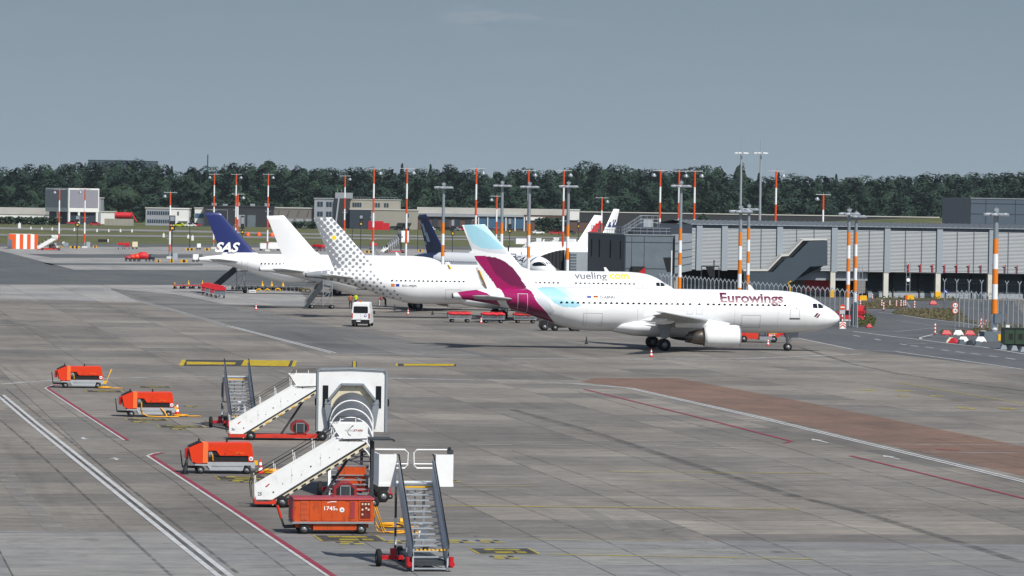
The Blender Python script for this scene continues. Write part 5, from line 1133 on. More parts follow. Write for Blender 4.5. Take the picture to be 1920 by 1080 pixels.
for px, yt, yb, lb in ((355.5, 392, 465, 'bent dark lamp post before the gatehouse'), (660, 406, 470, 'bare grey post before the taupe hall'), (783, 420, 470, 'bare grey post left of the navy tail')):
    p = G(px, yb); b = MB(); z = ZAT(px, yt, p.y); b.cyl((0, 0, 0), (0, 0, z), .12, .07, 8); b.tube([(0, 0, z), (.6, 0, z+.6), (1.6, 0, z+.9)], .06) if px < 400 else None; tag(b.build('lamp_post', M['steel_dark'], loc=p), lb, 'post')
# gallows-like bracket post before the light blue fin
p = GX(953, 520); p.y = 520; b = MB(); b.cyl((0, 0, 0), (0, 0, ZAT(953, 461, 520)), .1, n=8); zc = ZAT(953, 476, 520); b.bar((0, 0, zc), (.95, 0, zc), .12, .12); b.bar((.95, 0, zc), (.95, 0, zc-1.0), .1, .1); tag(b.build('bracket_post', M['steel_dark'], loc=p), 'dark bracket post beside the light blue fin', 'post')
# ---- fences with forked tops
def fence(p0, p1, n, h, label, group=None, wires=18, name='security_fence'):
    t = thing(name, label, 'fence', p0, 0, group); d = (p1-p0); u = d.normalized(); v = Vector((-u.y, u.x, 0)); b = MB(); b.cyl((0, 0, 0), (0, 0, h), .065, n=6)
    b.bar((0, 0, h), v*.32+Vector((0, 0, h+.45)), .075, .075); b.bar((0, 0, h), -v*.32+Vector((0, 0, h+.45)), .075, .075); o0 = b.build('post', MB_['panel_light'], t)
    for i in range(1, n): link('post', o0.data, t, d*(i/(n-1)))
    b = MB()
    for k in range(wires): z = .15 + k*(h-.2)/(wires-1); b.bar((0, 0, z), d+Vector((0, 0, z)), .02, .02)
    for z in (h+.15, h+.3, h+.44): b.bar(v*.25+Vector((0, 0, z)), d+v*.25+Vector((0, 0, z)), .012, .012)
    for k in range(int(d.length/.6)): q = u*(k*.6); b.bar(q, q+Vector((0, 0, h)), .012, .012)
    b.build('wire_mesh', M['mast_grey'], t); return t
def fpt(px, ytop, ztop): # point whose top (height ztop) shows at ytop
    d = ray(px, ytop); tt_ = (ztop-CAM_H)/d.z; P = CAM+d*tt_; return Vector((P.x, P.y, 0))
fence(fpt(1240, 519, 3.8), fpt(1584, 549, 3.8), 44, 3.8, 'long forked-top security fence running behind the nearest aircraft')
fence(fpt(1593, 551, 3.8), fpt(1608, 553, 3.8), 3, 3.8, 'short forked-top fence bay at the gate by the red cars')
fence(fpt(1799, 551, 3.9), fpt(1990, 569, 3.9), 21, 3.9, 'forked-top security fence at the right edge behind the nearest mast')
t = fence(fpt(1771, 523, 4.3), fpt(1960, 530, 4.3), 9, 3.9, 'tall forked posts standing before the dark roller doors', wires=3)
# ================================================================ ground equipment near the camera
def text_disc(par, x, z, y, r, s):
    b = MB(); b.cyl((x, y, z), (x, y-.015, z), r, n=18); d = b.build('number_disc', M['text_white'], par); flat_text(s, x-r*.5, x+r*.5, z-r*.4, z+r*.4, y-.03, M['black'], d, .01); return d
M['purple'] = mat('purple lettering', '#8a3a7c', 0.5); M['gold_text'] = mat('gold lettering', '#e08a2c', 0.5)
# ---- orange air starter trailers
def air_starter(px, py, label, yaw, lift_bar=True, hose=False):
    p = G(px, py); t = thing('air_starter', label, 'air starter', p, yaw, 'orange air start trailers')
    L2 = 1.85
    b = MB()                                  # bodywork: hooded front, straight flanks, raked tail
    prof = [(-1.70, 1.30), (-1.15, 1.55), (-1.05, 1.56), (1.42, 1.58), (1.50, 1.52), (1.62, .62), (-.25, .62), (-.25, .84), (1.30, .84), (1.30, .90), (-.1, .90), (-.28, 1.16), (-.72, 1.16), (-.72, .55), (-1.25, .50), (-1.55, .62)]
    pr2 = [(-1.70, 1.30), (-1.15, 1.55), (1.42, 1.58), (1.50, 1.52), (1.62, .62), (-.72, .55), (-1.25, .50), (-1.55, .62)]
    b.prism(pr2, -.62, .70, 'xz'); b.prism([(-.72, .93), (1.32, .93), (1.32, 1.56), (-1.0, 1.55), (-.72, 1.18), (-.30, 1.18), (-.12, .93)], -.70, -.62, 'xz'); b.prism([(-1.68, 1.28), (-1.15, 1.53), (-.98, 1.54), (-.98, .55), (-1.25, .52), (-1.53, .63)], -.70, -.62, 'xz'); b.prism([(1.32, .64), (1.6, .64), (1.49, 1.52), (1.42, 1.56), (1.32, 1.56)], -.70, -.62, 'xz')
    body = b.build('body', M['orange'], t)
    b = MB(); b.prism([(-.98, .55), (-.72, .55), (-.72, 1.57), (-.98, 1.57)], -.715, .71, 'xz'); b.build('light_band', M['orange_light'], t)
    b = MB(); b.prism([(-.72, .62), (1.32, .62), (1.32, .93), (-.12, .93), (-.30, 1.18), (-.72, 1.18)], -.64, -.60, 'xz'); b.build('black_panel', M['black'], t)
    b = MB(); b.prism([(-.68, .86), (-.40, .86), (-.52, 1.12), (-.68, 1.12)], -.655, -.64, 'xz'); b.build('gauge_panel', M['mast_grey'], t)
    b = MB(); b.prism([(-1.66, 1.34), (-1.2, 1.56), (-1.02, 1.57), (-1.02, 1.60), (-1.2, 1.59), (-1.66, 1.37)], -.5, .55, 'xz'); b.build('front_grille', M['black'], t)
    b = MB(); b.prism([(-1.4, .50), (-.75, .50), (-.72, .60), (1.66, .60), (1.66, .30), (1.50, .30), (1.42, .44), (1.12, .44), (1.05, .18), (-.6, .18), (-.75, .42), (-1.35, .42)], -.72, .72, 'xz'); b.build('chassis', M['chassis_grey'], t)
    b = MB(); b.b2((-.55, -.73, .385), (1.05, -.722, .40)); b.build('chassis_seam', M['steel_dark'], t)
    for x in (-1.08, 1.26):
        for y in (-.62, .62): wheel('wheel', t, (x, y, .20), .20, .20, 14, .62)
    b = MB(); b.bar((-1.1, 0, .30), (-1.95, 0, .32), .14, .12); b.bar((-1.95, 0, .3), (-2.06, .0, 1.15), .06, .06); b.bar((-1.9, -.15, .3), (-1.9, .15, .3), .08, .08); b.build('towbar', M['steel_dark'], t)
    b = MB(); b.box((-1.78, -.35, 1.02), (.16, .26, .5)); b.build('tail_lamp', M['red'], t); b = MB(); b.box((-1.74, .1, .9), (.14, .6, .3)); b.build('bumper', M['black'], t)
    for x in (-1.12, .3): b = MB(); b.cyl((x, .2, 1.56), (x, .2, 1.74), .05, .04, 8); b.build('beacon', M['black'], t)
    text_disc(t, 1.46, .78, -.705, .105, '0'); flat_text('GPU', .42, .72, 1.06, 1.12, -.708, M['purple'], body, .02) if False else None
    b = MB()
    for i in range(4): b.box((.72+i*.11, -.705, 1.07), (.06, .012, .035))
    b.build('lettering', M['gold_text'], body)
    for x in (.28, 1.30): b = MB(); b.b2((x-.008, -.704, .94), (x+.008, -.70, 1.55)); b.build('door_seam', M['rust_orange'], body)
    b = MB(); b.b2((-.68, -.704, 1.40), (1.32, -.70, 1.412)); b.build('door_seam', M['rust_orange'], body)
    for x in (.1, .8): b = MB(); b.b2((x, -.712, 1.0), (x+.08, -.70, 1.035)); b.build('latch', M['black'], body)
    if hose:
        b = MB(); b.tube([(-.45, -.68, .95), (-.47, -.74, .5), (-.35, -.8, .22), (-.05, -.95, .07), (.5, -1.0, .05), (1.2, -.95, .05), (1.9, -.8, .05)], .045, 7); b.build('hose', M['cable'], t); b = MB(); b.tube([(.75, -.72, .6), (1.0, -.8, .35), (1.15, -.95, .08)], .045, 7); b.build('hose', M['cable'], t)
    else: b = MB(); b.tube([(-.55, -.67, 1.05), (-.5, -.70, .9), (-.47, -.70, .68)], .035, 6); b.build('hose', M['cable'], t)
    if lift_bar:
        b = MB(); b.bar((1.66, 0, .42), (1.9, 0, .40), .3, .2); b.bar((1.9, -.06, .42), (2.22, -.06, 1.35), .045, .045); b.bar((1.9, .14, .42), (2.3, .14, 1.4), .045, .045); b.build('rear_drawbar', M['yellow'], t)
    else: b = MB(); b.box((1.74, -.3, .55), (.18, .2, .22)); b.build('rear_coupling', M['yellow'], t)
    return t
air_starter(150, 727, 'orange air start trailer farthest left, rear drawbar raised', R(9), True)
air_starter(277, 781, 'orange air start trailer with yellow hoses hanging over its side', R(9), False, True)
air_starter(414, 887, 'orange air start trailer nearest the camera, cone leaning at its towbar', R(9), False)
# ---- orange ground power unit
p = G(621, 999); t = thing('power_unit', 'weathered orange ground power unit numbered in white', 'ground power unit', p, R(10))
b = MB(); b.b2((-1.66, -.72, .50), (1.66, .72, 1.44)); body = b.build('body', M['rust_orange'], t)
b = MB(); b.prism([(-.78, 1.44), (-.70, 1.52), (.70, 1.52), (.78, 1.44)], -1.70, 1.70, 'yz'); b.build('roof', M['maroon'], t)
b = MB(); b.b2((-1.72, -.74, .56), (-1.665, .74, 1.43)); b.build('end_panel', M['maroon'], t)
b = MB(); 
for i in range(16): z = .58+i*.051; b.prism([(-.722, z), (-.75, z+.005), (-.722, z+.036)], -1.40, -1.08, 'yz')
b.build('louvres', M['rust_orange'], t)
for x0, x1, z0, z1, k in ((-.52, .52, .56, 1.42, 'door'), (.66, .98, .56, 1.42, 'door'), (-1.02, -.56, .56, 1.42, 'door')): b = MB(); b.b2((x0, -.738, z0), (x1, -.722, z1)); b.build(k, M['rust_orange'], t)
b = MB(); b.b2((.70, -.755, .66), (.88, -.74, 1.37)); b.build('latch_cover', M['maroon'], t)
b = MB(); b.b2((1.05, -.745, .60), (1.60, -.722, 1.41)); pn = b.build('panel_door', M['rust_orange'], t)
b = MB(); b.b2((1.12, -.757, .66), (1.54, -.747, 1.36)); b.build('control_window', mat('dusty red pane', '#6e2a22', 0.25, var=0.3, scale=4), pn)
for x, z in ((1.20, 1.26), (1.33, 1.26), (1.46, 1.26), (1.20, 1.03), (1.46, 1.03), (1.20, .83), (1.36, 1.09)): b = MB(); b.b2((x-.035, -.765, z-.035), (x+.035, -.758, z+.04)); b.build('gauge', M['cream'], pn)
flat_text('1745', -.41, .06, 1.00, 1.165, -.752, M['text_white'], t, .012); flat_text('e', .075, .155, 1.00, 1.075, -.752, M['text_white'], t, .01); text_disc(t, .34, 1.02, -.74, .10, '25')
b = MB(); b.b2((-.12, -.745, 1.345), (.10, -.74, 1.375)); b.bar((-.28, -.742, 1.31), (-.12, -.742, 1.36), .012, .02); b.build('emblem', M['text_white'], t)
b = MB(); b.b2((-1.74, -.78, .44), (1.68, .78, .52)); b.build('rail', M['steel'], t)
b = MB(); b.b2((-.85, -.68, .17), (.98, .6, .43)); b.b2((-1.55, -.5, .25), (1.5, .5, .42)); b.build('chassis', M['rust_orange'], t)
b = MB(); b.b2((-1.745, -.72, .66), (-1.722, -.58, 1.08)); b.build('tail_lamp', M['red'], t)
for x in (-1.22, 1.18):
    for y in (-.62, .62): wheel('wheel', t, (x, y, .215), .215, .2, 20, .58)
b = MB(); b.bar((-1.4, 0, .28), (-2.0, 0, .26), .2, .14); b.bar((-2.0, 0, .26), (-2.25, -.1, 1.02), .07, .07); b.build('towbar', M['steel_dark'], t); b = MB(); b.bar((-2.12, -.04, .62), (-2.3, -.12, 1.15), .09, .09); b.build('towbar_grip', M['chassis_red'], t)
b = MB(); b.cyl((.05, 0, 1.5), (.05, 0, 1.64), .03, n=6); b.build('exhaust', M['maroon'], t)
# its cables, lying on the ground
b = MB(); rn = random.Random(3)
for k in range(4):
    pts = []; y = -.35 + k*.12
    for i in range(14): u = i/13; pts.append((.03+.10*math.sin(u*3+k)+.45*u**2+.3*u*(k%2), y-.1*math.sin(u*5+k), max(.06, 1.12-1.25*u-.1*math.sin(u*3.1)*k*.5)))
    pts += [(pts[-1][0]+.2*j+.0*k, y-.15+.16*math.sin(j*1.9+k), .05+.02*k) for j in range(1, 8)]; b.tube(pts, .024, 6)
o = b.build('power_cable', M['cable'], loc=p + Vector((1.72, .2, 0)), rz=R(10)); tag(o, 'yellow power cables hanging from the orange power unit to the ground', 'cable')
def coil(px, py, label, n=3, r=.38, m='cable'):
    p = G(px, py); b = MB(); pts = []
    for i in range(n*14): a = i*.449; rr = r*(.75+.25*math.sin(i*.31)); pts.append((rr*1.4*math.cos(a), rr*math.sin(a), .05+.03*(i//14)+.02*math.sin(i)))
    b.tube(pts, .04, 6); b.tube([(r, -.1, .05), (r*2, -.3, .05), (r*3, -.2, .05), (r*3.6, -.35, .05)], .04, 6); tag(b.build('cable_coil', M[m], loc=p, rz=YAW), label, 'cable', 'coiled yellow cables')
coil(735, 989, 'coiled yellow cable between power unit and front stairs', 4, .42); coil(510, 887, 'coiled yellow cable beside the cone, behind the white stairs', 4, .5); coil(338, 781, 'coiled yellow cable at the foot of the middle cone', 3, .35); coil(196, 728.5, 'coiled yellow cable behind the farthest air start trailer', 3, .35)
p = G(752, 985); b = MB(); b.cyl((-.05, 0, .17), (.38, .05, .17), .14, n=12); tag(b.build('plug_housing', M['yellow'], loc=p), 'yellow cylindrical plug housing on the ground by the front stairs', 'plug housing')
# ---- cones
def cone(px, py, label, h=.75, dark=False, lean=0):
    p = G(px, py); t = thing('traffic_cone', label, 'traffic cone', p, 0, 'traffic cones'); t.rotation_euler = (0, lean, 0)
    b = MB(); b.b2((-.2, -.2, 0), (.2, .2, .05)); b.build('base', M['red'] if not dark else M['black'], t); R_ = lambda z: .15-.12*z/h
    zs = [.05, .2*h, .42*h, .58*h, .78*h, h]; n = 14
    b = MB(); b.loft([[(R_(z)*math.cos(6.2832*k/n), R_(z)*math.sin(6.2832*k/n), z) for k in range(n)] for z in zs])
    for i in (1, 3):
        for k in range(n): b.m[i*n+k] = 1
    b.build('body', [M['cone_red'] if not dark else M['black'], M['text_white'] if not dark else M['steel_dark']], t); return t
M['cone_red'] = mat('cone red', '#d8321e', 0.5, var=0.05)
for a in ((488, 888, 'cone beside the nearest orange trailer and cable coil'), (332, 776, 'cone behind the middle orange trailer'), (480, 581, 'cone on the stand left of the white van'), (765, 590, 'cone right of the white van, under the dotted aircraft'),
          (1221, 669, 'cone in front of the nearest aircraft main wheels'), (902, 606, 'cone between the two covered baggage carts'), (1440, 648, 'cone by the nose wheel')): cone(*a)
cone(346, 889, 'faded dark cone leaning on the nearest orange trailer towbar', 1.0, True, R(8)); cone(1099.5, 645, 'dark striped cone behind the nearest aircraft', .75, True); cone(811, 590, 'small dark cone under the dotted fuselage', .6, True); cone(740, 582, 'dark cone near the people under the dotted aircraft', .75, True)
M['stair_alu'] = mat('brushed stair panel', '#aeb6bc', 0.5, var=0.1, scale=3)
# ---- open aluminium stairs, seen from their foot
def open_stairs(px, py, label, yaw, h=3.05, run=4.0, w_=1.22, n=16, guards=True, group='open aluminium boarding stairs'):
    t = thing('boarding_stairs', label, 'boarding stairs', G(px, py), yaw, group); hw = w_/2; sl = Vector((0, run, h))
    for i in range(n):
        f = i/(n-1); y = f*run; z = .12+f*(h-.12); b = MB(); b.box((0, y, z), (w_, .16, .05)); b.build('tread', M['alu'], t)
    for sg in (-1, 1):
        x = sg*(hw+.05); b = MB()
        b.add([(x-.03, -.1, .05), (x+.03, -.1, .05), (x+.03, run, h-.12), (x-.03, run, h-.12), (x-.03, -.1, .85), (x+.03, -.1, .85), (x+.03, run, h+.80), (x-.03, run, h+.80)], [(0, 3, 2, 1), (4, 5, 6, 7), (0, 1, 5, 4), (1, 2, 6, 5), (2, 3, 7, 6), (3, 0, 4, 7)])
        b.build('side_panel', M['stair_alu'], t)
        b = MB(); b.cyl((x, -.12, .9), (x, run, h+.86), .055, n=10); b.build('rail', M['alu'], t)
        b = MB(); b.tube([(x+sg*.02, -.15, .6), (x+sg*.02, -.18, 1.05), (x+sg*.02, run, h+1.1), (x+sg*.02, run+.25, h+1.1)], .03, 7); b.build('handrail', M['black'], t)
        b = MB(); b.bar((x, 0, .1), (x, run, h-.1), .09, .2); b.build('stringer', M['alu'], t)
    b = MB()
    for i in range(0, n-2, 3):
        f = (i+.5)/(n-1); g_ = (i+2.0)/(n-1); A = lambda f, x: (x, f*run+.1, .0+f*h); b.bar(A(f, -hw), A(g_, hw), .03, .03); b.bar(A(f, hw), A(g_, -hw), .03, .03)
    b.build('cross_bracing', M['alu'], t)
    b = MB(); b.b2((-hw-(.85 if guards else 0), run, h-.12), (hw+(.85 if guards else 0), run+1.5, h)); b.build('platform', M['white'], t)
    b = MB(); b.b2((-hw, run-.02, h-.16), (hw, run+.0, h-.10)); b.build('edge_strip', M['yellow'], t)
    if guards:
        for sg in (-1, 1):
            x0, x1 = sg*(hw+.16), sg*(hw+.84); b = MB(); b.b2((x0, run+.02, h-.08), (x1, run+.07, h+1.12)); b.b2((x1-sg*.05, run+.07, h-.08), (x1, run+1.5, h+1.12)); b.b2((x0, run+.07, h+.0), (x0+sg*.05, run+.5, h+1.12)); b.build('guard_panel', M['white'], t)
            b = MB(); xx = sg*(hw+.8); xi = sg*.12; b.tube([(xx, run+1.5, h+1.22), (xi+sg*.12, run+1.5, h+1.22), (xi, run+1.5, h+1.1), (xi, run+1.5, h+.62), (xi+sg*.12, run+1.5, h+.5), (xx, run+1.5, h+.5)], .03, 8); b.tube([(xi, run+1.5, h+.66), (xx, run+1.5, h+.66)], .025, 8); b.build('gate_loop', M['white'], t)
        b = MB(); b.box((hw+.75, run+.3, h+1.2), (.22, .2, .16)); b.cyl((hw+.75, run+.3, h+1.25), (hw+.7, run+.25, h+1.38), .06, n=8); b.build('work_lamp', M['steel_dark'], t)
    b = MB()
    for x in (-hw+.25, -hw+.55):
        b.bar((x, run*.95, .4), (x, run*.95, h-.2), .06, .06)
    b.bar((hw-.2, run+.7, .4), (hw-.2, run+.7, h-.1), .1, .1); b.bar((-hw, run+1.2, .4), (-hw, run+1.2, h-.1), .09, .09); b.build('support_post', M['steel'], t)
    b = MB(); b.b2((.02, run*.8, .95), (.38, run*.8+.1, 1.55)); b.build('control_box', M['white'], t)
    b = MB(); b.b2((-hw+.05, .5, .28), (hw-.05, run+1.3, .42)); b.b2((-hw-.15, .1, .22), (hw+.15, .5, .4)); b.build('chassis', M['steel_dark'], t)  # red chassis coloured dark: the shadow under the stairs is painted in
    for sg in (-1, 1):
        b = MB(); b.cyl((sg*(hw+.2), .1, .15), (sg*(hw+.2), .1, .55), .11, n=10); b.cyl((sg*(hw+.2), -.25, .3), (sg*(hw+.2), .3, .3), .1, n=10); b.build('jack', M['red'], t)
    b = MB()
    for i in range(8): b.box((-hw+.12+i*w_/8, .0, .82), (.09, .03, .07), rot=(0, .5, 0))
    b.build('hazard_strip', M['yellow'], t)
    b = MB(); b.bar((-hw-.1, run*.55, .35), (-hw-1.0, run*.55, .35), .16, .16); b.box((-hw-.5, run*.55, .5), (.2, .2, .4)); b.build('axle_beam', M['red'], t)
    wheel('wheel', t, (-hw-1.05, run*.55, .34), .34, .18, 18, .5, 'x'); wheel('wheel', t, (hw-.1, run+.6, .3), .3, .2, 14, .5, 'x'); wheel('wheel', t, (-hw+.1, run+.6, .3), .3, .2, 14, .5, 'x')
    b = MB(); xo = -hw-.30; zs = [.3, .75, 1.1, 1.45, 1.8, h-.3]
    b.loft([[(xo+.04*math.cos(a), run*.75+.04*math.sin(a), z) for a in np.linspace(0, 6.283, 8, endpoint=False)] for z in zs])
    for i in range(5):
        for k in range(8): b.m[i*8+k] = i % 2
    b.build('striped_post', [M['steel_dark'], M['white']], t)
    b = MB(); b.bar((xo, run*.75, 1.55), (-hw, run*.75, 1.5), .06, .06); b.build('post_bracket', M['steel_dark'], t)
    return t
open_stairs(806, 1072, 'open aluminium stairs with white guard panels, nearest the camera', R(9.5))
open_stairs(456, 806, 'open aluminium stairs without guard panels on the black and yellow marking', R(10), h=3.0, run=4.2, w_=1.35, guards=False)
# ---- white boarding stairs seen from the side
M['maroon_dk'] = mat('dull red cover', '#8e2226', 0.5, var=0.15, dirt='#451a1b', dirt_amt=0.5, dirt_scale=2)
def side_stairs(px, py, label, yaw, number, emblem=True):
    t = thing('boarding_stairs', label, 'boarding stairs', G(px, py), yaw, 'white side-on boarding stairs'); W_ = 1.7
    pp = [(.03, .95), (3.62, 3.12), (4.75, 3.12), (4.95, 2.98), (.63, .27), (.05, .27)]
    for y0, y1 in ((0, .05), (W_-.05, W_)): b = MB(); b.prism(pp, y0, y1, 'xz'); pn = b.build('side_panel', M['white'], t); near = pn if y0 == 0 else near
    flat_text(number, .12, .3, .55, .70, -.015, M['steel_dark'], near, .01)
    b = MB(); b.prism([(.45, .95), (.6, 1.08), (.66, 1.08), (.52, .94)], -.02, -.005, 'xz'); b.build('emblem', M['red'], near)
    for k in range(9):
        f = .08+k*.105; b = MB(); x = .5+4.0*f; z = .50+2.52*f+.12*(k % 3); b.cyl((x, 0, z), (x, -.012, z), .022 if k % 4 else .04, n=8); b.build('rivet', M['steel_dark'], near)
    for f in (.3, .62): b = MB(); x = .4+4.1*f; b.b2((x-.008, -.008, .40+2.45*f), (x+.008, 0, 1.12+2.2*f)); b.build('panel_seam', M['panel_line'], near)
    b = MB(); b.prism([(.72, .20), (5.05, 2.92), (5.1, 2.80), (.80, .10)], .02, W_-.02, 'xz'); b.build('understringer', M['cream'], t)
    for k in range(11):
        f0 = .06+k*.085; b = MB(); b.prism([(.72+4.33*f0, .155+2.72*f0), (.72+4.33*(f0+.042), .155+2.72*(f0+.042)), (.76+4.33*(f0+.042), .10+2.72*(f0+.042)), (.76+4.33*f0, .10+2.72*f0)], -.012, .018, 'xz'); b.build('hazard_dash', M['yellow'] if k % 2 and number == '36' else M['black'], t)
    b = MB()
    for i in range(15): f = i/14; b.b2((.25+4.3*f-.14, .06, .36+2.75*f), (.25+4.3*f+.14, W_-.06, .40+2.75*f))
    b.build('treads', M['steel'], t)
    b = MB(); b.b2((3.75, 0, 3.02), (5.06, W_, 3.14)); b.build('platform', M['white'], t)
    b = MB(); b.prism([(3.42, 3.82), (5.05, 3.82), (5.05, 3.18), (3.95, 3.14), (3.72, 3.40)], -.06, -.02, 'xz'); pl = b.build('guard_panel', M['white'], t)
    b = MB(); b.prism([(3.42, 3.82), (5.05, 3.82), (5.05, 3.18), (3.9, 3.14)], W_, W_+.04, 'xz'); b.build('guard_panel', M['white'], t)
    if emblem:
        flat_text('STARS', 4.42, 4.82, 3.49, 3.58, -.075, M['maroon'], pl, .012); flat_text('MOVING', 4.02, 4.41, 3.49, 3.58, -.075, M['panel_line'], pl, .0)
        b = MB(); b.tube([(4.28, -.07, 3.30), (4.17, -.07, 3.36), (4.14, -.07, 3.48), (4.2, -.07, 3.6), (4.33, -.07, 3.7)], .012, 5); b.prism([(4.3, 3.66), (4.42, 3.76), (4.32, 3.75)], -.075, -.065, 'xz'); b.build('emblem', M['steel_dark'], pl)
    b = MB(); b.b2((4.75, .1, 3.08), (6.15, W_-.1, 3.16)); b.bar((6.15, .15, 3.14), (6.3, .15, 3.05), .1, .1); b.build('bridge_plate', M['steel_dark'], t)
    b = MB()
    for yy in (.03, W_-.03):
        for dz in (.32, .5): b.tube([(-.12, yy, .35), (-.2, yy, .85+dz*.4), (-.05, yy, 1.0+dz), (3.45, yy, 3.10+dz), (3.75, yy, 3.85+dz*.4), (5.0, yy, 3.85+dz*.5)], .013, 6)
    b.build('handrail', M['black'], t)
    b = MB()
    for f in (0, .25, .5, .75, 1):
        for yy in (.03, W_-.03): b.bar((.05+3.5*f, yy, .95+2.12*f), (.0+3.5*f, yy, 1.45+2.12*f), .03, .03)
    for x in (3.8, 4.5): b.bar((x, .02, 3.8), (x, .02, 4.08), .03, .03)
    b.build('rail_post', M['white'], t)
    b = MB(); b.b2((-.02, .1, .14), (5.5, W_-.1, .33)); b.b2((-.02, 0, .16), (.95, .12, .36)); b.build('chassis', M['chassis_red'], t)
    b = MB(); b.bar((5.32, .5, .3), (5.32, .5, 3.02), .14, .14); b.bar((5.32, 1.3, .3), (5.32, 1.3, 3.02), .14, .14); b.bar((3.0, .8, .3), (4.3, .8, 2.3), .12, .12); b.build('lift_post', M['steel_dark'], t)
    for x in (1.24, 5.35):
        for y in (.02, W_-.02): wheel('wheel', t, (x, y, .27), .27, .22, 18, .5)
    b = MB(); oc = lambda s_: [(4.08+.56*s_*math.cos(a), .74+.44*s_*math.sin(a)) for a in np.linspace(R(22.5), R(382.5), 8, endpoint=False)]
    b.prism(oc(1), .1, 1.3, 'xz'); ec = b.build('engine_cover', M['maroon_dk'], t); b = MB(); b.prism(oc(.78), .085, .1, 'xz'); b.build('cover_opening', M['black'], ec); b = MB(); b.b2((3.86, .06, .46), (4.3, .085, 1.02)); b.build('radiator', M['steel_dark'], ec); b = MB(); b.b2((3.84, .05, .98), (4.32, .06, 1.03)); b.b2((3.84, .05, .46), (3.88, .06, 1.02)); b.b2((4.28, .05, .46), (4.32, .06, 1.02)); b.build('radiator_frame', M['steel'], ec)
    return t
side_stairs(478, 951.5, 'white side-on boarding stairs above the orange power unit', R(6), '25')
side_stairs(430, 825, 'white side-on boarding stairs leading up to the canopied stairs', R(6), '36', False)
# ---- covered stairs: white head with an octagonal portal and smoked canopy coming down towards the camera
def covered_stairs(loc, label, yaw, h=3.4, run=4.8):
    t = thing('covered_stairs', label, 'boarding stairs', loc, yaw, 'canopied boarding stairs'); y0 = run; zb = h-.55; zt = h+2.45; hw = 1.62
    b = MB(); b.prism([(-hw, zb), (hw, zb), (hw, zt-.14), (hw-.1, zt-.05), (0, zt), (-hw+.1, zt-.05), (-hw, zt-.14)], y0, y0+2.0, 'xz'); hd = b.build('head', M['white'], t)
    b = MB(); fr = [(-hw-.03, zb), (-hw-.03, zt-.14), (-hw+.08, zt-.0), (0, zt+.05), (hw-.08, zt-.0), (hw+.03, zt-.14), (hw+.03, zb)]
    for i in range(len(fr)-1): b.bar((fr[i][0], y0-.05, fr[i][1]), (fr[i+1][0], y0-.05, fr[i+1][1]), .10, .07)
    b.build('head_frame', M['mast_grey'], t)
    b = MB(); b.b2((-hw-.12, y0+.1, zb), (-hw-.02, y0+1.9, zt-.2)); b.build('side_panel', M['steel_dark'], t)
    for sg in (-1, 1): b = MB(); b.b2((sg*(hw-.22), y0-.03, h+.6), (sg*(hw-.48), y0-.005, h+1.65)); b.build('slot_window', M['glass'], t)
    oc = [(-.98, h-.4), (-1.16, h+.75), (-1.12, h+.98), (-.52, h+1.72), (.52, h+1.72), (1.12, h+.98), (1.16, h+.75), (.98, h-.4)]
    b = MB()
    for i in range(len(oc)-1): b.bar((oc[i][0], y0-.18, oc[i][1]), (oc[i+1][0], y0-.18, oc[i+1][1]), .30, .10)
    b.build('portal_frame', M['mast_grey'], t)
    b = MB(); b.prism(oc, y0-.12, y0-.02, 'xz'); b.build('portal_panel', M['cream'], t)
    def arch(y, r=1.0, dz=0): zc = h+.42 - (y0-y)*h/run*1.0; return [(-r, y, zc-1.1+dz)] + [(r*math.cos(a), y, zc+dz+r*math.sin(a)*1.02) for a in np.linspace(math.pi, 0, 19)] + [(r, y, zc-1.1+dz)]
    ys = np.linspace(y0-.15, run*.30, 7); b = MB(); b.loft([arch(y) for y in ys], caps=False, closed=False); b.build('canopy', M['canopy'], t)
    for y in ys[1:]: b = MB(); b.tube(arch(y, 1.015), .04, 6); b.build('canopy_rib', M['white'], t)
    for sg in (-1, 1):
        b = MB(); b.add([(sg*.98, -.1, .05), (sg*.98, run, h-.1), (sg*.98, run, h+.35), (sg*.98, -.1, .5)], [(0, 1, 2, 3)]); b.add([(sg*.92, -.1, .05), (sg*.92, run, h-.1), (sg*.92, run, h+.35), (sg*.92, -.1, .5)], [(0, 1, 2, 3)]); b.bar((sg*.95, -.1, .5), (sg*.95, run, h+.37), .1, .07); b.build('stringer', M['white'], t)
        b = MB(); b.bar((sg*.95, .2, .1), (sg*.98, .75, 1.6), .09, .09); b.bar((sg*.95, .9, .1), (sg*.98, .75, 1.6), .07, .07); b.build('side_brace', M['white'], t)
    for i in range(17): f = i/16; b = MB(); b.box((0, f*run, .2+f*(h-.2)), (1.8, .2, .05)); b.build('tread', M['steel'], t)
    b = MB()
    for i in range(0, 14, 3): f = i/16; g_ = (i+3)/16; b.bar((-.85, f*run, f*h+.05), (.85, g_*run, g_*h+.05), .04, .04); b.bar((.85, f*run, f*h+.05), (-.85, g_*run, g_*h+.05), .04, .04)
    b.build('cross_bracing', M['steel'], t)
    b = MB(); b.b2((-.7, .6, .3), (.7, run+1.8, .5)); b.build('chassis', M['chassis_red'], t)
    b = MB(); b.b2((-.55, 1.2, .55), (.75, 2.4, 1.35)); b.build('engine_box', M['rust_orange'], t)
    for x in (-.5, .5): b = MB(); b.bar((x, run+.4, .4), (x, run+.4, zb), .14, .14); b.build('lift_post', M['steel_dark'], t)
    b = MB(); b.bar((-1.35, .9, .35), (1.2, .9, .35), .2, .2); b.build('axle_beam', M['red'], t)
    for x, y, r in ((-1.4, .9, .36), (1.2, .9, .34), (-.8, run+1, .36), (.8, run+1, .36)): wheel('wheel', t, (x, y, r), r, .24, 16, .5, 'x')
    for sg in (-1, 1): b = MB(); b.box((sg*(hw+.1), y0+.2, h+.85), (.12, .2, .34)); b.build('mirror', M['black'], t)
    return t
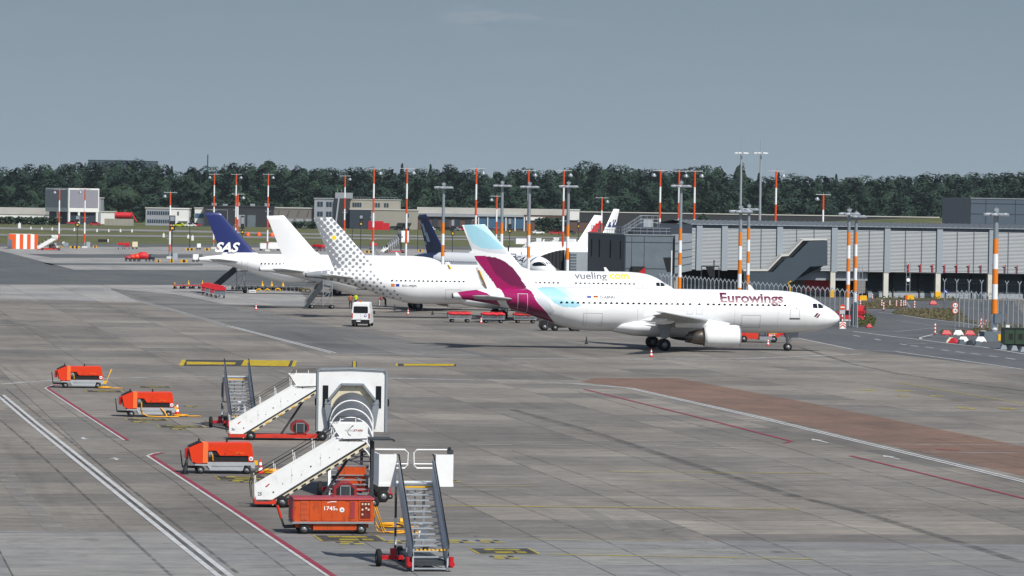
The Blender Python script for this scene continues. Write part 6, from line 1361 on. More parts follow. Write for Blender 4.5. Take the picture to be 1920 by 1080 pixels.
cv = covered_stairs(G(655, 934), 'big white canopied stairs with octagonal portal, centre of the foreground', R(1.5))
p = G(724, 935); t = thing('hand_truck', 'small red hand cart with raised yellow bars beside the power unit', 'hand cart', p, 0); b = MB(); b.b2((-.3, -.2, .12), (.3, .25, .26)); b.build('frame', M['red'], t); b = MB(); b.bar((-.12, 0, .2), (.18, 0, 1.3), .05, .05); b.build('lever', M['yellow'], t); b = MB(); b.bar((.18, 0, .2), (.32, 0, 1.25), .04, .04); b.build('lever', M['red'], t)
for x in (-.25, .2): wheel('wheel', t, (x, -.22, .12), .12, .07, 12, .5)
p = G(713, 941); t = thing('cable_reel', 'yellow and black cable reel behind the power unit', 'cable reel', p, R(20)); b = MB(); b.cyl((0, -.12, .72), (0, .12, .72), .26, n=16); b.build('drum', M['cable'], t)
for y in (-.15, .15): b = MB(); b.cyl((0, y-.02, .72), (0, y+.02, .72), .36, n=18); b.build('flange', M['black'], t)
b = MB(); b.bar((-.15, 0, 0), (0, 0, .7), .08, .08); b.bar((.15, 0, 0), (0, 0, .7), .08, .08); b.build('stand', M['red'], t); wheel('wheel', t, (.05, -.3, .28), .28, .14, 14, .5)
# ================================================================ vehicles and things on the apron
# ---- white van seen from behind
p = G(676, 613); t = thing('van', 'white high-roofed van seen from behind under the dotted aircraft', 'van', p, R(-3))
b = MB(); secs = []
for y, z0, z1, hw, tw in ((0, .42, 2.55, 1.0, .86), (.12, .38, 2.68, 1.02, .88), (3.2, .38, 2.70, 1.02, .88), (4.2, .38, 2.45, 1.0, .82), (4.7, .40, 1.55, .98, .9), (5.5, .42, 1.25, .92, .84)):
    secs.append([(-hw, y, z0), (hw, y, z0), (hw*1.0, y, z0+(z1-z0)*.45), (tw+.02, y, z1-.12), (tw-.14, y, z1), (-tw+.14, y, z1), (-tw-.02, y, z1-.12), (-hw, y, z0+(z1-z0)*.45)])
b.loft(secs, smooth=False); b.build('body', M['plane_white'], t)
b = MB(); pl = [(-.74, 1.52), (.74, 1.52), (.80, 1.60), (.78, 2.18), (.70, 2.26), (-.70, 2.26), (-.78, 2.18), (-.80, 1.60)]; b.prism(pl, -.03, .0, 'xz'); b.build('rear_window', M['glass'], t)
b = MB(); b.b2((-.99, -.14, .34), (.99, .05, .80)); b.build('bumper', M['black'], t)
for sg in (-1, 1):
    b = MB(); b.b2((sg*.86, -.04, .95), (sg*1.0, .04, 1.5)); b.build('tail_lamp', M['red'], t); b = MB(); b.box((sg*1.15, 3.9, 1.5), (.2, .12, .34)); b.build('mirror', M['black'], t)
    for y in (.95, 4.5): wheel('wheel', t, (sg*.86, y, .34), .34, .24, 14, .6, 'x')
b = MB(); b.b2((-.005, -.012, .82), (.005, 0, 1.5)); b.build('door_seam', M['steel_dark'], t)
b = MB(); b.b2((-.44, -.16, .58), (.0, -.14, .70)); b.build('number_plate', M['text_white'], t)
b = MB(); b.cyl((.52, -.02, 1.24), (.52, -.035, 1.24), .14, n=16); eb = b.build('emblem', M['flag_blue'], t); b = MB(); b.cyl((.52, -.035, 1.24), (.52, -.04, 1.24), .08, n=14); b.b2((.16, -.03, 1.22), (.33, -.02, 1.29)); b.build('emblem_mark', M['text_white'], eb)
b = MB(); b.cyl((-.1, .6, 2.68), (-.1, .6, 2.9), .09, n=10); b.build('beacon', M['signal_orange'], t)
# ---- people (one continuous skinned body each)
def person(loc, yaw, label, pose='stand', vest='hivis', legs='trousers', s=1.0):
    t = thing('person', label, 'person', loc, yaw, 'ground staff under the dotted aircraft')
    bend = {'stand': 0, 'bend': .85, 'crouch': .5}[pose]; hip = .92 if pose != 'crouch' else .62
    top = lambda d: (0, math.sin(bend)*d, hip+math.cos(bend)*d)
    V = [(0, 0, hip), top(.25), top(.47), top(.56), top(.72), top(.80),
         (-.10, 0, hip-.05), (-.12, .06 if pose != 'crouch' else .34, hip*.52), (-.13, 0, .07), (-.14, .15, .04), (.10, 0, hip-.05), (.13, .03 if pose != 'crouch' else .34, hip*.52), (.15, -.04, .07), (.16, .11, .04),
         (-.19, top(.47)[1], top(.47)[2]), (-.25, top(.22)[1]+.03, top(.22)[2]), (-.24, top(.22)[1]+.22, top(.22)[2]-.12), (-.24, top(.22)[1]+.30, top(.22)[2]-.15), (.19, top(.47)[1], top(.47)[2]), (.26, top(.2)[1], top(.2)[2]), (.27, top(.2)[1]+.12, top(.2)[2]-.22), (.27, top(.2)[1]+.16, top(.2)[2]-.30)]
    E = [(0, 1), (1, 2), (2, 3), (3, 4), (4, 5), (0, 6), (6, 7), (7, 8), (8, 9), (0, 10), (10, 11), (11, 12), (12, 13), (2, 14), (14, 15), (15, 16), (16, 17), (2, 18), (18, 19), (19, 20), (20, 21)]
    Rr = [.15, .15, .155, .06, .10, .085, .095, .075, .055, .045, .095, .075, .055, .045, .065, .05, .04, .035, .065, .05, .04, .035]
    me = bpy.data.meshes.new('body'); me.from_pydata(V, E, []); o = link('body', me, t)
    md = o.modifiers.new('skin', 'SKIN'); sk = me.skin_vertices[0].data
    for i, r in enumerate(Rr): sk[i].radius = (r*(1.15 if i in (0, 1, 2) else 1), r*(.8 if i in (0, 1, 2) else 1))
    sk[0].use_root = True; md2 = o.modifiers.new('sub', 'SUBSURF'); md2.levels = 1; md2.render_levels = 1
    dg = bpy.context.evaluated_depsgraph_get(); m2 = bpy.data.meshes.new_from_object(o.evaluated_get(dg)); o.modifiers.clear(); o.data = m2; m2.materials.clear()
    for k_ in (vest, legs, 'skin', 'black'): m2.materials.append(M[k_])
    ax = Vector((0, math.sin(bend), math.cos(bend)))
    for f in m2.polygons:
        c = f.center; d = (c-Vector((0, 0, hip))).dot(ax)
        arm = abs(c.x) > .205 and d > -.2; f.material_index = 3 if c.z < .11 else (2 if d > .56 or (arm and d < .10) else (0 if d > -.03 or arm else 1)); f.use_smooth = True
    b = MB(); hc = Vector(top(.775)); b.loft([[(hc.x+r*math.cos(a), hc.y-.015+r*math.sin(a), hc.z+dz) for a in np.linspace(0, 6.283, 10, endpoint=False)] for dz, r in ((-.06, .10), (.02, .118), (.09, .095), (.125, .03))]); b.build('hair', M['hair'], t)
    b = MB(); fz = Vector(top(.735))+Vector((0, .10, 0)); b.box(fz, (.03, .04, .04)); b.build('nose', M['skin'], t)
    return t
M['vest_orange'] = mat('orange work vest', '#a8583c', 0.8, var=0.1); M['shirt_red'] = mat('dull red shirt', '#8f2f33', 0.8, var=0.1); M['shirt_dark'] = mat('dark shirt', '#22262d', 0.8, var=0.1); M['trouser_pale'] = mat('pale trousers', '#b9b3aa', 0.8, var=0.1)
person(G(657, 577), R(20), 'person in an orange vest standing left of the hi-vis worker', 'stand', 'vest_orange'); person(G(667, 575), R(-15), 'person in hi-vis yellow jacket just behind the white van', 'stand', 'hivis')
person(G(710, 575.5), R(-60), 'person in a red shirt bending over under the dotted fuselage', 'bend', 'shirt_red', 'trouser_pale'); person(G(723, 575), R(70), 'dark dressed person crouching at right of the bending one', 'bend', 'shirt_dark')
# ---- covered baggage carts
def baggage_cart(px, py, label, yaw, tall=False, group='baggage carts with red covers', k=1.0, cover=True):
    t = thing('baggage_cart', label, 'baggage cart', G(px, py), yaw, group); L2, w2 = 1.3, .75; b = MB(); b.b2((-L2, -w2, .42), (L2, w2, .52)); b.build('platform', M['steel'], t)
    h = 1.25 if tall else .98; L2 = .85 if tall else L2
    for y in (-w2, w2):
        b = MB(); b.bar((-L2, y, .95), (L2, y, .95), .04, .04)
        for x in (-L2, -.44, .44, L2): b.bar((x, y, .5), (x, y, .97), .045, .045)
        for z in (.6, .7, .8, .88): b.bar((-L2, y, z), (L2, y, z), .02, .03)
        b.build('side_rail', M['steel'], t)
    if tall:
        for x in (-L2, L2): b = MB(); b.bar((x, -w2, .5), (x, -w2, 1.45), .05, .05); b.bar((x, w2, .5), (x, w2, 1.45), .05, .05); b.bar((x, -w2, 1.45), (x, 0, 1.75), .05, .05); b.bar((x, w2, 1.45), (x, 0, 1.75), .05, .05); b.build('end_frame', M['steel'], t)
        b = MB(); b.prism([(-w2-.06, 1.1), (-w2-.06, 1.45), (-.3, 1.74), (.3, 1.74), (w2+.06, 1.45), (w2+.06, 1.1)], -L2-.04, L2+.04, 'yz'); b.build('cover', M['tarp_red'], t)
        b = MB(); b.b2((-L2+.06, -w2+.05, .53), (L2-.06, w2-.05, 1.1)); b.build('curtain', MB_['conc_mid'] if len(label) % 2 else M['maroon'], t)
    elif cover:
        b = MB(); rings = []; n = 9
        for i, x in enumerate(np.linspace(-L2-.05, L2+.05, n)):
            zc = 1.02 + .05*math.sin(i*2.1) ; e = .12 if i in (0, n-1) else .22; rings.append([(x, y*(w2+.06), zc+dz*e+.03*math.sin(i*3+y*4)) for y, dz in ((-1, -.6), (-1, .4), (-.6, .9), (0, 1), (.6, .9), (1, .4), (1, -.6))])
        b.loft(rings); b.build('cover', M['tarp_red'], t)
    for x in (-.85, .9):
        for y in (-.55, .55): wheel('wheel', t, (x, y, .22), .22, .16, 12, .62)
    b = MB(); b.bar((L2, 0, .4), (L2+.9, 0, .3), .07, .06); b.build('drawbar', M['steel_dark'], t); return t
baggage_cart(861, 604.5, 'left of two low baggage carts with red covers under the dotted fuselage', R(8)); baggage_cart(924, 605.5, 'right of two low baggage carts with red covers, under the berry tailplane', R(6))
baggage_cart(984, 606, 'baggage cart half hidden behind the berry tail of the nearest aircraft', R(6))
for i, (x, y) in enumerate(((412.5, 559), (403.5, 556.5), (395.5, 554.5), (387.5, 552.5))): baggage_cart(x, y, ('nearest', 'second', 'third', 'farthest')[i]+' tall baggage cart of a train of four with red hoods', R(93), True, 'train of tall red hooded carts')
for i, (x, y) in enumerate(((226, 467), (238, 467.2))): baggage_cart(x, y, ('left', 'right')[i]+' tall red hooded cart beside the yellow cart on the far apron', R(95), True, 'far red hooded carts')
baggage_cart(700, 468, 'red covered cart left of the far covered stairs', R(10), True, 'far red hooded carts'); baggage_cart(593, 470, 'red hooded cart seen between white fin and dotted fin, left one', R(60), True, 'far red hooded carts'); baggage_cart(602, 471, 'red hooded cart seen between white fin and dotted fin, right one', R(60), True, 'far red hooded carts')
# dark belt loader / dolly under the nearest tail
t = thing('low_loader', 'low dark loader with big wheels under the nearest aircraft tail', 'loader', G(1043, 620), R(6)); b = MB(); b.prism([(-1.9, .45), (-1.8, 1.1), (-1.2, 1.15), (1.2, .62), (2.2, .55), (2.2, .38), (-1.8, .3)], -.7, .7, 'xz'); b.build('body', M['black'], t); b = MB(); b.bar((-.3, 0, 1.08), (2.4, 0, .72), 1.1, .1); b.build('belt', M['steel_dark'], t)
for x, r in ((-1.35, .42), (-.2, .35), (1.7, .3), (2.3, .25)):
    for y in (-.7, .7): wheel('wheel', t, (x, y, r), r, .25, 14, .5)
# ---- tow tractor and tow bar near the nose wheel
t = thing('tow_tractor', 'red pushback tractor half hidden behind the nearest engine', 'tow tractor', G(1438, 643), R(8)); b = MB(); b.b2((-2.6, 1.0, .35), (-.7, 3.0, 1.25)); b.build('body', M['chassis_red'], t); b = MB(); b.b2((-.7, 1.1, .3), (.3, 2.9, .7)); b.bar((-.5, 1.4, .7), (-.5, 1.4, 2.0), .1, .1); b.bar((.1, 1.5, .7), (.1, 1.5, 2.0), .1, .1); b.build('frame', M['steel_dark'], t)
b = MB(); b.b2((.3, 1.0, .55), (1.5, 1.4, 1.15)); bx = b.build('equipment_box', M['chassis_red'], t); flat_text('1616', .42, 1.05, .65, .88, .99, M['text_white'], bx, .02); b = MB(); b.b2((.45, .97, .92), (1.2, 1.0, 1.13)); b.build('yellow_panel', M['yellow'], bx)
b = MB(); b.b2((1.5, 1.1, .75), (3.0, 2.0, 1.3)); b.build('rear_body', M['red'], t); b = MB(); b.bar((.8, 1.2, .45), (3.4, .3, .42), .08, .08); b.build('tow_bar', M['steel'], t)
for x in (-2.2, .9): wheel('wheel', t, (x, 1.0, .36), .36, .25, 14, .5)
b = MB(); b.box((.0, .7, .45), (1.3, .3, .35)); b.build('grey_panel', M['mast_grey'], t)
# ---- stairs at the rear doors of the far aircraft, open dark ones
def tail_stairs(px, py, label, yaw, h, run, low=False):
    t = thing('boarding_stairs', label, 'boarding stairs', G(px, py), yaw, 'dark open boarding stairs'); 
    for y in (-.75, .75): b = MB(); b.add([(0, y, .1), (run, y, h), (run, y, h+1.0), (0, y, 1.0)], [(0, 1, 2, 3)]); b.add([(0, y+.05, .1), (run, y+.05, h), (run, y+.05, h+1.0), (0, y+.05, 1.0)], [(0, 1, 2, 3)]); b.bar((0, y, .1), (run, y, h), .12, .16); b.bar((0, y, 1.0), (run, y, h+1.0), .07, .07); b.build('side_panel', M['steel_dark'] if y < 0 else M['conc_like'], t)
    n = 14
    b = MB()
    for i in range(n): f = i/(n-1); b.box((f*run, 0, .15+f*(h-.1)), (.24, 1.45, .05))
    b.build('treads', M['steel'], t)
    b = MB(); b.b2((run, -.8, h-.1), (run+1.3, .8, h)); 
    for x in (run+.1, run+1.25):
        for y in (-.75, .75): b.bar((x, y, .35), (x, y, h+1.05), .07, .07)
    b.bar((run, -.75, h+1), (run+1.3, -.75, h+1), .06, .06); b.bar((run*.4, -.7, .4), (run+1.2, -.7, h-.2), .06, .06); b.bar((run+.1, -.7, .4), (run+1.25, -.7, h-.2), .06, .06); b.build('platform', M['steel'], t)
    b = MB(); b.b2((.4, -.7, .28), (run+1.6, .7, .42)); b.build('chassis', M['black'], t)
    for x in (.7, run+1.3):
        for y in (-.75, .75): wheel('wheel', t, (x, y, .26), .26, .18, 12, .5)
    return t
M['conc_like'] = mat('grey stair panel', '#6d757b', 0.5, var=0.1)
tail_stairs(573, 578.5, 'dark open stairs with grey side panel below the white aircraft tail', R(12), 2.7, 2.0); tail_stairs(396, 549, 'dark lattice boarding stairs under the tail with the navy fin', R(8), 3.2, 3.6)
# ---- row of empty container dollies
def dolly(px, py, label, m, yaw=R(8), group='empty container dollies', L2=1.5):
    t = thing('dolly', label, 'dolly', G(px, py), yaw, group); b = MB(); b.b2((-L2, -1.1, .48), (L2, 1.1, .60)); b.build('deck', M[m], t)
    b = MB()
    for i in range(7): b.cyl((-L2+.2+i*(2*L2-.4)/6, -1.0, .63), (-L2+.2+i*(2*L2-.4)/6, 1.0, .63), .05, n=6)
    b.build('rollers', M['steel'], t)
    for x in (-L2*.65, L2*.65):
        for y in (-.8, .8): wheel('wheel', t, (x, y, .2), .2, .16, 10, .5)
    b = MB(); b.bar((L2, 0, .4), (L2+.8, 0, .35), .08, .08); b.build('drawbar', M['steel_dark'], t); return t
for i, x in enumerate((334, 351, 368)): dolly(x, 541.5, ('left end', 'middle', 'right end')[i]+' red low dolly of three, left of the hooded carts', 'red', group='red low dollies', L2=.62 if 0 else .7)
for i, x in enumerate((440, 452, 464, 476, 488, 502, 516, 530, 545, 560)): dolly(x, 543+i*.3, 'dark empty dolly number %s in the row behind the yellow chocks' % ('one two three four five six seven eight nine ten'.split()[i]), 'steel_dark', L2=.42 if 0 else .46)
def small_post(px, py, h, label, m, w_=.25, name='marker'):
    p = G(px, py); b = MB(); b.lathe([(.03, 0), (w_, .02), (w_*.9, h*.15), (.05, h*.75), (.04, h), (.001, h)], 10, 0); b.build; return tag(b.build(name, M[m], loc=p), label, 'marker')
for x, y, l in ((327.5, 541, 'yellow marker at the left end of the red dollies'), (353.5, 537, 'yellow cone on the red dollies, second'), (379.5, 537, 'yellow cone just left of the hooded cart train'), (492, 538, 'white topped marker over the dolly row'), (509.5, 538, 'bright yellow cone standing over the dolly row'), (530.5, 538, 'pale marker cone right of the bright yellow one')): small_post(x, y, .95, l, 'yellow')
for i, (x, y) in enumerate(((485, 548), (501, 548), (521, 547), (568, 547), (577, 548))):
    p = G(x, y); b = MB(); b.tube([(-.35, 0, .05), (-.3, 0, .4), (0, 0, .5), (.35, 0, .35), (.4, 0, .05)], .09, 7); tag(b.build('wheel_chock', M['yellow'], loc=p, rz=R(10)), 'curved yellow chock %s on the ground before the dolly row' % ('first', 'second', 'third', 'fourth', 'fifth')[i], 'chock', 'yellow chocks')
p = G(473, 548.5); t = thing('white_crate', 'low white crate before the dolly row, beside yellow chocks', 'crate', p, YAW); b = MB(); b.b2((-.5, -.3, 0), (.5, .3, .38)); b.build('body', M['white'], t); b = MB(); b.b2((-.45, -.31, .12), (.45, -.3, .26)); b.build('label_strip', M['mast_grey'], t)
# ---- far apron group on the left
p = G(47, 467); t = thing('striped_blast_box', 'orange and white striped box shelter on the far apron at left', 'striped shelter', p, R(14)); s_ = (467-361.5)/14
b = MB()
n = 7; w_ = 49/s_
for i in range(n): b.prism([(-w_/2+i*w_/n, 0), (-w_/2+(i+1)*w_/n, 0), (-w_/2+(i+1)*w_/n, 3.75), (-w_/2+i*w_/n, 3.75)], 0, .15, 'xz', i % 2)
b.build('front_panel', [M['signal_orange'], M['white']], t); b = MB()
for i in range(8): b.b2((w_/2-.15, .15+i*1.2, 0), (w_/2, .15+(i+1)*1.2, 3.75), i % 2)
b.build('side_wall', [M['white'], M['signal_orange']], t); b = MB(); b.b2((-w_/2-.9, -.02, 2.4), (-w_/2+.6, .14, 3.75)); b.build('end_flag', M['signal_orange'], t); b = MB(); b.b2((-w_/2, .15, 0), (-w_/2+.15, 9.7, 3.75)); b.b2((-w_/2, 9.6, 0), (w_/2, 9.75, 3.75)); b.build('rear_wall', M['white'], t)
side_stairs_far = dup([o for o in bpy.data.objects if o.get('label', '').startswith('white side-on boarding stairs above')][0], G(69, 469), R(4), 'white side-on boarding stairs beside the orange striped shelter'); side_stairs_far.scale = (1.02, 1, 1.0)
# far covered stairs beyond the dotted fin, and a second canopied set
c2 = dup(cv, G(716, 474), R(-72), 'white canopied stairs seen from the side, between dotted fin and navy tail')
dup([o for o in bpy.data.objects if o.get('label', '').startswith('white side-on boarding stairs above')][0], G(1015, 470), R(4), 'white side-on stairs behind the boarding bridge aircraft')
def box_thing(nm, px, py, sx, sy, sz, m, label, cat, z0=.0, legs=False, door=None, yaw=YAW, group=None):
    t = thing(nm, label, cat, G(px, py), yaw, group); b = MB(); zb = z0 if not legs else max(z0, .5); b.b2((-sx/2, 0, zb), (sx/2, sy, zb+sz)); b.build('body', M[m] if m in M else MB_[m], t)
    b = MB(); b.b2((-sx/2-.03, -.03, zb+sz), (sx/2+.03, sy+.03, zb+sz+.06)); b.build('lid', M['mast_grey'], t)
    if door: b = MB(); b.b2((-sx/2+.08, -.03, zb+.1), (sx/2-.08, -.0, zb+sz-.1)); b.build('door', M[door], t)
    if legs:
        for x in (-sx*.35, sx*.35):
            for y in (.15, sy-.15): wheel('wheel', t, (x, y, .24), .24, .15, 10, .5)
    return t
M['yellow_pale'] = mat('pale yellow panel', '#d9c96a', 0.6, var=0.1)
box_thing('container_cart', 253, 466.8, 1.4, 1.4, 1.4, 'yellow_pale', 'pale yellow container on a cart right of two far red hooded carts', 'cart', legs=True, door='cream')
box_thing('cabinet', 165.5, 464.5, .95, .8, 1.55, 'panel_light', 'pale cabinet beside the right short mast at far left', 'cabinet'); box_thing('cabinet', 103, 464, .8, .8, 1.3, 'panel_light', 'pale cabinet left of a short mast, behind white stairs', 'cabinet'); box_thing('cabinet', 328.5, 487, 1.05, .8, 1.6, 'panel_light', 'pale cabinet at the foot of the mast before the office', 'cabinet')
box_thing('container_cart', 373, 468, 1.0, 1.2, 1.1, 'white', 'white boxed cart with a red patch between stand signs', 'cart', legs=True, door='white'); box_thing('container_cart', 367, 491, 1.2, 1.2, 1.2, 'white', 'white boxed cart just behind the tail cone with navy fin', 'cart', legs=True)
box_thing('service_truck', 497, 470, 2.6, 3, 1.5, 'white', 'white service truck body between blue fin and white fin, left one', 'truck', legs=True); box_thing('service_truck', 515, 470, 3.2, 3, 1.7, 'white', 'white service truck body between blue fin and white fin, right one', 'truck', legs=True)
box_thing('service_truck', 980, 471, 3.9, 3, 1.6, 'white', 'white catering body behind the nearest light blue fin', 'truck', 2.0, legs=True); box_thing('service_truck', 1010, 462, 1.7, 2, 1.6, 'white', 'small white cab behind the long white fuselage', 'truck', 1.0, legs=True)
box_thing('service_truck', 1072, 468, 2.6, 2, 1.6, 'white', 'white truck body at the foot of the far white stairs', 'truck', 1.6, legs=True)
# loaded cart train with red covers, left middle
for i, (x, dx, m, h) in enumerate(((240, 1.1, 'maroon', .75), (248, .95, 'chassis_red', 1.05), (256, .9, 'orange', 1.2), (268, 1.9, 'tarp_red', 1.55), (284, 1.1, 'steel_dark', 1.1))):
    t = thing('loaded_cart', '%s cart of a short train left of the mast before the office' % ('heaped maroon', 'red boxed', 'orange boxed', 'big red domed', 'dark boxed')[i], 'baggage cart', G(x, 490), R(8), 'loaded cart train'); L2 = dx*.62
    b = MB(); b.b2((-L2, -.7, .4), (L2, .7, .52)); b.build('platform', M['steel_dark'], t); b = MB(); b.loft([[(x_, y*.68*k, .52+z*h*k2) for y, z in ((-1, 0), (-1, .55), (-.5, .95), (.5, .95), (1, .55), (1, 0))] for x_, k, k2 in ((-L2*.95, .8, .7), (-L2*.5, 1, 1), (L2*.5, 1, .98), (L2*.95, .8, .72))]); b.build('load', M[m], t)
    for xx in (-L2*.6, L2*.6):
        for y in (-.55, .55): wheel('wheel', t, (xx, y, .2), .2, .15, 10, .5)
# black and yellow barrier blocks
def barrier(px, py, w_, label, h=.55):
    t = thing('barrier_block', label, 'barrier', G(px, py), YAW, 'black and yellow barrier blocks'); b = MB(); n = max(3, int(w_/.45))
    for i in range(n): x0 = -w_/2+i*w_/n; b.prism([(x0, 0), (x0+w_/n, 0), (x0+w_/n, h), (x0, h)], 0, .5, 'xz', i % 2)
    b.build('body', [M['yellow'], M['black']], t); b = MB(); b.b2((-w_/2, -.02, h*.42), (w_/2, -.005, h*.55)); b.build('stripe', M['black'], t)
for a in ((140, 465.5, 2.6, 'barrier between the two short masts at far left'), (178, 464.5, 1.1, 'short barrier right of the pale cabinet at far left'), (114, 465, .7, 'tiny barrier at the foot of the left short mast'), (322, 492, .9, 'yellow barrier at the foot of the mast before the office'), (297, 492, .9, 'yellow barrier at the right end of the loaded cart train'),
          (345, 492, 1.6, 'barrier left of the white cart by the tail cone'), (356, 469.5, 2.4, 'barrier row by the dark double sign, left'), (388, 469.5, 1.4, 'barrier just left of the blue fin'), (470, 470, 1.5, 'barrier just right of the blue fin root'), (690, 474, 2.0, 'barrier left of the far canopied stairs'), (788, 472, 1.4, 'barrier just right of the far canopied stairs')): barrier(*a)
t = thing('light_trailer', 'grey lighting trailer with round lamp beside the left short mast', 'trailer', G(122, 464), YAW); b = MB(); b.b2((-.5, 0, .3), (.9, .8, 1.3)); b.build('body', M['mast_grey'], t); b = MB(); b.cyl((-.4, .2, 1.2), (-.4, .05, 1.2), .35, n=14); b.build('lamp', M['white'], t)
t = thing('flat_trailer', 'red flat trailer with dark engine under the far white stairs', 'trailer', G(93, 468), R(4)); b = MB(); b.b2((-2.4, 0, .15), (2.6, 1, .4)); b.build('bed', M['chassis_red'], t); b = MB(); b.box((.6, .5, .85), (1.6, .8, .9)); b.build('engine', M['black'], t)
for x in (-1.7, 1.9): wheel('wheel', t, (x, 0, .25), .25, .2, 12, .5)
# taxiway guidance board and edge lights
t = thing('guidance_sign', 'long black taxiway board with a white end on the far grass', 'sign', G(194, 455), YAW); b = MB(); b.b2((-1.6, 0, .2), (1.2, .25, 1.0)); b.build('board', M['black'], t); b = MB(); b.b2((1.2, 0, .2), (1.5, .25, 1.05)); b.build('end_panel', M['white'], t)
for i, (x, y, k) in enumerate(((36.5, 428, 1.8), (58, 430, .8), (78.5, 431, .8), (98, 432, .9), (139.5, 433, .9), (182, 435, .9), (204, 435, .8), (226, 435.3, .9), (247.5, 435.5, .9), (307, 445, 1.1), (353, 447, 1.0), (361, 451, 1.3))):
    b = MB(); p = G(x, y); b.b2((-.3*k, -.2, 0), (.3*k, .2, 1.1*k)); b.cyl((0, 0, 1.1*k), (0, 0, 1.4*k), .12, n=6); tag(b.build('edge_marker', M['white'], loc=p), 'white edge marker %s along the far runway strip' % ('far left, widest', 'second from left', 'third from left', 'left of the left short mast', 'between the short masts', 'right of the right short mast', 'seventh from left', 'eighth from left', 'ninth, below the red tank', 'with orange foot left of the sign', 'left of the dark lamp post', 'right of the dark lamp post')[i], 'marker', 'runway edge markers')
# ================================================================ boarding bridge, road furniture, cars
# ---- boarding bridge at the nose of the dark lettered aircraft
pb = GX(1100, 640); pb.y = 640; t = thing('boarding_bridge', 'grey boarding bridge with black folding hood at the far aircraft nose', 'boarding bridge', pb, 0)
z0 = ZAT(1085, 508, 640); z1 = ZAT(1085, 473, 640); s_ = 646/F_PX
b = MB(); b.b2((-2.5, 0, 1.2), (.3, 4, z1)); b.build('cabin', MB_['panel_light'], t)
b = MB()
for i in range(6): b.b2((-2.5, -.05, z1-.5-i*.45), (-1.55, -.01, z1-.25-i*.45))
b.build('vent_slats', MB_['conc_mid'], t)
b = MB(); rings = []
for i in range(13):
    u = i/12; a = -1.2+u*1.0; x = -3.0-3.4*(1-u)**1.0*1.0; zt = z1+.35*(1-u)*.2 - .05 + (.25*u); 
    zt = ZAT(1015+ (1056-1015)*u, 480-9.5*math.sin(u*1.57), 646); zb = ZAT(1015+41*u, 482+26*u**.7, 646); xx = (1015+41*u-1100)*s_; e = .12 if i % 2 else 0
    rings.append([(xx, 5.2-e, zb), (xx, 5.2-e, zt), (xx+.5, 8.5, zt+.05+e), (xx+.5, 8.5, zb)])
b.loft(rings, smooth=False); b.build('folding_hood', M['black_canvas'] if 'black_canvas' in M else mat('black canvas', '#25282b', 0.8, var=0.3, scale=8, stretch=(6, 1, .3)), t)
b = MB(); b.b2((-3.4, 4.9, 1.5), (-2.9, 8, z1+.15)); b.b2((-3.0, 3.9, 1.6), (-2.4, 5, z1)); b.build('end_frame', M['steel'], t)
b = MB(); b.cyl((-1.2, 1.5, 0), (-1.2, 1.5, 1.3), .35, n=10); b.build('support', M['steel'], t)
# docking displays: dark wedge boxes on white posts
for px, D, y0, y1, lb in ((1251, 585, 483, 510, 'dark wedge display on a white post before the dark block'), (1331, 600, 500, 519, 'dark wedge display hanging in a gantry before the louvres')):
    p = GX(px, D); p.y = D; zt = ZAT(px, y0, D); zb = ZAT(px, y1, D); t = thing('docking_display', lb, 'display', p, 0, 'dark docking displays'); b = MB(); b.prism([(-.58, zt), (.5, zt+.05), (.5, zb), (0, zb)], -.5, .5, 'xz'); b.build('housing', M['black'], t)
    b = MB(); b.cyl((.62, 0, 0), (.62, 0, zt+1.0), .09, n=8); b.build('post', M['white'] if px < 1300 else M['steel_dark'], t)
    if px > 1300:
        b = MB()
        for x in (-1.2, 1.35): b.bar((x, 0, 0), (x, 0, zt+.05), .12, .12)
        b.bar((-1.2, 0, zt+.05), (1.35, 0, zt+.05), .12, .12); b.build('gantry', M['steel_dark'], t)
p = GX(1330, 575); p.y = 575; t = thing('docking_display', 'second dark wedge display low behind the fence', 'display', p, 0, 'dark docking displays'); z = ZAT(1330, 526, 575); b = MB(); b.prism([(-.6, z), (.55, z), (.55, z-.55), (.2, z-.7)], -.4, .4, 'xz'); b.build('housing', M['black'], t); b = MB(); b.cyl((.4, 0, 0), (.4, 0, z-.6), .07, n=6); b.build('post', M['steel_dark'], t)
# lattice posts with yellow concrete feet
for px, yb, lb in ((1614, 563, 'thin lattice gate post on yellow block, left of two'), (1703, 562, 'thin lattice gate post on yellow block, right of two')):
    p = G(px, yb); zt = ZAT(px, 497 if px < 1650 else 491, p.y); t = thing('lattice_post', lb, 'post', p, YAW, 'lattice gate posts'); b = MB()
    for x in (-.28, .28): b.bar((x, .3, 0), (x, .3, zt), .08, .08)
    for k in range(4): b.bar((-.28, .3, zt*(.2+k*.2)), (.28, .3, zt*(.2+k*.2)), .05, .05)
    b.build('lattice', M['steel'], t); b = MB(); b.b2((-.2, -.3, 0), (.85, .3, .72)); b.build('concrete_foot', M['yellow'], t); b = MB(); b.b2((-.55, -.28, 0), (-.2, .28, .66)); b.build('warning_plate', M['signal_orange'], t)
    if px > 1650: b = MB(); b.cyl((0, .22, 3.0), (0, .18, 3.0), .28, n=14); b.build('round_plate', M['text_white'], t)
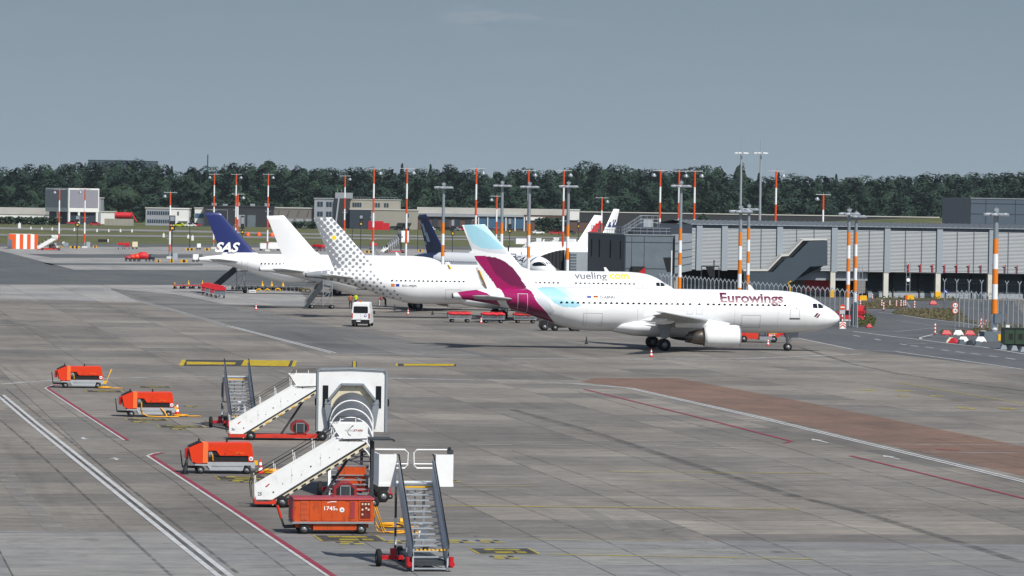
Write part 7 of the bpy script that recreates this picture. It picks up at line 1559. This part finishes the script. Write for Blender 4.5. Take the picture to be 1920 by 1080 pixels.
# ---- red and white posts
def stripe_post(px, py, h, label, group='red and white bollards'):
    p = G(px, py); t = thing('bollard', label, 'bollard', p, 0, group); b = MB(); zs = np.linspace(.08, h, 7); n = 10; b.loft([[(.1*math.cos(6.2832*k/n), .1*math.sin(6.2832*k/n), z) for k in range(n)] for z in zs])
    for i in range(6):
        for k in range(n): b.m[i*n+k] = i % 2
    b.build('post', [M['mast_red'], M['text_white']], t); b = MB(); b.cyl((0, 0, 0), (0, 0, .08), .2, n=10); b.build('foot', M['black'], t)
for i, (x, y, h, l) in enumerate(((1653, 575.5, 1.0, 'left of a close pair on the far island'), (1656.5, 583, 1.15, 'right of a close pair, nearer the road'), (1668, 575.5, .9, 'third along the far island'), (1680.5, 576, .95, 'fourth along the far island'), (1689, 576, 1.0, 'fifth, by the yellow footed lattice post'), (1694, 575.5, .9, 'left of the last close pair'), (1697.5, 575, .9, 'right of the last close pair'),
    (1714.5, 580, 1.15, 'standing alone on the road right of the island'), (1613, 578, 1.1, 'at the left end of the island by the red car'), (1635.5, 561.5, .8, 'in front of the dark undercroft'), (1753, 628, 1.25, 'crooked one at the tip of the white curve'))): stripe_post(x, y, h, 'red and white bollard '+l)
p = G(1846, 617); t = thing('barrier_heap', 'heap of tangled red and white barrier bars beside the fence', 'barrier bars', p, 0); rn = random.Random(4)
for i in range(7):
    b = MB(); a = rn.uniform(-.6, .9); x = rn.uniform(-.5, .4); z = rn.uniform(.2, .9); l = rn.uniform(.8, 1.3); q0 = Vector((x-l/2*math.sin(a), rn.uniform(-.2, .2), max(.05, z-l/2*math.cos(a)))); q1 = Vector((x+l/2*math.sin(a), rn.uniform(-.2, .2), z+l/2*math.cos(a)))
    for k in range(5): b.bar(q0.lerp(q1, k/5), q0.lerp(q1, (k+1)/5), .14, .05, k % 2)
    b.build('bar', [M['mast_red'], M['text_white']], t)
# ---- plastic and concrete road barriers
def jersey(px, py, m, label, L_=2.0, h=.75, yaw=R(3), cat='road barrier', group='red and white road barriers'):
    t = thing('road_barrier', label, cat, G(px, py), yaw, group); b = MB(); b.loft([[(-L_/2+e, y, z) if sg < 0 else (L_/2-e, y, z) for y, z, e in ((-.38, 0, 0), (-.36, .15, .03), (-.12, h, .28), (.12, h, .28), (.36, .15, .03), (.38, 0, 0))] for sg in (-1, 1)], smooth=False); b.build('body', M[m] if m in M else MB_[m], t)
    b = MB()
    for x in (-L_*.3, L_*.3): b.b2((x-.12, -.40, .0), (x+.12, .40, .07))
    b.build('foot', M['black'], t); return t
M['barrier_red'] = mat('sun-bleached barrier red', '#b2242c', 0.5, var=0.15); M['barrier_white'] = mat('barrier white', '#d9dad6', 0.5, var=0.08, dirt='#9b988c', dirt_amt=.5)
for i, (x, y, m) in enumerate(((1774.5, 628.5, 'barrier_red'), (1796.5, 628.5, 'barrier_white'), (1818, 629, 'barrier_red'), (1843.5, 629.5, 'barrier_white'), (1878, 630, 'barrier_red'))): jersey(x, y, m, '%s barrier, %s in the rear row' % (m[8:], ('first from left', 'second', 'third', 'fourth', 'last')[i]), 1.15, .55)
for i, (x, y, m, yw) in enumerate(((1783, 642.5, 'cream', 70), (1788, 643.5, 'barrier_red', 60), (1806, 641, 'barrier_white', 3), (1838.5, 641, 'barrier_white', 3), (1858, 636, 'barrier_white', 3), (1882, 636, 'barrier_white', 3))): jersey(x, y, m, '%s barrier, %s in the front row' % (('cream', 'red', 'white', 'white', 'white', 'white')[i], ('turned end on at left', 'turned end on beside the cream one', 'left of the dark wedges', 'left of the mast block', 'behind the mast block', 'right of the mast')[i]), 1.15, .55, yaw=R(yw))
for i, (x, y, m) in enumerate(((1804, 645.5, 'conc_mid'), (1820, 647.5, 'conc_dark'), (1834, 649, 'conc_mid'), (1882.5, 655.5, 'panel_light'), (1897, 657, 'conc_dark'), (1902.5, 657.5, 'panel_light'), (1920, 660, 'panel_light'))):
    t = thing('concrete_wedge', 'low concrete wedge, %s along the kerb' % ('first grey', 'darkest', 'third grey', 'pale, beside the mast block', 'dark, between pale ones', 'pale, below the container', 'pale, right edge')[i], 'concrete block', G(x, y), R(4), 'concrete wedges at the kerb'); b = MB(); b.prism([(-.36, 0), (.36, 0), (.17, .48), (-.17, .48)], 0, .9, 'xz'); b.build('body', MB_[m], t)
jersey(1749.5, 571.5, 'barrier_red', 'lone red barrier on the road before the pier columns', 1.1, .6); jersey(1629.5, 615, 'barrier_red', 'lone red barrier beside the grass behind the aircraft nose', .75, .5)
# green container at the right edge
t = thing('green_container', 'dark green container with small vents at the right edge', 'container', G(1905, 656), R(3)); b = MB(); b.b2((-1.1, .2, .55), (3.5, 2.6, 2.15)); b.build('body', M['green'] if 'green' in M else mat('dark green paint', '#29402c', 0.55, var=.12, dirt='#1a241b', dirt_amt=.5), t)
for x in (-.55, .42, 1.4): b = MB(); b.b2((x-.14, .17, 1.05), (x+.25, .2, 1.6)); b.build('vent', M['black'], t)
b = MB(); b.b2((-1.12, .16, 2.05), (3.5, .21, 2.17)); b.b2((-.12, .16, .55), (-.06, .21, 2.1)); b.build('rim', M['black'], t); b = MB(); b.b2((-.9, .3, 0), (3.3, 2.4, .5)); b.build('base', M['black'], t)
t = thing('white_board', 'upright white board between red barrier and green container', 'board', G(1889, 639), R(3)); b = MB(); b.b2((-.2, 0, 0), (.22, .1, 1.75)); b.build('board', M['white'], t); b = MB(); b.b2((-.22, -.02, 1.7), (.24, .12, 1.78)); b.build('edge', M['mast_grey'], t)
# ---- road signs
def disc_sign(px, py, ys, label, texts, r=.36, kind='limit'):
    p = G(px, py); t = thing('road_sign', label, 'road sign', p, R(2)); zt = ZAT(px, ys[0], p.y); b = MB(); b.cyl((0, 0, 0), (0, 0, zt), .045, n=8); b.build('post', M['steel'], t)
    for yy, s_ in zip(ys, texts):
        z = ZAT(px, yy, p.y); b = MB(); b.cyl((0, -.05, z), (0, -.07, z), r, n=24); f = b.build('sign_face', M['mast_red'] if kind != 'blue' else M['flag_blue'], t)
        if kind == 'limit': b = MB(); b.cyl((0, -.07, z), (0, -.08, z), r*.74, n=24); b.build('white_field', M['text_white'], f); flat_text(s_, -r*.5, r*.5, z-r*.34, z+r*.34, -.09, M['black'], f, .03)
        if kind == 'entry': b = MB(); b.b2((-r*.72, -.085, z-r*.2), (r*.72, -.07, z+r*.2)); b.build('white_bar', M['text_white'], f)
        if kind == 'blue': b = MB(); b.bar((-.15, -.08, z+.15), (.15, -.08, z-.15), .03, .1); b.build('white_arrow', M['text_white'], f)
    return t
disc_sign(1790, 627, (572.5, 582.5), 'pair of round red-rimmed limit signs on a post behind the barriers', ('3.4', '15'), .34)
disc_sign(1773.5, 564, (547,), 'round blue arrow sign before the pier columns', ('',), .33, 'blue')
s1 = disc_sign(1579, 617, (576,), 'red no entry sign with white bar beside the aircraft nose', ('',), .32, 'entry'); z = ZAT(1579, 585, G(1579, 617).y); b = MB(); b.b2((-.3, -.06, z-.22), (.3, -.03, z+.22)); b.build('plate', M['panel_line'], s1)
b = MB(); 
zs = np.linspace(.4, z-.3, 6); n = 8; b.loft([[(.08*math.cos(6.2832*k/n), -.03+.08*math.sin(6.2832*k/n), q) for k in range(n)] for q in zs])
for i in range(5):
    for k in range(n): b.m[i*n+k] = i % 2
b.build('striped_sleeve', [M['text_white'], M['mast_red']], s1)
t = thing('chevron_board', 'red and white chevron board at the aircraft nose', 'chevron board', G(1579.5, 617), R(2)); b = MB(); b.b2((-.36, -.3, .05), (.36, -.26, .82)); b.build('board', M['text_white'], t)
for z in (.12, .42): b = MB(); b.prism([(-.34, z), (0, z+.3), (.34, z), (.34, z+.16), (0, z+.46) if z < .3 else (0, z+.38), (-.34, z+.16)], -.315, -.3, 'xz'); b.build('chevron', M['mast_red'], t)
t = thing('sign_back', 'back of a round dark sign on two grey posts by the fence gate', 'road sign', G(1603, 613), R(2)); z = ZAT(1601, 573, G(1603, 613).y); b = MB(); b.cyl((-.1, 0, z), (-.1, -.04, z), .36, n=20); b.b2((-.48, -.03, .2), (.2, .0, z-.1)); b.build('panel', MB_['conc_dark'], t); b = MB(); b.bar((.06, -.08, 0), (.06, -.08, z+.3), .06, .06); b.build('post', M['steel'], t)
# ---- red vehicles by the gate, fire vehicle under the pier
def car(px, py, label, m, yaw, D=None, k=1.0, group='cars', name='parked_car'):
    p = G(px, py) if D is None else GX(px, D)
    if D: p.y = D
    t = thing(name, label, 'car', p, yaw, group); t.scale = (k, k, k)
    b = MB(); pr = [(-2.1, .35), (-2.12, .8), (-1.9, .95), (-1.2, 1.0), (-.7, 1.42), (.7, 1.45), (1.35, 1.0), (2.0, .88), (2.12, .6), (2.08, .35)]
    b.loft([[(x, y*w_, z) for x, z in pr] for y, w_ in ((-1, .78), (-1, .86), (1, .86), (1, .78))], smooth=False); b.build('body', M[m] if m in M else MB_[m], t)
    for y in (-.875, .865): b = MB(); b.prism([(-1.1, 1.0), (-.66, 1.36), (.66, 1.38), (1.18, 1.0)], y, y+.012, 'xz'); b.build('side_window', M['glass'], t)
    for x in (-1.32, 1.32):
        for y in (-.75, .75): wheel('wheel', t, (x, y, .32), .32, .2, 12, .55)
    for x in (-2.11, 2.1):
        b = MB(); b.b2((x-.03, -.8, .68), (x+.03, .8, .80)); b.build('lamps', M['text_white'] if x > 0 else M['red'], t)
    return t
car(1609, 594, 'bright red car behind the posts by the aircraft nose', 'barrier_red', R(80), name='red_car', group='red airport cars'); car(1586, 604, 'red pickup partly hidden by the no entry sign', 'barrier_red', R(20), name='red_car', group='red airport cars')
t = thing('fire_engine', 'long red fire vehicle in the shade under the louvred pier', 'fire engine', pO, YAW); xa = toP(1477, 527, 645)[0]; xb = toP(1551, 527, 645)[0]; b = MB(); b.b2((xa, 3.2, .8), (xb, 6, 3.1)); b.build('body', M['barrier_red'], t); b = MB(); b.b2((xa-.2, 3.15, 1.0), (xa+1.9, 3.3, 2.9)); b.build('cab_window', M['glass'], t); b = MB(); b.cyl((xa+3.2, 3.1, 3.0), (xb+.4, 3.1, 2.75), .34, n=10); b.build('ladder_boom', M['red'], t)
for x in (xa+.9, xa+3.6, xb-.9): wheel('wheel', t, (x, 3.2, .5), .5, .35, 14, .5)
t = thing('forked_marker', 'yellow lifting arm below the aircraft antenna', 'lifting arm', GX(1482, 600), YAW); t.location.y = 600; z = ZAT(1482, 531, 600); b = MB(); b.tube([(0, 0, 0), (0, 0, z-.6), (-.3, 0, z), (.15, 0, z+.3)], .12, 8); b.build('arm', M['yellow'], t); b = MB(); b.box((0, 0, .3), (.8, .8, .6)); b.build('base', M['black'], t)
# cars before the far buildings
rn = random.Random(11); cols = ['white', 'black', 'steel_dark', 'mast_grey', 'navy_dark', 'white', 'barrier_red', 'steel_dark']
proto = None
far_list = [(47, 'white', 1965-40, 'white van-like car before the low white hall'), (70, 'steel_dark', 1925, 'dark car at the right end of the low white hall'), (22, 'black', 1925, 'dark car by the hedge gap at far left'), (5, 'barrier_red', 1928, 'red car at the extreme left edge'), (135, 'barrier_red', 1930, 'red van under the stilted block'), (177, 'barrier_red', 1880, 'red small truck in the yard right of the stilted block'), (336, 'yellow_hi', 1900, 'yellow rescue car before the white office wing'), (356, 'white', 1900, 'white pickup before the gatehouse'), (366, 'barrier_red', 1930, 'red engine in the gate beside the gatehouse'),
            (736, 'steel_dark', 1905, 'dark car right of the red container, first'), (746, 'black', 1905, 'dark car right of the red container, second'), (757, 'navy_dark', 1905, 'dark car right of the red container, third'), (806, 'white', 1900, 'white car behind the navy tail, first'), (818, 'steel_dark', 1900, 'grey car right of the navy tail'), (838, 'black', 1900, 'dark car beside the dark double sign'), (852, 'mast_grey', 1905, 'silver car left of the light blue fin'), (862, 'barrier_red', 1930, 'small red car left of the light blue fin'), (1008, 'white', 1790, 'white estate car on the grass track before the hedge'), (1041, 'barrier_red', 1790, 'dark red car before the brick coloured shed'), (1068, 'steel_dark', 1800, 'dark car at the right of the brick coloured shed')]
M['yellow_hi'] = mat('rescue yellow', '#c9d400', 0.5)
for px, m, D, lb in far_list: car(px, 0, lb, m, R(rn.uniform(-20, 20)), D=D, k=1.25, group='cars before the far buildings')
# orange cones/blocks on the runway strip and antenna farm details
for x, y, l in ((464.5, 443, 'left'), (485, 442.5, 'middle'), (510, 444, 'right')): p = G(x, y); b = MB(); b.lathe([(.9, 0), (.9, .5), (.5, 1.4), (.001, 1.5)], 10); tag(b.build('runway_marker', M['signal_orange'], loc=p), 'orange marker on the far runway strip, %s of three' % l, 'marker', 'orange runway markers')
p = G(1160, 480); b = MB(); b.b2((-2, 0, 9.6), (6, .5, 10.0)) if 0 else None
p = GX(1302, 900); p.y = 900; t = thing('wing_board', 'long white board above the pier roof beside a striped mast', 'board', p, 0); z = ZAT(1302, 415, 900); b = MB(); b.b2((-2, 0, z-.1), (2, .4, z+.12)); b.build('board', M['white'], t); b = MB(); b.cyl((0, .2, 0), (0, .2, z-.1), .1, n=6); b.build('post', M['steel'], t)
# ================================================================ summer haze
b = MB(); b.box((0, 1600, 30.0), (3200, 3700, 62.0)); hz = b.build('haze', []); m = bpy.data.materials.new('haze'); m.use_nodes = True; n = m.node_tree; n.nodes.clear()
o = n.nodes.new('ShaderNodeOutputMaterial'); v = n.nodes.new('ShaderNodeVolumePrincipled'); v.inputs['Color'].default_value = (0.80, 0.90, 1.0, 1); v.inputs['Density'].default_value = 0.000024; v.inputs['Anisotropy'].default_value = 0.2
n.links.new(v.outputs[0], o.inputs['Volume']); hz.data.materials.append(m); tag(hz, kind='stuff')
